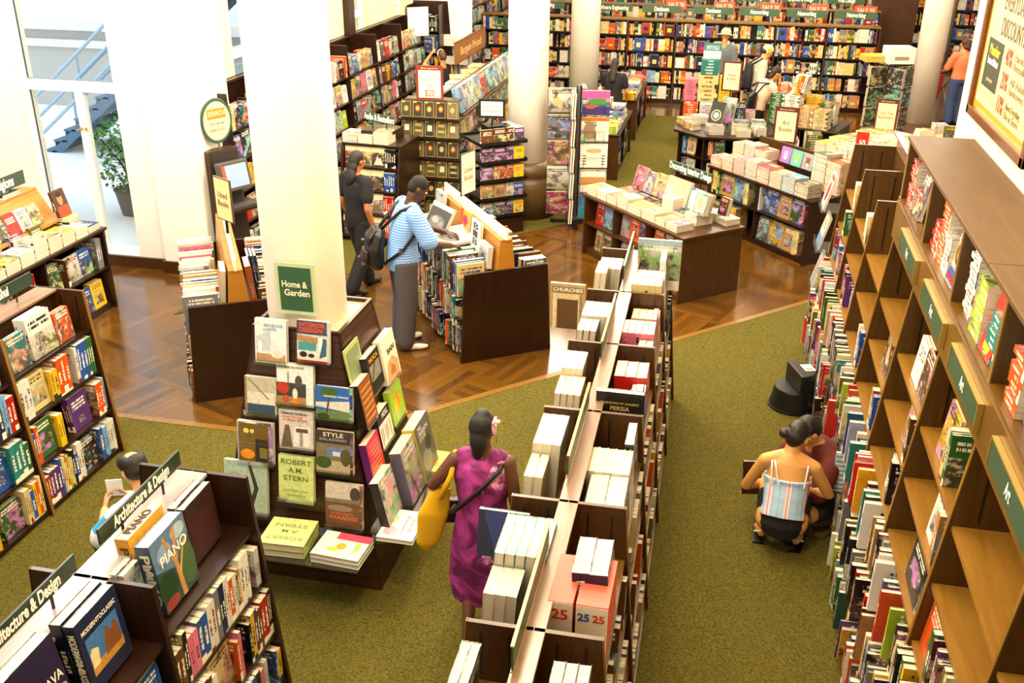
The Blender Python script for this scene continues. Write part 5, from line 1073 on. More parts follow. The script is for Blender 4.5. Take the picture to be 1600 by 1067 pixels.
# ------------------------------------------------------------------ wall bookcase of bargain books
def wall_case(name, label, xb, xf, y0, y1, zt, levels, bay, short, seed, m=M_DARK):
    f = Fix(name, label, 'bookcase', (xb, y0), 0); T = f.T; L = y1-y0; dp = xf-xb
    MB().box((0, 0, 0), (.03, L, zt)).build('back_panel', m, T); MB().box((0, 0, zt-.03), (.1, L, zt)).build('cap_board', M_DARKZ, T)
    n = round(L/bay)
    for i in range(n+1):
        y = i*L/n; MB().prism([(0, y-.012, 0), (dp, y-.012, 0), (dp*.8, y-.012, zt), (0, y-.012, zt)], (0, .024, 0)).build('end_panel' if i in (0, n) else 'divider_panel', M_DARKZ, T)
    for z in levels: MB().box((.03, .012, z-.022), (dp*(1-.2*z/zt), L-.012, z)).build('shelf', m, T)
    MB().box((.03, .012, 0), (dp-.03, L-.012, levels[0]-.02)).build('plinth', m, T)
    for li, z in enumerate(levels):
        for i in range(n):
            r = f.row((dp*(1-.2*z/zt)-.005, i*L/n+.016, z), (1, 0, 0), L/n-.03, .28, (levels[li+1] if li+1 < len(levels) else zt+.02)-z-.03, f'{od(li+1)} shelf up, {od(i+1)} {short} bay', 'near end', f'{short} books', 'bargain_display_book' if li % 2 else 'novelty_book', seed+li*20+i)
            r.auto(.97, .72)
    return f
nw = wall_case('side_bookcase', 'long dark bookcase of face-out bargain books along the window side wall', -6.08, -5.52, 10.55, 18.2, 2.02, [.08, .48, .86, 1.22, 1.58], 1.275, 'wall', 7000)
nw2 = wall_case('side_bookcase', 'tall dark bookcase of face-out books beyond the side wall bookcase', -6.05, -5.2, 19.0, 25.0, 2.2, [.5, .86, 1.22, 1.58, 1.9], 1.5, 'corner', 7200)
f = Fix('return_bookcase', 'narrow dark bookcase turned towards the shop in the wall corner', 'bookcase', (-6.05, 18.6), 0)
MB().box((0, .36, 0), (.62, .38, 2.15)).build('back_panel', M_DARK, f.T)
for x in (0, .6): MB().box((x, 0, 0), (x+.02, .36, 2.15)).build('end_panel', M_DARKZ, f.T)
for z in (.1, .5, .9, 1.3, 1.7): MB().box((.02, 0, z-.02), (.6, .36, z)).build('shelf', M_DARK, f.T)
for li, z in enumerate((.9, 1.3, 1.7)):
    r = f.row((.03, .01, z), (0, -1, 0), .56, .28, .34, f'{od(li+1)} visible shelf, corner case', 'wall end', 'corner case books', 'novelty_book', 7400+li, wts=W_BRIGHT); r.auto(.97, .4)
framed_card('white blank card standing on the side wall bookcase top', (-5.62, 17.9), radians(40), .4, .5, 1.7, [], '#e8e2d4', '#f4f0e6')
# ------------------------------------------------------------------ gondola of leather-bound gift books
gd = Fix('gondola', 'dark gondola of black leather gift books with a $20 card on top', 'display shelf', (-4.24, 12.45), 0); T = gd.T; GW, GL = .83, 4.3
MB().box((.02, .3, 0), (GW-.02, GL, .12)).build('plinth', M_DARK, T)
MB().prism([(.06, .28, .1), (GW-.06, .28, .1), (GW-.06, .28, 1.62), (.06, .28, 1.62)], (0, .03, 0)).build('end_panel', M_DARKZ, T)
MB().box((GW/2-.02, .3, .1), (GW/2+.02, GL, 1.62)).build('back_panel', M_DARK, T)
MB().box((.05, .2, 1.62), (GW-.05, .4, 1.645)).build('cap_board', M_BROWN, T)
for i, z in enumerate((.1, .36, .63, .90, 1.17, 1.42)):
    MB().box((0, .04, z-.02), (GW, .29, z)).build('shelf', M_DARK, T)
    cs = [['olive', '#2b2b20', 'olive', '#6a5a3a', '#4c4a34'], ['#3d3a26', '#2e2a1e', '#33301f', '#2a1d14', '#6a5f42']]
    for k in range(5):
        c = cs[i % 2][(k+i) % 5]; w, h = .148, .225
        x = .03+k*.157
        for q in range(2):
            o = book('gift_book', f'gilt leather gift book, {od(k+1)} from the window, {od(6-i)} shelf down, {["front", "rear"][q]} copy', 'leather gift books on the gondola end', face_out(gd.P(x, .075+.036*q, z+.006), (0, -1, 0), w, h, .03, .12), w, h, .03, c, '#c8a84e', 'plain')
            if q == 0:
                ty = (k*2+i) % 4
                it = [('r', .07, .05, .93, .95, '#b4974c'), ('r', .11, .075, .89, .925, c if c.startswith('#') else '#57532c')]
                it += [[('r', .28, .35, .72, .7, '#d9cfae')], [('c', .5, .52, .2, .16, '#c2a24e')], [('r', .2, .62, .8, .78, '#b59a52'), ('r', .2, .3, .8, .42, '#b59a52')], [('c', .5, .55, .26, .2, '#8c3c1c'), ('c', .5, .55, .14, .12, '#d2ac52')]][ty]
                it += [('r', .1, .86, .4, .93, '#d8cf3a')]
                art(o, w, h, .03, it)
for li, z in enumerate((.36, .72, 1.08)):
    xx = GW-.04*li
    MB().box((GW/2+.02, .32, z-.02), (xx+.02, GL, z)).build('shelf', M_DARK, T); MB().box((.0+.04*li, .32, z-.02), (GW/2-.02, GL, z)).build('shelf', M_DARK, T)
    for b in range(3):
        r = gd.row((xx+.015, .34+b*1.3, z), (1, 0, 0), 1.26, .26, .32, f'{od(li+1)} shelf up, {od(b+1)} gondola bay', 'near end', 'gondola side books', 'bargain_display_book', 7500+li*4+b); r.auto(.98, .85)
MB().box((.05, .42, 1.40), (GW-.02, GL, 1.42)).build('shelf', M_BROWN, T)
r = gd.row((GW-.03, .46, 1.42), (1, 0, 0), 3.7, .3, .36, 'top shelf of the gondola', 'near end', 'large books on the gondola top', 'large_book', 7530, wts={'azure': 6, 'silver': 4, 'white': 3, 'teal': 3, 'tan': 2, 'red': 1})
for i in range(11): r.face(2, .03, .33, .3, None, 'photo', .3)
r = gd.row((.45, .5, 1.44), (1, 0, 0), 3.6, .4, .3, 'rear of the gondola top', 'near end', 'flat books on the gondola top', 'large_book', 7531, wts=W_PALE)
for i in range(9): r.pile(3+i % 3, .03, .3, .32, None, .3*(i % 2))
framed_card('maroon topped $20 price card on the leather book gondola', (-3.83, 12.62), radians(4), .36, .44, 1.645, [('$20', .2, .36, .2, '#b0401c'), ('now', .42, .2, .06, '#b0401c'), ('Choose from these', .66, .7, .05, '#a08c74'), ('leather classics', .58, .6, .05, '#a08c74')], '#7c2c1a', '#f3dfc6', band='Bargains')
s_ = thing('long_sign', 'long tan Bargain Priced sign above the far gondola shelves', 'sign', (-4.75, 18.3, 1.35), pi/2)
MB().box((-1.1, -.01, 0), (1.1, .01, .34)).build('board', mat('#8c5a2c', .5), s_); MB().box((-1.12, -.014, .34), (1.12, .014, .36)).box((-1.12, -.014, -.02), (1.12, .014, 0)).build('frame', mat('#6b3a1c', .4), s_); MB().box((-.9, -.008, -1.3), (-.86, .008, 0)).box((.86, -.008, -1.3), (.9, .008, 0)).build('post', M_BLACK, s_)
lettering('Bargain Priced', .2, mat('#e6c88c', .5), s_, (1, 0, 0), (0, 0, 1), (0, -.0125, .16), fit=1.5)
# ------------------------------------------------------------------ audio and bestsellers stepped display
ab = Fix('stepped_display', 'dark stepped display of red and cream audio books behind the blurred woman', 'display stand', (-4.78, 11.55), radians(-4)); T = ab.T
for i, z in enumerate((.08, .37, .66, .95)):
    d_ = .06*i; MB().box((0, d_, z-.025), (.80, .34, z)).build('shelf', M_DARK, T)
    for k in range(3):
        for q in range(2):
            c = [['black', 'maroon', 'black'], ['cream', 'red', 'white'], ['cream', 'orange', 'black'], ['red', 'cream', 'maroon']][i][k]
            o = book('audio_book', f'cream banded audio book, {od(k+1)} from window, {od(4-i)} step down, {["front", "rear"][q]} copy', 'audio books on the stepped display', face_out(ab.P(.03+k*.183, d_+.07+.034*q, z+.004), ab.Dv((0, -1, 0)), .18, .25, .03, .1), .18, .25, .03, c, 'white', 'photo')
            if q == 0: art(o, .18, .25, .03, [('r', 0, .68, 1, 1, '#eadfae'), ('p', [(.15, .05), (.3+.1*((i+k) % 3), .62), (.6, .45), (.9, .05)], ['#5c4a2c', '#c9bfa6', '#1c1a1a', '#7a5a34'][(i+k) % 4]), ('c', .35+.12*((i*2+k) % 3), .5, .12, .1, ['#8c6a44', '#3a2a20', '#b08a5c'][(i+2*k) % 3])])
    r = ab.row((.585, d_+.05, z), (0, -1, 0), .2, .2, .25, f'{od(4-i)} step down', 'the audio covers', 'spines beside the audio covers', 'audio_book', 7600+i, wts={'blue': 5, 'black': 3, 'orange': 2}); r.spine(5, .028, .23, .17, ['orange', 'red', 'blue', 'black'][i])
for x in (0, .78): MB().prism([(x, 0, 0), (x, .36, 0), (x, .36, 1.2), (x, .22, 1.2)], (.02, 0, 0)).build('end_panel', M_DARKZ, T)
MB().box((0, .24, 1.2), (.8, .9, 1.225)).build('table_top', M_DARK, T); MB().box((0, .34, 0), (.8, .88, 1.2)).build('cabinet_body', M_DARK, T)
r = ab.row((0, .26, 1.225), (0, -1, 0), .82, .4, .3, 'top of stepped display', 'window end', 'piles on the stepped display', 'audio_book', 7610, wts=W_PALE)
for n in (4, 3, 5): r.pile(n, .03, .24, .2, None)
MB().box((.2, .4, 1.225), (.62, .8, 1.36)).build('riser', M_DARK, T)
sign_board('dark green Audio & Bestsellers sign on the stepped display', None, 'Audio & Bestsellers', tuple(ab.P(.42, .5, 0))[:2], radians(-28), .52, .11, 1.36, .09, colr=mat('#3c5244', .4))
# ------------------------------------------------------------------ audio book tower
twr = Fix('display_tower', 'black five tray tower of audio book bargains beside the second column', 'display tower', (-2.95, 12.5), radians(38)); T = twr.T
MB().box((-.3, -.3, 0), (.3, .3, .22)).build('plinth', M_DARKZ, T); MB().box((-.12, -.12, .22), (.12, .12, 1.4)).build('core', M_BLACK, T)
for i, z in enumerate((.26, .50, .74, .98, 1.22)):
    m = MB().box((-.33, -.33, z-.015), (.33, .33, z))
    for k in range(4): m.box((-.33, -.335, z), (.33, -.325, z+.03), 0, Matrix.Rotation(k*pi/2, 4, 'Z'))
    m.build('tray', M_BLACK, T)
    for fc_, (out, p0) in enumerate((((0, -1, 0), (-.30, -.30)), ((1, 0, 0), (.30, -.30)))):
        r = twr.row((p0[0], p0[1], z+.002), out, .6, .17, .2, f'{od(i+1)} tray up, {["window", "column"][fc_]} face', 'the corner' if fc_ else 'outer edge', 'audio tower boxes', 'audio_box', 7650+i*2+fc_, wts=[{'pink': 3, 'purple': 2, 'grey': 3}, {'tan': 3, 'white': 4, 'azure': 3}, {'orange': 2, 'purple': 4, 'black': 2}, {'purple': 4, 'black': 2, 'white': 2}, {'brown': 4, 'maroon': 2}][i] if fc_ == 0 else W_BRIGHT)
        if fc_ == 0:
            for k in range(3): r.face(1, .04, .18, .17, None, None, .06, -.015)
        else: r.spine(5, .03, .18, .14); r.face(2, .04, .18, .16, None, None, .06, -.01); r.spine(3, .03, .18, .14)
framed_card('white Audio Book Bargains card in a black frame on the tray tower', (-2.95, 12.42), radians(8), .34, .24, 1.5, [('Audio Book', .62, .72, .14, '#7c6a52'), ('Bargains', .38, .6, .14, '#7c6a52')], '#161616', '#efe6d6', stem=.1)
# ------------------------------------------------------------------ calendar racks
def calendar_rack(loc, nm, short, ht, rows, seed, rz, hw, cols=None):
    f = Fix('calendar_rack', nm, 'display rack', loc, rz); T = f.T; rr = random.Random(seed)
    MB().tube([(0, 0, .05), (0, 0, ht)], .022, 10).lathe([(.05, .05), (.05, .09)], 16).build('pole', M_STEEL, T)
    MB().box((-.34, -.03, .02), (.34, .03, .05)).box((-.03, -.34, .02), (.03, .34, .05)).lathe([(.03, 0), (.03, .03)], 10, c=(.3, 0)).lathe([(.03, 0), (.03, .03)], 10, c=(-.3, 0)).lathe([(.03, 0), (.03, .03)], 10, c=(0, .3)).lathe([(.03, 0), (.03, .03)], 10, c=(0, -.3)).build('foot', M_BLACK, T)
    plain = cols is not None
    cols = cols or ['#b8327c', '#d9b48a', '#e6e2d6', '#efe9dc', '#2f8ca6', '#d88a2c', '#8c8f96', '#e4e2da', '#c4472a', '#7a5a44']
    n = 0
    dz = (ht-.12)/rows
    for k in range(4):
        R = Matrix.Rotation(k*pi/2, 4, 'Z'); out = (R @ V((0, -1, 0))); rt_ = (R @ V((1, 0, 0)))
        w_ = MB()
        for i in range(rows): z = .1+i*dz; w_.tube([(.03, -.06, z), (.03, -.13, z), (.03+hw, -.13, z), (.03+hw, -.06, z)], .004, 5, 0, R).tube([(.08, -.128, z), (.08, -.132, z+.14), (hw-.03, -.132, z+.14), (hw-.03, -.128, z)], .003, 5, 0, R)
        w_.tube([(.02, -.03, .1), (.02, -.03, ht)], .006, 6, 0, R).build('wire_pocket', M_BLACK, T)
        for i in range(rows):
            z = .1+i*dz; c = cols[(i+k*5) % len(cols)] if k < 2 else rr.choice(cols)
            for q in range(2):
                n += 1
                o = book('calendar', f'{["front", "rear"][q]} wall calendar, {od(i+1)} pocket up, {["camera", "aisle", "shelf", "window"][k]} side of {short}', f'calendars in the {short}', face_out(f.P(*(R @ V((.035, -.115+.03*q, z+.006)))), f.Dv(out), hw, .31, .02, .04), hw, .31, .02, c, '#2b2a2a', 'photo', False)
                if q == 0 and k == 0 and not plain:
                    it = [[('r', 0, 0, 1, .55, '#2b8fae'), ('r', 0, .55, 1, 1, '#3d6f9c')], [('r', .05, .05, .95, .95, '#efeadc'), ('r', .05, .35, .95, .7, '#c08a4c')], [('r', 0, 0, 1, 1, '#ece6d6'), ('c', .5, .72, .3, .1, '#c9a46a')]+[('c', .15+.7*(j % 2), .15+.12*(j//2), .08, .025, '#4c4640') for j in range(8)], [('r', .0, .86, 1, 1, '#b5642c'), ('c', .3, .45, .22, .36, '#8c7258'), ('r', .55, .05, 1, .85, '#e2d4c0')], [('r', 0, 0, 1, .35, '#3a2a6a'), ('r', .3, .42, .85, .68, '#3f7a3a'), ('r', 0, .7, 1, 1, '#d94a8c'), ('c', .3, .35, .2, .08, '#e2562a')], []][i % 6]
                    art(o, hw, .31, .02, it)
                if q == 0 and k == 1 and not plain:
                    it = [[('c', .5, .4, .4, .3, '#a8703c')], [('r', 0, 0, 1, 1, '#cf4f2a'), ('c', .5, .5, .26, .24, '#e0b04a'), ('c', .5, .5, .14, .14, '#e8e2c6')], [('r', 0, 0, 1, 1, '#e8e4d8'), ('c', .45, .72, .36, .1, '#8aa6b8'), ('t', 'AIRCRAFT', .5, .48, .6, .07, '#b8a890')]+[('c', .15+.7*(j % 2), .1+.1*(j//2), .08, .025, '#55524c') for j in range(6)], [('r', 0, 0, 1, 1, '#c8b8a8'), ('c', .5, .5, .36, .34, '#2c2420'), ('c', .42, .56, .18, .16, '#e8dccb')], [('r', 0, 0, 1, 1, '#e6b23a'), ('c', .4, .7, .4, .14, '#7a4a6a'), ('r', 0, 0, 1, .3, '#b5742c')], []][i % 6]
                    art(o, hw, .31, .02, it)
    return f
calendar_rack((-1.92, 13.0), 'revolving rack of wall calendars with aircraft and cat covers', 'revolving rack', 1.86, 5, 31, radians(12), .36)
calendar_rack((2.65, 18.3), 'grey revolving rack of picture books beside the far column', 'far rack', 1.5, 4, 33, radians(35), .36, ['#39432a', '#54462c', '#2e3a5a', '#6a5a3a', '#3c3c3e', '#28402a'])
for k in range(2):
    bx = thing('carton', ['white carton lying on top of the far revolving rack', 'yellow topped carton beside the white carton on the far rack'][k], 'box', (2.72+.25*k-.3*(k == 1)*2, 18.3+.1*k, 1.52), .2)
    MB().box((-.22, -.18, 0), (.22, .18, .26 if k == 0 else .1)).build('carton_body', mat(['#e6e4da', '#c9a43a'][k], .6), bx); MB().box((-.12, -.181, .06), (.12, -.1805, .12 if k == 0 else .08)).build('printed_panel', mat('#9a8c6a', .6), bx)
# ------------------------------------------------------------------ search kiosk by the pilaster
kz = Fix('search_kiosk', 'dark search kiosk with touch screen and keyboard beside the pilaster', 'kiosk', (-5.5, 10.2), radians(62)); T = kz.T
MB().prism([(-.2, 0, 0), (.2, 0, 0), (.2, .1, 1.45), (-.2, .1, 1.45)], (0, .14, 0)).build('body', mat('#3a2a1e', .4), T); MB().prism([(-.17, -.004, .3), (.17, -.004, .3), (.17, .09, 1.42), (-.17, .09, 1.42)], (0, .006, 0)).build('front_panel', mat('#2b2622', .4), T)
MB().box((-.22, -.3, .82), (.24, .06, .85)).build('keyboard_shelf', mat('#221c18', .4), T)
kb = MB().box((-.19, -.27, .85), (.19, -.11, .87)).build('keyboard', mat('#3c3a38', .4), T)
mn = MB().prism([(-.2, -.13, 1.02), (.2, -.13, 1.02), (.2, -.06, 1.34), (-.2, -.06, 1.34)], (0, .07, .0)).build('monitor', mat('#4a4640', .35), T, bevel=.008)
MB().prism([(-.165, -.1275, 1.06), (.165, -.1275, 1.06), (.165, -.0735, 1.31), (-.165, -.0735, 1.31)], (0, .001, 0)).build('screen', mat('#8fa6c6', .3, 0, .15), mn)
s_ = MB(); s_.prism([(-.165, -.1285, 1.06), (-.12, -.1285, 1.06), (-.12, -.0745, 1.31), (-.165, -.0745, 1.31)], (0, .0005, 0)).build('screen_banner', mat('#c8503a', .3, 0, .15), mn)
MB().tube([(0, .16, 1.44), (0, .16, 1.56)], .012).build('sign_stem', M_STEEL, T)
sg = MB().lathe([(.2, -.012), (.205, 0), (.2, .012)], 40, M=Matrix.Translation((0, .16, 1.77)) @ Matrix.Scale(1.25, 4, (0, 0, 1)) @ Matrix.Rotation(pi/2, 4, 'X')).build('round_sign', mat('#35584a', .4), T)
MB().lathe([(.175, -.013), (.175, .013)], 40, M=Matrix.Translation((0, .16, 1.77)) @ Matrix.Scale(1.25, 4, (0, 0, 1)) @ Matrix.Rotation(pi/2, 4, 'X')).build('sign_card', mat('#ecdcae', .5), sg)
MB().box((-.12, .143, 1.80), (.12, .146, 1.91)).build('sign_band', mat('#c0862c', .5), sg)
lettering('SEARCH', .075, mat('#ecdcae', .5), sg, (1, 0, 0), (0, 0, 1), (0, .1415, 1.855), fit=.22, bold=.02)
for i, tx in enumerate(('THE STORE AND', 'MUSIC & DVD')): lettering(tx, .04, mat('#7a6a48', .5), sg, (1, 0, 0), (0, 0, 1), (0, .1445, 1.74-.07*i), fit=.2)
# ------------------------------------------------------------------ step stool
ss = thing('step_stool', 'black round two-step kick stool with a white label on the carpet', 'step stool', (.81, 8.22, 0), radians(20))
PB = mat('#0b0b0c', .42)
MB().lathe([(.205, 0), (.21, .015), (.205, .03), (.175, .19), (.17, .2)], 40).build('base', PB, ss, smooth=False); MB().lathe([(.214, .008), (.214, .028)], 40).build('rim', mat('#08080a', .6), ss)
m = MB(); n = 24; pts = [(.175*cos(a), .175*sin(a)) for a in [radians(-98)+radians(196)*i/n for i in range(n+1)]]; b0 = [(x*.97, y*.97, .2) for x, y in pts]; MB().prism(b0, (0, 0, .17)).build('upper_step', PB, ss, bevel=.008)
MB().box((.055, -.06, .3715), (.15, .07, .3725)).build('label', mat('#f0efe6', .5), ss); MB().box((.07, -.045, .3727), (.135, -.005, .3731)).build('label_print', mat('#c9836a', .5), ss)
# ------------------------------------------------------------------ framed poster on the pier
ps = thing('framed_poster', 'large wood framed Everyday Member Discounts poster hanging on the cream pier', 'poster', (1.573, 0, 0)); T = ps.T if hasattr(ps, 'T') else ps
py0, py1, pz0, pz1 = 5.62, 7.14, 2.88, 4.05
FR = wood('poster_frame', '#6b3a14', '#8a5420', axis=1, rough=.2)
m = MB(); k = .06
m.box((-.035, py0, pz0), (0, py1, pz0+k)).box((-.035, py0, pz1-k), (0, py1, pz1)).box((-.035, py0, pz0), (0, py0+k, pz1)).box((-.035, py1-k, pz0), (0, py1, pz1)); m.build('frame', FR, T, bevel=.006)
MB().box((-.008, py0+k, pz0+k), (-.002, py1-k, pz1-k)).build('mount', mat('#c08a1c', .4), T)
MB().box((-.012, py0+k+.06, pz0+k+.05), (-.0085, py1-k-.05, pz1-k)).build('sheet', mat('#cfb88c', .5), T)
ln = MB(); a, b, c, d = py0+k+.13, py1-k-.12, pz0+k+.12, pz1-k-.05
ln.box((-.0127, a, c), (-.0122, b, c+.006)).box((-.0127, a, c), (-.0122, a+.006, d)).box((-.0127, b-.006, c), (-.0122, b, d)); ln.build('rule', mat('#c9a85a', .5), T)
def pl(tx, y, z, fw, hh_, colr, bold=.01): lettering(tx, hh_*1.38, mat(colr, .5), T, (0, -1, 0), (0, 0, 1), (-.0132, y, z), fit=fw, bold=bold)
pl('EVERYDAY MEMBER', 6.26, 3.62, .98, .105, '#4a4232'); pl('DISCOUNTS', 6.42, 3.475, .58, .105, '#4a4232')
for i, (n_, tx, tz) in enumerate((('40%', 'Hardcover', 'Bestsellers'), ('20%', 'All Adult', 'Hardcovers'), ('10%', 'Almost Everything', 'Else in Store'))):
    pl(n_, 6.40, 3.335-.135*i, .16, .1, '#8a2a18'); pl(tx, 6.1, 3.36-.135*i, .34, .04, '#7c6a44'); pl(tz, 6.1, 3.31-.135*i, .34, .04, '#7c6a44')
cd = MB().box((-.0145, 6.56, 3.1), (-.0125, 6.95, 3.39)).build('member_card', mat('#2f3524', .4), T)
lettering('Member', .085, mat('#d8c62e', .5), cd, (0, -1, 0), (0, 0, 1), (-.0155, 6.755, 3.325), fit=.27, bold=.02); lettering('Instant Rebate', .06, M_WHITE, cd, (0, -1, 0), (0, 0, 1), (-.0155, 6.755, 3.26), fit=.27, bold=.02); lettering('JOIN NOW', .03, mat('#b9b28a', .5), cd, (0, -1, 0), (0, 0, 1), (-.0155, 6.755, 3.15), fit=.16)
# ------------------------------------------------------------------ far shelving rows
class Stuff:
    """one mesh of many far books; each book's colour is stored per face"""
    def __init__(s): s.v = []; s.f = []; s.c = []; s.mi = []
    def bk(s, p, right, out, t, h, w, c, top=True):
        right, out = V(right), V(out); o = len(s.v); p = V(p)
        for dz in (0, h):
            for a, b in ((0, 0), (t, 0), (t, -w), (0, -w)): s.v.append(tuple(p+right*a+out*b+Z*dz))
        for q in ((0, 1, 5, 4), (1, 2, 6, 5), (3, 0, 4, 7), (2, 3, 7, 6)): s.f.append(tuple(i+o for i in q)); s.c.append(c); s.mi.append(0)
        for q in ((4, 5, 6, 7), (3, 2, 1, 0)): s.f.append(tuple(i+o for i in q)); s.c.append(rgb('#e9e2d0')); s.mi.append(0)
    def band(s, p, right, out, t, z0, z1, c):
        right, out = V(right), V(out); o = len(s.v); p = V(p)+out*.0012
        for a, z in ((0, z0), (t, z0), (t, z1), (0, z1)): s.v.append(tuple(p+right*a+Z*z))
        s.f.append((o, o+1, o+2, o+3)); s.c.append(c)
    def build(s, name, label, cat):
        me = D.meshes.new(name); me.from_pydata(s.v, [], s.f); ca = me.color_attributes.new('tint', 'FLOAT_COLOR', 'CORNER')
        i = 0; buf = []
        for f_, c in zip(s.f, s.c): buf += [*c, 1]*len(f_)
        ca.data.foreach_set('color', buf)
        t = NT('far_covers', .5); at2 = t.n('ShaderNodeAttribute', attribute_name='tint'); t.base(at2.outputs[0]); me.materials.append(t.m)
        o = D.objects.new(name, me); COL.objects.link(o); return tag(o, label, cat, None, 'stuff')
W_FAR = dict(white=12, cream=8, black=8, yellow=6, orange=6, red=6, blue=6, navy=4, grey=6, silver=4, green=3, teal=2, purple=2, maroon=3, tan=4, brown=3, olive=2, azure=2)
FB = Stuff(); rr = random.Random(77)
def far_fill(x0, x1, y, z, hmax):
    x = x0
    while x < x1-.03:
        if rr.random() < .07: x += rr.uniform(.02, .1); continue
        c = [x**1.25 for x in rgb(PAL[pick(rr, W_FAR)])]; n = rr.choice([1, 1, 1, 2, 3]); t = rr.choice([.02, .026, .032, .042]); h = min(hmax, rr.choice([.2, .23, .24, .26])); big = rr.random() < .06
        if big: t = .17; n = 1
        ink = rgb(PAL[rr.choice(['white', 'cream', 'black', 'yellow', 'red'])])
        for k in range(n):
            if x+t > x1: break
            FB.bk((x, y, z), (1, 0, 0), (0, -1, 0), t, h, .17, c)
            z0 = rr.uniform(.25, .4)*h
            FB.band((x+t*.25, y, z), (1, 0, 0), (0, -1, 0), t*.5, z0, z0+h*rr.uniform(.15, .4), ink)
            if rr.random() < .4: FB.band((x, y, z), (1, 0, 0), (0, -1, 0), t, 0.0, h*.16, ink)
            x += t+.002
LZ = [.1, .43, .75, 1.07, 1.39]
def far_case(x0, x1, y, nm, n, h=1.70, lv=LZ):
    f = Fix('far_bookcase', nm, 'bookcase', (x0, y), 0); T = f.T; L = x1-x0
    MB().box((0, .3, 0), (L, .33, h)).build('back_panel', M_DARK, T); MB().box((-.01, -.0, h-.03), (L+.01, .34, h)).build('cap_board', M_EDGE, T); MB().box((0, .03, 0), (L, .3, .08)).build('plinth', M_DARK, T)
    for i in range(n+1): MB().box((i*L/n-.015, -.005, 0), (i*L/n+.015, .3, h-.03)).build('end_panel' if i in (0, n) else 'divider_panel', M_BROWN, T)
    for z in lv: MB().box((.0, 0, z-.03), (L, .3, z)).build('shelf', M_DARK, T)
    for i in range(n):
        for z in lv: far_fill(x0+i*L/n+.02, x0+(i+1)*L/n-.02, y+.02, z, .27)
fx0 = -5.35
far_case(fx0, -3.35, 21.6, 'dark bookcase of computing paperbacks between the columns at the back', 2)
far_case(-3.2, 2.78, 21.5, 'long dark bookcase of computing paperbacks across the back', 6)
far_case(-4.9, 3.1, 24.3, 'second row of dark computing bookcases across the back', 8)
far_case(-4.9, 3.3, 27.6, 'third row of dark computing bookcases across the back', 8)
far_case(5.2, 8.8, 27.2, 'dark bookcase in the back corner beyond the woman in orange', 4, 2.9, [.1, .45, .8, 1.15, 1.5, 1.85, 2.2, 2.55])
far_case(3.35, 4.3, 25.6, 'dark bookcase beside the brown panel at the back', 1, 2.6, [.1, .5, .9, 1.3, 1.7, 2.1])
FB.build('far_paperbacks', 'countless small computing paperbacks filling the bookcases across the back', 'books')
bp = thing('panel_cabinet', 'tall plain brown panel cabinet standing behind the back bookcases', 'cabinet', (3.0, 24.9, 0))
MB().box((0, 0, 0), (.95, .5, 3.2)).build('carcass', M_BROWN, bp); MB().box((-.02, -.02, 3.2), (.97, .52, 3.26)).build('cornice', M_DARK, bp)
gsn = [('Networking', 2.30, 21.6), ('Networking', 1.35, 21.6), ('Networking', .42, 21.6), ('Databases', -.5, 21.6), ('Databases', -1.55, 21.6), ('Software Engineering', -2.55, 21.6), ('Networking', -4.0, 21.7),
       ('Web Design', 2.35, 24.4), ('Graphics & Design', 1.35, 24.4), ('Graphics & Design', .25, 24.4), ('Graphics & Design', -.8, 24.4), ('Marketing', -1.95, 24.4), ('Reference', -3.9, 24.4), ('Graphics & Design', 1.0, 27.7), ('Graphics & Design', -.5, 27.7), ('Reference', -2.0, 27.7)]
for i, (tx, x, y) in enumerate(gsn):
    row = {21: 'front', 24: 'second', 27: 'third'}[int(y)]
    k_ = sum(1 for q in gsn[:i+1] if int(q[2]) == int(y))
    sign_board(f'green {tx} sign, {od(k_)} from the pier end, on the {row} back bookcase row', 'green signs on the back bookcases', tx, (x, y+.1), 0, .8, .14, 1.70, .12, colr=mat('#3d5a40', .45), size=.85)
for i, (x, y) in enumerate([(2.55, 22.4), (1.6, 22.4), (.65, 22.4), (-.3, 22.4), (-1.3, 22.4), (-4.2, 22.4), (2.5, 25.2), (1.5, 25.2), (.4, 25.2), (-.7, 25.2)]):
    s_ = thing('sale_sign', f'small orange-red sale card, {od(i % 6+1)} from the pier end, {["front", "rear"][i > 5]} row of back signs', 'sign', (x, y, 1.7), 0, 'orange sale cards at the back')
    MB().box((-.22, -.006, .12), (.22, .006, .3)).build('board', mat('#d2583a', .5), s_); MB().box((-.008, -.004, -1.7), (.008, .004, .13)).build('post', M_STEEL, s_)
    lettering('SALE 20', .12, mat('#f4dcc8', .5), s_, (1, 0, 0), (0, 0, 1), (0, -.0075, .21), fit=.34, bold=.02)
# small round table of books at the right, and a book on a far riser
rt3 = Fix('display_table', 'pale topped table of a few books beside the cream pier at the back', 'table', (2.72, 15.75), radians(-12))
MB().box((0, 0, .74), (1.5, .9, .78)).build('table_top', mat('#d8c8a0', .4), rt3.T); MB().box((-.02, -.02, .69), (1.52, .92, .74)).build('apron', M_DARK, rt3.T)
for x in (.05, 1.4):
    for y in (.05, .8): MB().box((x, y, 0), (x+.06, y+.06, .69)).build('leg', M_DARK, rt3.T)
for i, (x, y, n, c) in enumerate(((.1, .25, 3, 'cream'), (.5, .3, 5, 'olive'), (.75, .2, 3, 'white'), (.3, .6, 4, 'white'))):
    for k in range(n): book('stacked_book', f'{c} book flat, {od(k+1)} up in {od(i+1)} pile on the pale topped table', 'piles on the pale topped table', flat(rt3.P(x, y, .782+k*.031), rt3.Dv((0, -1, 0)), .1*i), .2, .26, .03, c, None, 'photo', True)
hero('olive boxed book propped on the pale topped table', face_out(rt3.P(.42, .12, .79), rt3.Dv((0, -1, 0)), .2, .22, .08, .05), .2, .22, .08, 'olive', 'yellow', 'panel', [])

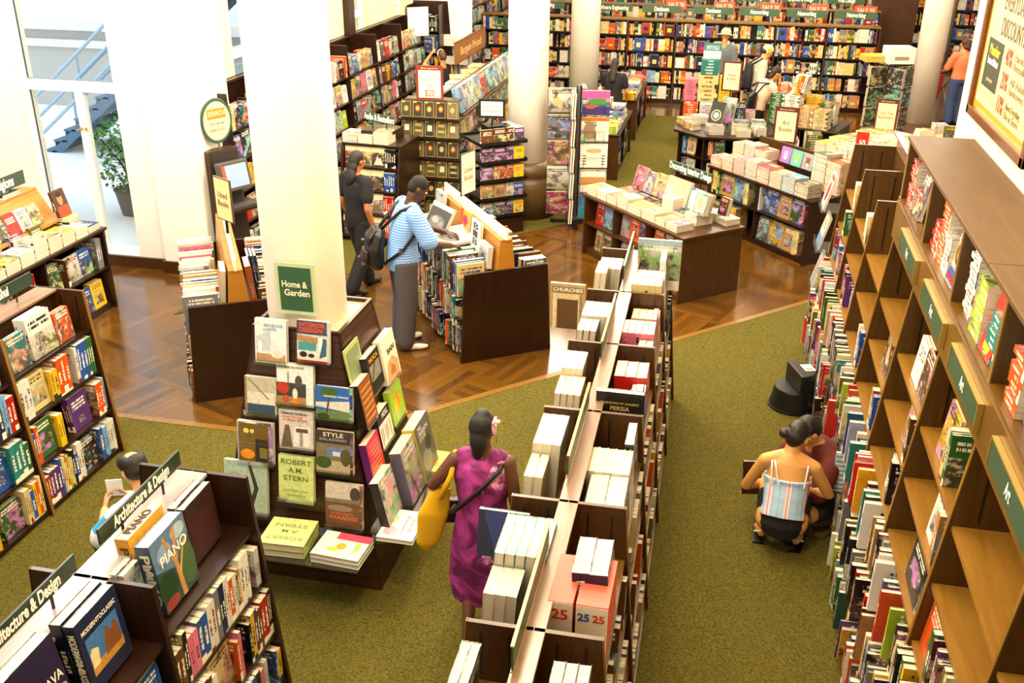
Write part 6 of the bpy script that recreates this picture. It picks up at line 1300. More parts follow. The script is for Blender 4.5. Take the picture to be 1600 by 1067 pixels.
# magazines in clear pockets on the far end of the tall bookcase, and the red upright sign
mr = thing('magazine_rack', 'clear pocket rack on the far end panel of the tall art bookcase', 'rack', (1.12, 9.56, 0))
MB().box((-.02, 0, .5), (.4, .012, 1.9)).build('back_plate', ACR, mr)
for i, z in enumerate((.62, 1.02, 1.42)):
    MB().box((-.16, .0, z-.02), (.06, .34, z-.012)).box((-.168, 0, z-.02), (-.16, .34, z+.06)).build('pocket', ACR, mr)
    hero(['pale grey magazine in the lowest end pocket', 'white and blue magazine in the middle end pocket', 'white magazine with red cup picture in the top end pocket'][i], face_out((1.12-.15, 9.58+.28, z-.008), (-1, 0, 0), .27, .34, .02, .25), .27, .34, .02, ['silver', 'white', 'white'][i], 'red', 'plain', [[('r', .1, .1, .9, .6, '#8c8f98')], [('r', 0, 0, 1, .4, '#6f8fb8')], [('r', 0, .0, 1, .9, '#e6dcd2'), ('c', .5, .5, .3, .26, '#c4382a'), ('c', .5, .3, .16, .12, '#5a2018'), ('r', .1, .82, .9, .95, '#d8503a')]][i], kind='magazine')
rs = thing('vertical_sign', 'tall red upright sign with vertical white lettering behind the tall bookcase', 'sign', (1.33, 10.35, 0), radians(-8))
MB().box((-.06, -.006, 1.4), (.06, .006, 2.02)).build('board', mat('#d0301c', .45), rs); MB().box((-.01, -.004, 0), (.01, .004, 1.41)).lathe([(.12, 0), (.12, .015), (.02, .03)], 20).build('stand', M_BLACK, rs)
lettering('SPECIALS', .075, M_WHITE, rs, (0, 0, -1), (1, 0, 0), (0, -.0075, 1.72), fit=.45, bold=.02)
# ------------------------------------------------------------------ people
def loft(mb, rings, k=20, mi=0):
    """rings: (centre, half-width along x axis, half-depth, x-axis vector); closed tapering surface"""
    n = len(rings); vs = []
    cs = [V(r[0]) for r in rings]
    for i, (c, a, b, xa) in enumerate(rings):
        t = (cs[min(i+1, n-1)]-cs[max(i-1, 0)]).normalized(); x = V(xa); x = (x-t*x.dot(t)).normalized(); y = t.cross(x)
        vs += [cs[i]+x*a*cos(2*pi*j/k)+y*b*sin(2*pi*j/k) for j in range(k)]
    fs = [(i*k+j, i*k+(j+1) % k, (i+1)*k+(j+1) % k, (i+1)*k+j) for i in range(n-1) for j in range(k)]
    fs += [tuple(range(k-1, -1, -1)), tuple((n-1)*k+j for j in range(k))]
    mb.add(vs, fs, mi)
def limb(mb, pts, rs, k=14, mi=0):
    """smooth tapering limb with round ends"""
    pts = [V(p) for p in pts]; P, R = [], []
    for i in range(len(pts)-1):
        for t in (0, .25, .5, .75): P.append(pts[i].lerp(pts[i+1], t)); R.append(lerp(rs[i], rs[i+1], t))
    P.append(pts[-1]); R.append(rs[-1])
    d0 = (P[0]-P[1]).normalized(); d1 = (P[-1]-P[-2]).normalized()
    P = [P[0]+d0*R[0]*.9, P[0]+d0*R[0]*.6]+P+[P[-1]+d1*R[-1]*.6, P[-1]+d1*R[-1]*.9]; R = [R[0]*.35, R[0]*.8]+R+[R[-1]*.8, R[-1]*.35]
    mb.tube(P, R, k, mi)
def skinned(mb, name, m, parent, vox, it=4, disp=None):
    """melts overlapping volumes into one continuous surface"""
    o = mb.build(name, m, None)
    r = o.modifiers.new('r', 'REMESH'); r.mode = 'VOXEL'; r.voxel_size = vox
    s = o.modifiers.new('s', 'SMOOTH'); s.factor = .5; s.iterations = it
    bpy.context.view_layer.update()
    me = D.meshes.new_from_object(o.evaluated_get(bpy.context.evaluated_depsgraph_get()))
    old = o.data; o.modifiers.clear(); o.data = me; D.meshes.remove(old)
    me.materials.clear(); me.materials.append(m)
    me.polygons.foreach_set('use_smooth', [True]*len(me.polygons)); o.parent = parent
    return o
def hand(mb, w, d, nrm, side, s=1.0, curl=.5):
    """w wrist, d direction of the fingers, nrm back of the hand, side +1 if the thumb is on the x-cross side"""
    w, d, nrm = V(w), V(d).normalized(), V(nrm); nrm = (nrm-d*nrm.dot(d)).normalized(); x = d.cross(nrm)*side
    loft(mb, [(w-d*.01*s, .024*s, .017*s, x), (w+d*.03*s, .036*s, .016*s, x), (w+d*.085*s, .042*s, .013*s, x), (w+d*.095*s, .038*s, .010*s, x)], 12)
    for i, (o, L) in enumerate(((.031, .07), (.0105, .08), (-.0105, .074), (-.031, .058))):
        b = w+d*.085*s+x*o*s; p = [b]; dr = d.copy()
        for j, f in enumerate((.45, .32, .23)):
            dr = (dr*cos(curl*(.5+.3*j))-nrm*sin(curl*(.5+.3*j))).normalized(); p.append(p[-1]+dr*L*f*s)
        limb(mb, p, [.0092*s, .0088*s, .008*s, .0068*s], 8)
    tb = w+d*.025*s+x*.032*s; t1 = tb+(x*.8+d*.7-nrm*.2).normalized()*.042*s; limb(mb, [tb, t1, t1+(d*.9+x*.15-nrm*.4).normalized()*.034*s], [.0125*s, .0105*s, .0085*s], 8)
class Person:
    def __init__(s, label, loc, head, H, j, skin, vox=.012, look=(0, 1, -.25), group=None, hairy=None, build=1.0):
        s.T = thing('person', label, 'person', (*loc, 0) if len(loc) == 2 else loc, head-pi/2, group); s.H = H; s.vox = vox; s.b = build
        d = dict(pelvis=(0, 0, .53), waist=(0, 0, .62), chest=(0, .0, .72), neck=(0, .0, .82), head=(0, .02, .925), ls=(-.112, 0, .80), rs=(.112, 0, .80), le=(-.14, -.02, .63), re=(.14, -.02, .63), lw=(-.145, .05, .48), rw=(.145, .05, .48), lh=(-.05, 0, .51), rh=(.05, 0, .51), lk=(-.055, .01, .28), rk=(.055, .01, .28), la=(-.055, -.01, .045), ra=(.055, -.01, .045), lt=(-.065, .1, .015), rt=(.065, .1, .015))
        d.update(j); s.j = {k: V(v)*H for k, v in d.items()}
        s.f = V(look).normalized(); s.skin = skin
    def body(s, curl=.5, hs=None, legs=True):
        j, H, b = s.j, s.H, s.b; m = MB(); X = (j['rs']-j['ls']).normalized(); XH = (j['rh']-j['lh']).normalized()
        loft(m, [(j['pelvis']-V((0, 0, .03*H)), .075*H*b, .06*H*b, XH), (j['pelvis'], .093*H*b, .068*H*b, XH), (j['waist'], .075*H*b, .055*H*b, X), (j['chest'], .095*H*b, .062*H*b, X), (j['chest'].lerp(j['neck'], .6), .09*H*b, .055*H*b, X), (j['neck'], .04*H, .038*H, X)])
        for a in 'lr': limb(m, [j[a+'s'], j[a+'e'], j[a+'w']], [.031*H*b, .024*H, .0165*H]); limb(m, [j['neck'].lerp(j[a+'s'], .3), j[a+'s']], [.03*H, .032*H*b])
        if legs:
            for a in 'lr':
                limb(m, [j[a+'h'], j[a+'k'], j[a+'a']], [.052*H*b, .034*H, .022*H]); limb(m, [j[a+'a'], j[a+'t']], [.022*H, .018*H]); limb(m, [j[a+'a']-V((0, 0, .01*H)), j[a+'a']-(j[a+'t']-j[a+'a']).normalized()*.02*H-V((0, 0, .02*H))], [.02*H, .018*H])
        f = s.f; up = (j['head']-j['neck']).normalized(); r = f.cross(Z); r = r.normalized(); u = r.cross(f).normalized(); h = j['head']
        limb(m, [j['neck']-up*.02*H, h-u*.04*H-f*.01*H], [.036*H, .031*H])
        Mh = Matrix((r, f, u)).transposed().to_4x4(); Mh.translation = h; s.Mh = Mh; q = H/1.75
        m.ell((0, -.01*q, .02*q), (.074*q, .094*q, .09*q), 20, 0, Mh); m.ell((0, .03*q, -.045*q), (.056*q, .062*q, .068*q), 16, 0, Mh); m.ell((0, .062*q, -.085*q), (.024*q, .022*q, .02*q), 10, 0, Mh)
        m.ell((0, .095*q, -.018*q), (.012*q, .02*q, .022*q), 10, 0, Mh); m.ell((0, .088*q, -.058*q), (.024*q, .012*q, .01*q), 10, 0, Mh)
        for k in (-1, 1): m.ell((k*.077*q, -.005*q, -.012*q), (.011*q, .02*q, .032*q), 10, 0, Mh); m.ell((k*.032*q, .078*q, .018*q), (.02*q, .012*q, .008*q), 8, 0, Mh)
        for a, k in (('l', -1), ('r', 1)):
            dd = (j[a+'w']-j[a+'e']).normalized(); nn = (hs or {}).get(a, V((k, 0, .2))); di = (hs or {}).get(a+'d', dd); hand(m, j[a+'w'], di, nn, -k, H/1.75, curl)
        o = skinned(m, 'body', s.skin, s.T, s.vox, 3)
        for k in (-1, 1):
            e = MB().ell((k*.031*q, .077*q, .002*q), (.013*q, .012*q, .010*q), 10, 0, Mh).ell((k*.031*q, .0865*q, .002*q), (.006*q, .0045*q, .006*q), 8, 1, Mh); e.build('eye', [M_WHITE, mat('#2b1a10', .2)], s.T, smooth=True)
        MB().ell((0, .096*q, -.06*q), (.024*q, .007*q, .006*q), 10, 0, Mh).build('lips', mat('#8a4636', .5), s.T, smooth=True)
        return o
    def hair(s, colr, bits, rough=.5, name='hair', vox=None):
        m = MB(); q = s.H/1.75
        for c, r in bits: m.ell(tuple(x*q for x in c), tuple(x*q for x in r), 16, 0, s.Mh)
        return skinned(m, name, mat(colr, rough), s.T, (vox or s.vox)*.9, 2)
    def torso(s, name, m, grow=.012, z0=None, sleeves=.5, mat_extra=None, hem=None, sl_r=.042, legs=None, neck=True):
        """upper garment: follows the trunk, with sleeves to a share of the arm"""
        j, H, b = s.j, s.H, s.b; mb = MB(); X = (j['rs']-j['ls']).normalized(); XH = (j['rh']-j['lh']).normalized(); g = grow
        rings = []
        if hem: rings += [(V(h_[0])*H, h_[1]*H, h_[2]*H, XH) for h_ in hem]
        rings += [(j['pelvis'], .098*H*b+g, .074*H*b+g, XH), (j['waist'], .085*H*b+g, .064*H*b+g, X), (j['chest'], .1*H*b+g, .068*H*b+g, X), (j['chest'].lerp(j['neck'], .62), .094*H*b+g, .06*H*b+g, X)]
        if neck: rings.append((j['neck']-V((0, 0, .012*H)), .05*H+g*.5, .046*H+g*.5, X))
        loft(mb, rings)
        if neck:
            for a in 'lr': limb(mb, [j['neck'].lerp(j[a+'s'], .35)-V((0, 0, .006*H)), j[a+'s'].lerp(j['neck'], 0 if sleeves else .3)], [.033*H+g*.6, .034*H*b+g*.6])
        if sleeves:
            for a in 'lr':
                e = j[a+'s'].lerp(j[a+'e'], min(1, sleeves*2)); pts = [j[a+'s'], e]; rs = [.034*H*b+g, sl_r*H]
                if sleeves > .5: pts.append(j[a+'e'].lerp(j[a+'w'], (sleeves-.5)*2)); rs.append(.03*H)
                limb(mb, pts, rs)
        return skinned(mb, name, m, s.T, s.vox, 4)
    def trousers(s, name, m, grow=.014, share=1.0, flare=1.0):
        j, H, b = s.j, s.H, s.b; mb = MB(); XH = (j['rh']-j['lh']).normalized()
        loft(mb, [(j['pelvis']-V((0, 0, .05*H)), .08*H*b+grow, .066*H*b+grow, XH), (j['pelvis'], .097*H*b+grow, .073*H*b+grow, XH), (j['pelvis'].lerp(j['waist'], .5), .088*H*b+grow, .066*H*b+grow, XH)])
        for a in 'lr':
            if share >= 1: limb(mb, [j[a+'h'], j[a+'k'], j[a+'a']+V((0, 0, .005*H))], [.056*H*b+grow, (.04*H+grow)*flare, (.034*H+grow)*flare])
            else: limb(mb, [j[a+'h'], j[a+'h'].lerp(j[a+'k'], share)], [.048*H*b+grow*.6, .043*H+grow*.5])
        return skinned(mb, name, m, s.T, s.vox, 4)
    def shoes(s, m, sole=None):
        j, H = s.j, s.H
        for a in 'lr':
            d = j[a+'t']-j[a+'a']; d.z = 0; d = d.normalized(); mb = MB(); bk = V((j[a+'a'].x, j[a+'a'].y, .03*H))-d*.03*H; bk.z = max(.02*H, j[a+'a'].z-.02*H)
            tip = bk+d*.155*H; tip.z = .018*H; x = d.cross(Z)
            loft(mb, [(bk-d*.006*H, .014*H, .016*H, x), (bk+d*.02*H, .022*H, .026*H, x), (bk+d*.07*H, .024*H, .026*H, x), (bk.lerp(tip, .75), .029*H, .02*H, x), (tip, .018*H, .012*H, x)], 14)
            skinned(mb, 'shoe', m, s.T, max(.006, s.vox*.8), 2)
SK_D = mat('#4a2a1a', .45); SK_B = mat('#5b3522', .45); SK_T = mat('#c98a52', .5); SK_P = mat('#d9a06c', .5); SK_M = mat('#a8693c', .5)
def m_stripes(name, a, b, freq, axis=2, c=None):
    t = NT(name, .85); tc = t.n('ShaderNodeTexCoord'); sp = t.n('ShaderNodeSeparateXYZ', ins={'Vector': tc.outputs['Object']}); fr = t.math('FRACT', t.math('MULTIPLY', sp.outputs[axis], freq)); return t.base(t.mix(t.math('GREATER_THAN', fr, .5), rgb(a), rgb(b)))
CAP = lambda: [((0, -.022, .035), (.083, .094, .09)), ((0, -.05, 0), (.078, .07, .085))]

# man in the striped blue shirt at the bargain bin
p = Person('man in blue striped shirt and grey trousers leafing through a picture book', (-2.95, 8.66), radians(34), 1.78, dict(waist=(0, .005, .62), chest=(0, .03, .72), neck=(.005, .06, .82), head=(.012, .10, .905), ls=(-.115, .045, .79), rs=(.118, .045, .79), le=(-.14, .14, .655), re=(.16, .11, .64), lw=(-.06, .27, .62), rw=(.09, .25, .59), lk=(-.06, .015, .28), rk=(.06, .0, .28), lt=(-.075, .1, .015), rt=(.085, .095, .015), la=(-.06, -.01, .045), ra=(.065, -.02, .045)), SK_D, .0085, (.15, 1, -.62), build=1.05)
p.body(.6, {'l': V((0, 0, 1)), 'r': V((0, 0, 1))})
p.hair('#120c0a', [((0, -.012, .038), (.079, .092, .082)), ((0, -.05, .0), (.072, .056, .07))], .8)
p.torso('shirt', m_stripes('blue_stripe_knit', '#5c8fd6', '#9dc0ee', 40), .02, hem=[((0, -.0, .47), .108, .085)], sleeves=.46, sl_r=.052)
p.trousers('trousers', mat('#4b4648', .85), .02, flare=1.15); p.shoes(mat('#e6e1d6', .6))
MB().box((-.016, -.03, -.013), (.016, .03, .013), 0, Matrix.Translation(p.j['rw']-V((0, .03, 0)))).build('wristwatch', M_STEEL, p.T)
bp_ = thing('backpack', 'black leather backpack hanging low on the back of the man in blue', 'backpack', (-2.95, 8.66, 0), radians(34)-pi/2)
mb = MB(); loft(mb, [((-.10, -.23, .84), .13, .06, (1, 0, 0)), ((-.10, -.25, .90), .165, .09, (1, 0, 0)), ((-.09, -.25, 1.05), .16, .09, (1, 0, 0)), ((-.08, -.21, 1.19), .13, .07, (1, 0, 0)), ((-.07, -.18, 1.24), .08, .05, (1, 0, 0))]); BLK = mat('#171515', .35)
skinned(mb, 'bag_body', BLK, bp_, .01, 3)
mb = MB(); loft(mb, [((-.11, -.33, .88), .10, .03, (1, 0, 0)), ((-.11, -.35, .95), .11, .04, (1, 0, 0)), ((-.105, -.335, 1.03), .09, .025, (1, 0, 0))]); skinned(mb, 'front_pocket', mat('#1e1b1a', .3), bp_, .009, 2)
mb = MB(); loft(mb, [((-.10, -.31, 1.08), .10, .03, (1, 0, 0)), ((-.09, -.3, 1.16), .10, .035, (1, 0, 0)), ((-.08, -.23, 1.235), .085, .04, (1, 0, 0))]); skinned(mb, 'flap', mat('#1b1918', .3), bp_, .009, 2)
for (x, z) in ((-.17, 1.1), (-.17, .93), (-.05, .9)): MB().box((x-.02, -.392 if z < 1 else -.352, z-.008), (x+.02, -.36 if z < 1 else -.33, z+.008)).build('buckle', M_STEEL, bp_)
for pts in ([(-.03, -.19, 1.23), (.04, -.105, 1.34), (.10, -.02, 1.435), (.15, .06, 1.475), (.205, .135, 1.42), (.23, .10, 1.28), (.20, -.04, 1.08), (.08, -.2, .92)], [(-.1, -.19, 1.23), (-.12, -.10, 1.34), (-.14, -.01, 1.43), (-.17, .07, 1.475), (-.22, .14, 1.4), (-.25, .06, 1.2), (-.22, -.14, .97)]):
    m = MB(); m.tube(pts, .016, 8); m.build('strap', BLK, bp_, smooth=True)
MB().box((.185, -.085, 1.05), (.215, -.055, 1.10)).build('buckle', M_STEEL, bp_)
o = hero('open picture book with a grey photograph lying in front of the man in blue', basis((.1, -.25, .96), (.82, .57, .06), (-.57, .80, .25), (-2.62, 8.86, .98)), .36, .3, .03, '#d8d6d0', 'grey', 'plain', [('r', 0, 0, 1, 1, '#e6e4de'), ('r', .08, .1, .92, .9, '#a8a8a6'), ('c', .5, .5, .3, .3, '#d0cfcb')])
o = hero('large dark photograph book standing open against the bin contents', basis((-.62, -.6, .5), (.75, -.66, 0), (.35, .35, .87), (-2.93, 9.28, 1.0)), .4, .34, .03, '#cfcfcb', 'white', 'plain', [('r', 0, 0, 1, 1, '#c9c8c4'), ('r', .02, .05, .98, .86, '#3a3a3a'), ('c', .5, .45, .36, .2, '#6a6a68'), ('c', .4, .5, .16, .1, '#9a9a96'), ('c', .7, .4, .12, .12, '#8a8a88')])

# woman in the purple dress
p = Person('woman in purple tie-dye dress walking away with her hair pinned up', (-1.19, 4.76), radians(94), 1.53, dict(ls=(-.10, 0, .80), rs=(.10, 0, .80), le=(-.185, -.03, .69), lw=(-.14, .10, .71), re=(.13, -.02, .64), rw=(.125, .06, .52), neck=(0, .01, .825), head=(.0, .02, .925), la=(-.04, -.14, .07), lt=(-.045, -.06, .015), lk=(-.05, .03, .29), ra=(.045, .10, .045), rt=(.05, .2, .015), rk=(.05, .1, .29)), SK_B, .0095, (.12, 1, -.1), build=1.0)
p.body(.6)
def m_tie():
    t = NT('tie_dye', .8); tc = t.n('ShaderNodeTexCoord')
    a = t.n('ShaderNodeTexNoise', ins={'Vector': tc.outputs['Object'], 'Scale': 5.0, 'Detail': 5.0, 'Distortion': 1.5})
    r = t.n('ShaderNodeMapRange', ins={'Value': a.outputs[0], 'From Min': .42, 'From Max': .66}); c = t.mix(r.outputs[0], rgb('#5a0648'), rgb('#b83a96'))
    w = t.n('ShaderNodeTexVoronoi', ins={'Vector': tc.outputs['Object'], 'Scale': 3.4}); nz = t.n('ShaderNodeTexNoise', ins={'Vector': tc.outputs['Object'], 'Scale': 26.0, 'Detail': 2.0})
    k = t.math('MULTIPLY', t.math('LESS_THAN', w.outputs[0], .36), t.n('ShaderNodeMapRange', ins={'Value': nz.outputs[0], 'From Min': .45, 'From Max': .62}).outputs[0]); sp = t.n('ShaderNodeSeparateXYZ', ins={'Vector': tc.outputs['Object']})
    k = t.math('MULTIPLY', k, t.math('GREATER_THAN', sp.outputs[0], .02))
    return t.base(t.mix(t.math('MULTIPLY', k, .85), c, rgb('#e6a8d0')))
p.torso('dress', m_tie(), .014, hem=[((.0, .03, .17), .135, .11), ((.0, .025, .25), .142, .115), ((0, .01, .42), .128, .1)], sleeves=.0)
MB().tube([(.12, .12, .24), (.15, .12, .1)], [.05, .03], 8).build('hem_scarf', mat('#c81e5e', .8), p.T)
p.hair('#0e0a0a', [((0, -.015, .04), (.082, .1, .088)), ((0, -.07, .04), (.078, .06, .09)), ((.0, -.095, -.05), (.062, .045, .09)), ((-.01, -.08, -.12), (.04, .035, .07)), ((0, -.03, .11), (.05, .06, .045))], .6)
fl = MB()
for k in range(6): fl.ell((.02*cos(k), .02*sin(k), 0), (.02, .014, .01), 8, 0, Matrix.Translation(V((.075, -.07, .09))+p.j['head']) @ Matrix.Rotation(k, 4, 'Y'))
fl.ell((.078, -.075, .05), (.016, .014, .05), 8, 0, Matrix.Translation(p.j['head'])); fl.build('hair_flower', mat('#f0b4c4', .6), p.T, smooth=True)
for k in (-1, 1): MB().tube([p.j['head']+V((k*.074, -.0, -.03)), p.j['head']+V((k*.08, -.0, -.055)), p.j['head']+V((k*.078, 0, -.08))], .004, 6).build('earring', M_GOLD, p.T)
tb = thing('tote_bag', 'bright yellow cloth tote bag over the shoulder of the woman in purple', 'bag', (-1.19, 4.76, 0), radians(4))
mb = MB(); loft(mb, [((-.335, -.06, .60), .02, .02, (.85, .5, 0)), ((-.32, -.06, .66), .075, .03, (.85, .5, 0)), ((-.285, -.05, .86), .10, .035, (.85, .5, 0)), ((-.235, -.02, 1.03), .06, .022, (.85, .5, 0))]); YE = mat('#e2ae10', .85); skinned(mb, 'bag_body', YE, tb, .01, 3)
MB().tube([(-.225, .05, .99), (-.2, .06, 1.14), (-.155, .0, 1.268), (-.17, -.06, 1.15), (-.235, -.08, .99)], .016, 8).build('strap', YE, tb, smooth=True)
cb = thing('shoulder_bag', 'black cross-body bag strap across the back of the purple dress', 'bag', (-1.19, 4.76, 0), radians(4))
MB().tube([(.14, .02, 1.265), (.11, -.085, 1.21), (.0, -.12, 1.09), (-.12, -.12, .96), (-.185, -.05, .88), (-.18, .08, .84)], .014, 8).build('strap', M_BLACK, cb, smooth=True); mb = MB(); loft(mb, [((-.17, .13, .70), .1, .03, (1, .4, 0)), ((-.17, .14, .86), .1, .035, (1, .4, 0))]); skinned(mb, 'bag_body', M_BLACK, cb, .01, 2)

# crouching girl
g = lambda x, y, z: (x/1.62, y/1.62, z/1.62)
p = Person('young woman in pale plaid camisole and black shorts crouching with her back turned', (.64, 6.08), radians(84), 1.62, dict(pelvis=g(0, -.10, .25), waist=g(.0, -.07, .36), chest=g(.0, .02, .54), neck=g(.0, .07, .70), head=g(.03, .13, .815), ls=g(-.165, .05, .63), rs=g(.165, .05, .63), le=g(-.275, .10, .37), re=g(.285, .10, .41), lw=g(-.12, .25, .34), rw=g(.10, .20, .37), lh=g(-.1, -.08, .24), rh=g(.1, -.08, .24), lk=g(-.13, .30, .40), rk=g(.13, .32, .38), la=g(-.13, -.0, .10), ra=g(.12, -.02, .10), lt=g(-.16, .14, .02), rt=g(.14, .12, .02)), mat('#d49a55', .5), .0075, (.55, 1, -.45), build=.93)
p.body(.7)
def m_plaid():
    t = NT('plaid_cotton', .8); tc = t.n('ShaderNodeTexCoord'); sp = t.n('ShaderNodeSeparateXYZ', ins={'Vector': tc.outputs['Object']}); x, z = sp.outputs[0], sp.outputs[2]
    c = rgb('#a9c8e6')
    f1 = t.math('FRACT', t.math('MULTIPLY', x, 8.)); f2 = t.math('FRACT', t.math('MULTIPLY', x, 25.)); f3 = t.math('FRACT', t.math('MULTIPLY', z, 14.))
    k = t.mix(t.math('MULTIPLY', t.math('LESS_THAN', f3, .4), .35), c, rgb('#8fb2d8')); k = t.mix(t.math('MULTIPLY', t.math('LESS_THAN', f1, .3), .8), k, rgb('#efe0e4')); k = t.mix(t.math('MULTIPLY', t.math('LESS_THAN', t.math('ABSOLUTE', t.math('SUBTRACT', f1, .15)), .035), .9), k, rgb('#d8707c')); k = t.mix(t.math('MULTIPLY', t.math('LESS_THAN', f2, .1), .4), k, rgb('#4a6c9c')); return t.base(k)
j = p.j; mb = MB(); X = V((1, 0, 0))
loft(mb, [(j['pelvis']+V((0, 0.0, .045)), .158, .118, X), (j['waist'], .142, .11, X), (j['chest']-V((0, .01, .06)), .152, .118, X), (j['chest']+V((0, .005, .0)), .165, .125, X)]); skinned(mb, 'camisole', m_plaid(), p.T, .0075, 2)
for a, b in (((-.1, -.085, .53), (-.125, .08, .685)), ((.115, -.08, .53), (.125, .08, .685)), ((-.05, -.095, .53), (-.12, .08, .69))): MB().tube([a, V(a).lerp(V(b), .5)+V((0, -.04, .03)), b], .006, 6).build('camisole_strap', mat('#e6e2ea', .7), p.T)
p.trousers('shorts', mat('#100f11', .85), .006, .5); p.hair('#1a0f0b', CAP()+[((-.06, -.10, -.005), (.045, .042, .042)), ((0, -.06, -.03), (.06, .05, .06)), ((0, .03, .07), (.07, .06, .04))], .5)
for a in 'lr':
    q = p.j[a+'a']; t_ = p.j[a+'t']; MB().prism([(q.x-.045, q.y-.06, .0), (q.x+.035, q.y-.06, .0), (t_.x+.045, t_.y+.06, 0), (t_.x-.04, t_.y+.06, 0)], (0, 0, .022)).build('sandal_sole', M_BLACK, p.T); MB().tube([(q.x-.045, q.y+.02, .05), (q.x, q.y+.05, .10), (q.x+.045, q.y+.02, .05)], .007, 6).tube([(q.x-.04, q.y-.03, .09), (q.x, q.y-.055, .11), (q.x+.04, q.y-.03, .09)], .006, 6).build('sandal_strap', mat('#d9cdbb', .6), p.T)
MB().tube([p.j['head']+V((.075, .03, -.03)), p.j['head']+V((.08, .03, -.06)), p.j['head']+V((.072, .03, -.075))], .005, 6).build('earring', M_GOLD, p.T)
# companion in maroon
g = lambda x, y, z: (x/1.7, y/1.7, z/1.7)
p = Person('person in a maroon T-shirt sitting cross-legged on the carpet bent over a book', (1.0, 6.62), radians(214), 1.70, dict(pelvis=g(0, 0, .13), waist=g(0, .0, .26), chest=g(0, .10, .44), neck=g(.0, .20, .61), head=g(.0, .28, .715), ls=g(-.18, .17, .53), rs=g(.18, .17, .53), le=g(-.25, .34, .33), re=g(.26, .30, .30), lw=g(-.1, .5, .26), rw=g(.1, .5, .26), lh=g(-.1, .02, .13), rh=g(.1, .02, .13), lk=g(-.26, .36, .19), rk=g(.27, .36, .19), la=g(.06, .34, .07), ra=g(-.1, .46, .09), lt=g(.16, .34, .05), rt=g(-.2, .50, .05)), SK_P, .009, (0, 1, -.8), build=1.05)
p.body(.8); p.torso('shirt', mat('#5c1a12', .85), .016, sleeves=.44, sl_r=.05); p.trousers('trousers', mat('#241a16', .85), .014, .8); p.hair('#140c0a', CAP(), .6); p.shoes(mat('#2a2b2e', .6))
o = hero('dark picture book held upright between the two people on the carpet', basis((.25, -.93, .25), (.96, .26, 0), (.05, .2, .97), (.36, 6.46, .14)), .24, .26, .025, '#3a1a16', 'cream', 'plain', [('r', 0, 0, 1, 1, '#33130f'), ('r', .1, .15, .5, .5, '#5c2a20')])
bg = thing('cloth_bag', 'olive canvas bag lying on the carpet beside the crouching woman', 'bag', (.97, 6.40, 0), radians(20))
mb = MB(); loft(mb, [((-.13, 0, .03), .07, .025, (0, 1, 0)), ((-.05, .02, .05), .11, .045, (0, 1, 0)), ((.05, .03, .06), .10, .05, (0, 1, 0)), ((.13, .05, .04), .07, .03, (0, 1, 0))]); skinned(mb, 'bag_body', mat('#5a5034', .9), bg, .01, 3); MB().tube([(-.12, -.04, .05), (-.19, -.14, .02), (-.1, -.19, .015), (.02, -.12, .03)], .008, 6).build('strap', mat('#463e28', .9), bg, smooth=True)

# man crouching between the left bookcases
g = lambda x, y, z: (x/1.72, y/1.72, z/1.72)
p = Person('balding man in white and bright blue shirt crouching between the dark bookcases', (-3.2, 4.53), radians(160), 1.72, dict(pelvis=g(0, -.06, .34), waist=g(0, -.03, .46), chest=g(0, .04, .66), neck=g(0, .08, .84), head=g(.0, .14, .975), ls=g(-.19, .06, .78), rs=g(.19, .06, .78), le=g(-.24, .22, .58), re=g(.25, .22, .60), lw=g(-.08, .40, .62), rw=g(.10, .40, .64), lh=g(-.1, -.04, .32), rh=g(.1, -.04, .32), lk=g(-.15, .36, .44), rk=g(.15, .36, .42), la=g(-.13, .08, .09), ra=g(.13, .06, .09), lt=g(-.15, .25, .02), rt=g(.15, .23, .02)), SK_P, .0095, (.1, 1, -.35), build=1.08)
p.body(.9)
t = NT('white_blue_shirt', .85); tc = t.n('ShaderNodeTexCoord'); sp = t.n('ShaderNodeSeparateXYZ', ins={'Vector': tc.outputs['Object']}); zz = sp.outputs[2]
p.torso('shirt', t.base(t.mix(t.math('MULTIPLY', t.math('GREATER_THAN', zz, .66), t.math('LESS_THAN', zz, .78)), rgb('#e8ecf2'), rgb('#2fa4e0'))), .018, sleeves=.46, sl_r=.05); p.trousers('trousers', mat('#2a2d3c', .85), .016); p.shoes(mat('#1c1a1a', .5))
p.hair('#140d0a', [((0, -.03, .0), (.082, .088, .07)), ((.0, .0, .03), (.081, .08, .05)), ((0, -.055, .04), (.07, .052, .062)), ((0, .035, .06), (.072, .06, .048)), ((.05, 0, .055), (.035, .07, .05)), ((-.05, 0, .055), (.035, .07, .05))], .6)
pp = thing('paper_slip', 'white paper slip held up by the man in white and blue', 'paper', (-3.60, 4.72, .70), radians(20)); MB().box((-.05, -.002, -.05), (.05, .002, .07)).build('sheet', M_WHITE, pp)

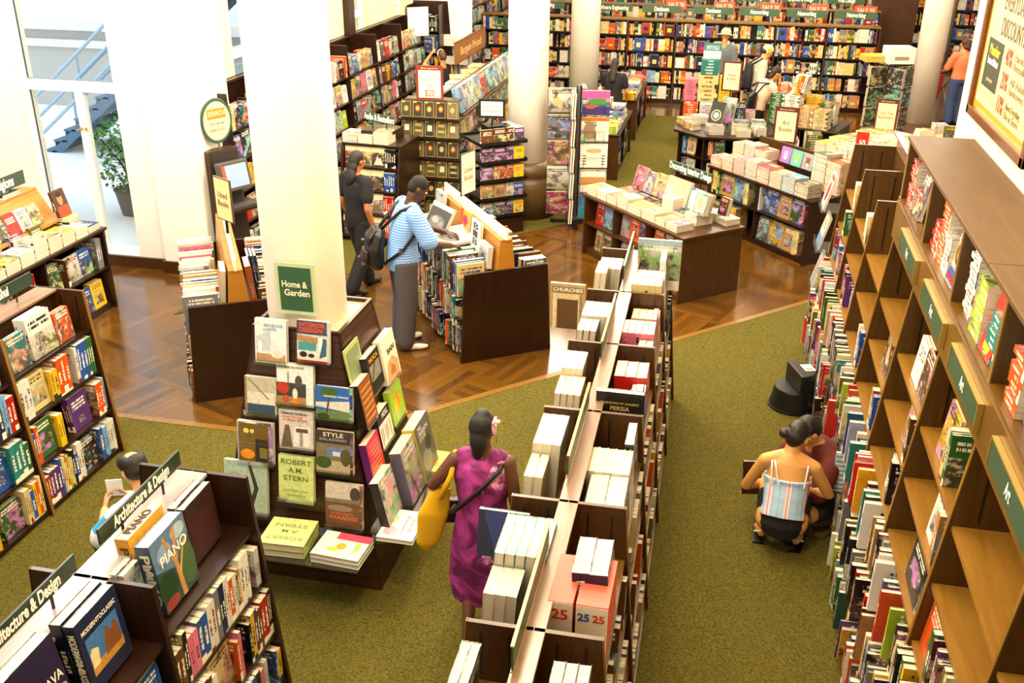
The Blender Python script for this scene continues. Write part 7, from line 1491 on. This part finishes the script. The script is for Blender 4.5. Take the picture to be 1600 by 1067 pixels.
# the far shoppers
def walker(label, loc, head, H, skin, top, bottom, hair_bits, hcol, j={}, sleeves=.45, vox=.016, look=(0, 1, -.25), flare=1.1, build=1.0, hem=None, shoe='#1a1818'):
    p = Person(label, loc, head, H, j, skin, vox, look, build=build); p.body(.5); p.torso('top', mat(top, .85), .016, sleeves=sleeves, hem=hem); p.trousers('trousers', mat(bottom, .85), .016, flare=flare); p.shoes(mat(shoe, .5))
    if hair_bits: p.hair(hcol, hair_bits, .6)
    return p
LONG = CAP()+[((0, -.07, -.08), (.085, .05, .1)), ((0, -.085, -.18), (.09, .045, .12)), ((0, -.09, -.28), (.075, .04, .1))]
walker('dark-haired woman in black walking past behind the ivory column', (-3.88, 9.95), radians(60), 1.62, SK_M, '#0f0e10', '#121013', LONG[:4], '#17100e', dict(re=(.15, -.04, .63), rw=(.15, .01, .48), la=(-.05, .10, .045), lt=(-.06, .2, .015), ra=(.06, -.14, .06), rt=(.07, -.05, .015), rk=(.06, -.02, .28), lk=(-.05, .06, .28)), .3, .012)
walker('woman with long dark hair bending over the long table piles', (-1.99, 17.52), radians(80), 1.52, SK_T, '#181619', '#15151a', LONG, '#120d0c', dict(le=(-.14, .06, .64), re=(.15, .02, .63), lw=(-.08, .18, .6), rw=(.13, .1, .52)), .3)
p = walker('person in grey top and tan sun hat browsing the back bookcase', (-.2, 20.2), radians(75), 1.72, SK_T, '#5c6468', '#2c3038', [], '#222', sleeves=.45); MB().lathe([(.01, .15), (.06, .15), (.095, .1), (.1, .045), (.175, .02), (.178, .012), (.1, .03), (.09, .03)], 24, M=p.Mh).build('sun_hat', mat('#d8c69c', .8), p.T, smooth=True); MB().lathe([(.101, .046), (.103, .07)], 24, M=p.Mh).build('hat_band', mat('#a8946a', .8), p.T)
p = walker('man in beige T-shirt and yellow green cap with a dark backpack', (.47, 18.6), radians(15), 1.72, SK_P, '#c9c2ae', '#3a3a40', [((0, -.05, -.01), (.072, .06, .06))], '#1c1410', dict(head=(0, .06, .91), neck=(0, .03, .82)), look=(0, 1, -.5))
t = NT('cap_panels', .8); tc = t.n('ShaderNodeTexCoord'); sp = t.n('ShaderNodeSeparateXYZ', ins={'Vector': tc.outputs['Object']}); M_CP = t.base(t.mix(t.math('GREATER_THAN', t.math('FRACT', t.math('MULTIPLY', sp.outputs[0], 13.)), .5), rgb('#c8b820'), rgb('#f0ead2')))
mb = MB(); mb.ell((0, -.01, .05), (.088, .104, .08), 16, 0, p.Mh); skinned(mb, 'cap', M_CP, p.T, .012, 1); MB().prism([(-.07, .06, .05), (.07, .06, .05), (.05, .17, .04), (-.05, .17, .04)], (0, 0, .012), 0, p.Mh).build('cap_brim', mat('#2c8c7a', .8), p.T)
k = thing('backpack', 'dark backpack worn by the man in the yellow green cap', 'backpack', (.47, 18.6, 0), radians(15)-pi/2); mb = MB(); loft(mb, [((0, -.2, .95), .14, .07, (1, 0, 0)), ((0, -.21, 1.15), .15, .08, (1, 0, 0)), ((0, -.19, 1.38), .12, .06, (1, 0, 0))]); skinned(mb, 'bag_body', mat('#1c1c22', .7), k, .015, 2)
for x in (-.1, .1): MB().tube([(x, -.17, 1.36), (x, .0, 1.46), (x*1.1, .12, 1.36), (x*1.3, .1, 1.15), (x*1.3, -.14, 1.0)], .018, 8).build('strap', mat('#1c1c22', .7), k, smooth=True)
walker('woman in pale pink top and black skirt leaning over the book stacks', (.44, 17.15), radians(20), 1.60, SK_T, '#efc8ae', '#0f0e10', CAP()+[((0, -.06, -.08), (.07, .05, .08))], '#17100d', dict(waist=(0, .02, .62), chest=(0, .07, .71), neck=(0, .12, .80), head=(0, .18, .89), ls=(-.115, .1, .78), rs=(.115, .1, .78), le=(-.14, .2, .63), re=(.15, .2, .63), lw=(-.06, .34, .58), rw=(.08, .34, .56)), .4, flare=1.5, build=1.12, look=(0, 1, -.6))
k = thing('shoulder_bag', 'large black shoulder bag on the woman in pale pink', 'bag', (.44, 17.15, 0), radians(20)-pi/2); mb = MB(); loft(mb, [((.16, -.17, .82), .1, .05, (.7, -.7, 0)), ((.17, -.18, .90), .2, .09, (.7, -.7, 0)), ((.16, -.14, 1.06), .18, .07, (.7, -.7, 0)), ((.14, -.08, 1.14), .09, .04, (.7, -.7, 0))]); skinned(mb, 'bag_body', M_BLACK, k, .014, 3); MB().tube([(.26, -.2, 1.05), (.24, .0, 1.28), (.2, .12, 1.3), (.12, -.05, 1.3), (.06, -.1, 1.08)], .014, 8).build('strap', M_BLACK, k, smooth=True)
k = thing('magazine', 'pink magazine held low by the woman with the black bag', 'magazine', (.84, 17.2, .82), radians(60)); MB().prism([(-.1, 0, 0), (.1, 0, 0), (.12, .02, .28), (-.08, .02, .28)], (0, .006, 0)).build('cover', mat('#d84a86', .5), k)
walker('woman with curly hair in orange T-shirt and jeans pushing a stroller', (4.28, 20.9), radians(115), 1.64, SK_P, '#ef7f52', '#3a4c74', CAP()+[((.05, -.06, .03), (.05, .05, .06)), ((-.05, -.06, .03), (.05, .05, .06)), ((0, -.07, -.06), (.075, .05, .06)), ((.02, -.02, .11), (.06, .06, .04))], '#4a2e12', dict(le=(-.15, .06, .64), lw=(-.13, .2, .58), re=(.15, .06, .64), rw=(.13, .2, .58)))
k = thing('stroller', 'red and black baby stroller in front of the woman in orange', 'stroller', (3.92, 21.65, 0), radians(115)-pi/2)
mb = MB(); loft(mb, [((0, .0, .35), .2, .12, (1, 0, 0)), ((0, -.06, .6), .22, .1, (1, 0, 0)), ((0, -.1, .85), .2, .06, (1, 0, 0))]); skinned(mb, 'seat', mat('#b01c22', .8), k, .015, 2); mb = MB(); loft(mb, [((0, -.12, .85), .2, .05, (1, 0, 0)), ((0, .0, 1.02), .21, .08, (1, 0, 0)), ((0, .14, .98), .2, .04, (1, 0, 0))]); skinned(mb, 'canopy', mat('#1c1a1e', .8), k, .015, 2)
for x in (-.24, .24): MB().tube([(x, -.4, 1.02), (x, -.2, .7), (x, .35, .12)], .013, 8).tube([(x, -.05, .6), (x, -.35, .12)], .013, 8).build('frame', M_STEEL, k)
MB().tube([(-.24, -.4, 1.02), (.24, -.4, 1.02)], .016, 8).build('handle', M_BLACK, k)
for x in (-.24, .24):
    for y in (-.35, .35): MB().lathe([(.09, -.02), (.1, 0), (.09, .02)], 20, M=Matrix.Translation((x*1.05, y, .1)) @ Matrix.Rotation(pi/2, 4, 'Y')).build('wheel', M_BLACK, k)
p = walker('woman with a hairband raising one bare arm at the wall bookcase', (-5.0, 17.3), radians(150), 1.56, SK_T, '#0e0d0f', '#16151a', CAP(), '#5c3a1c', dict(le=(-.19, .12, .84), lw=(-.08, .1, .96)), .0)
mb = MB(); mb.tube([(.088*cos(a), -.01, .03+.1*sin(a)) for a in [pi*i/12 for i in range(13)]], .008, 6, 0, p.Mh); mb.build('hairband', mat('#e8e0cc', .6), p.T)
# ------------------------------------------------------------------ keep the copies that show largest as objects, gather the rest of each kind
def gather(limit=295, W=800):
    from mathutils.bvhtree import BVHTree
    bpy.context.view_layer.update(); cam = scene.camera; o = cam.matrix_world.translation; R3 = cam.matrix_world.to_3x3(); f_ = 1554/1600*W; Hh = round(W*1067/1600); hits = {}
    vs, fs, own, names = [], [], [], []
    for ob in COL.objects:
        if ob.type != 'MESH' or ob.name.startswith('window_pane') or ob.name.startswith('book_ledge'): continue
        r = ob
        while r.parent: r = r.parent
        M = ob.matrix_world; n0 = len(vs); names.append(r.name); vs += [M @ w.co for w in ob.data.vertices]
        for p in ob.data.polygons: fs.append([i+n0 for i in p.vertices]); own.append(len(names)-1)
    tree = BVHTree.FromPolygons(vs, fs, all_triangles=False)
    for y in range(Hh):
        for x in range(W):
            d = (R3 @ V(((x+.5-W/2)/f_, (Hh/2-y-.5)/f_, -1))).normalized(); h = tree.ray_cast(o, d)[2]
            if h is not None: k = names[own[h]]; hits[k] = hits.get(k, 0)+1
    kinds = {}
    for ob in COL.objects:
        if ob.parent is None and ob.type == 'MESH' and ob.name.split('.')[0] in NB: kinds.setdefault(ob.name.split('.')[0], []).append(ob)
    print('KINDS', {k: (len(v), sum(1 for q in v if hits.get(q.name, 0) > 0)) for k, v in kinds.items()})
    rest = []
    for k, v in kinds.items():
        v.sort(key=lambda q: -hits.get(q.name, 0))
        rest += [q for i, q in enumerate(v) if i >= limit or hits.get(q.name, 0) == 0]
    return rest
def fold(rest):
    by = {}
    for q in rest: by.setdefault(q.name.split('.')[0], []).append(q)
    slot = {m.name: i for i, m in enumerate(CM+[M_PAGES])}
    for k, v in by.items():
        vs, fs, uv, mi, ti, ik, rd = [], [], [], [], [], [], []; rr = random.Random(k)
        for q in v:
            c, n, r = tuple(q.color), (*q['ink'], 1), rr.random()
            for ob in [q]+[h for h in q.children if h.name.startswith('page_block')]:
                me = ob.data; o = len(vs); M = q.matrix_world
                vs += [tuple(M @ w.co) for w in me.vertices]; ul = me.uv_layers[0].data
                for p in me.polygons:
                    fs.append(tuple(i+o for i in p.vertices)); mi.append(slot[me.materials[p.material_index].name]); ti += c; ik += n; rd.append(r)
                    for l in p.loop_indices: uv += tuple(ul[l].uv)
        nm = k+('es' if k.endswith('x') else 's'); me = D.meshes.new(nm); me.from_pydata(vs, [], fs)
        me.uv_layers.new(name='UVMap').data.foreach_set('uv', uv)
        for a, ty, d in (('tint', 'FLOAT_COLOR', ti), ('ink', 'FLOAT_COLOR', ik)): me.attributes.new(a, ty, 'FACE').data.foreach_set('color', d)
        me.attributes.new('rnd', 'FLOAT', 'FACE').data.foreach_set('value', rd)
        for m in CMJ+[M_PAGES]: me.materials.append(m)
        me.polygons.foreach_set('material_index', mi)
        o = D.objects.new(nm, me); COL.objects.link(o)
        tag(o, f"smaller and half hidden {nm.replace('_', ' ')} packed behind and between the others", 'books', None, 'stuff')
    kill = set()
    for q in rest:
        kill.add(q); kill.update(q.children_recursive)
    D.batch_remove(list(kill))
import time; T0 = time.time()
fold(gather())
print('GATHER', time.time()-T0, len(COL.objects))
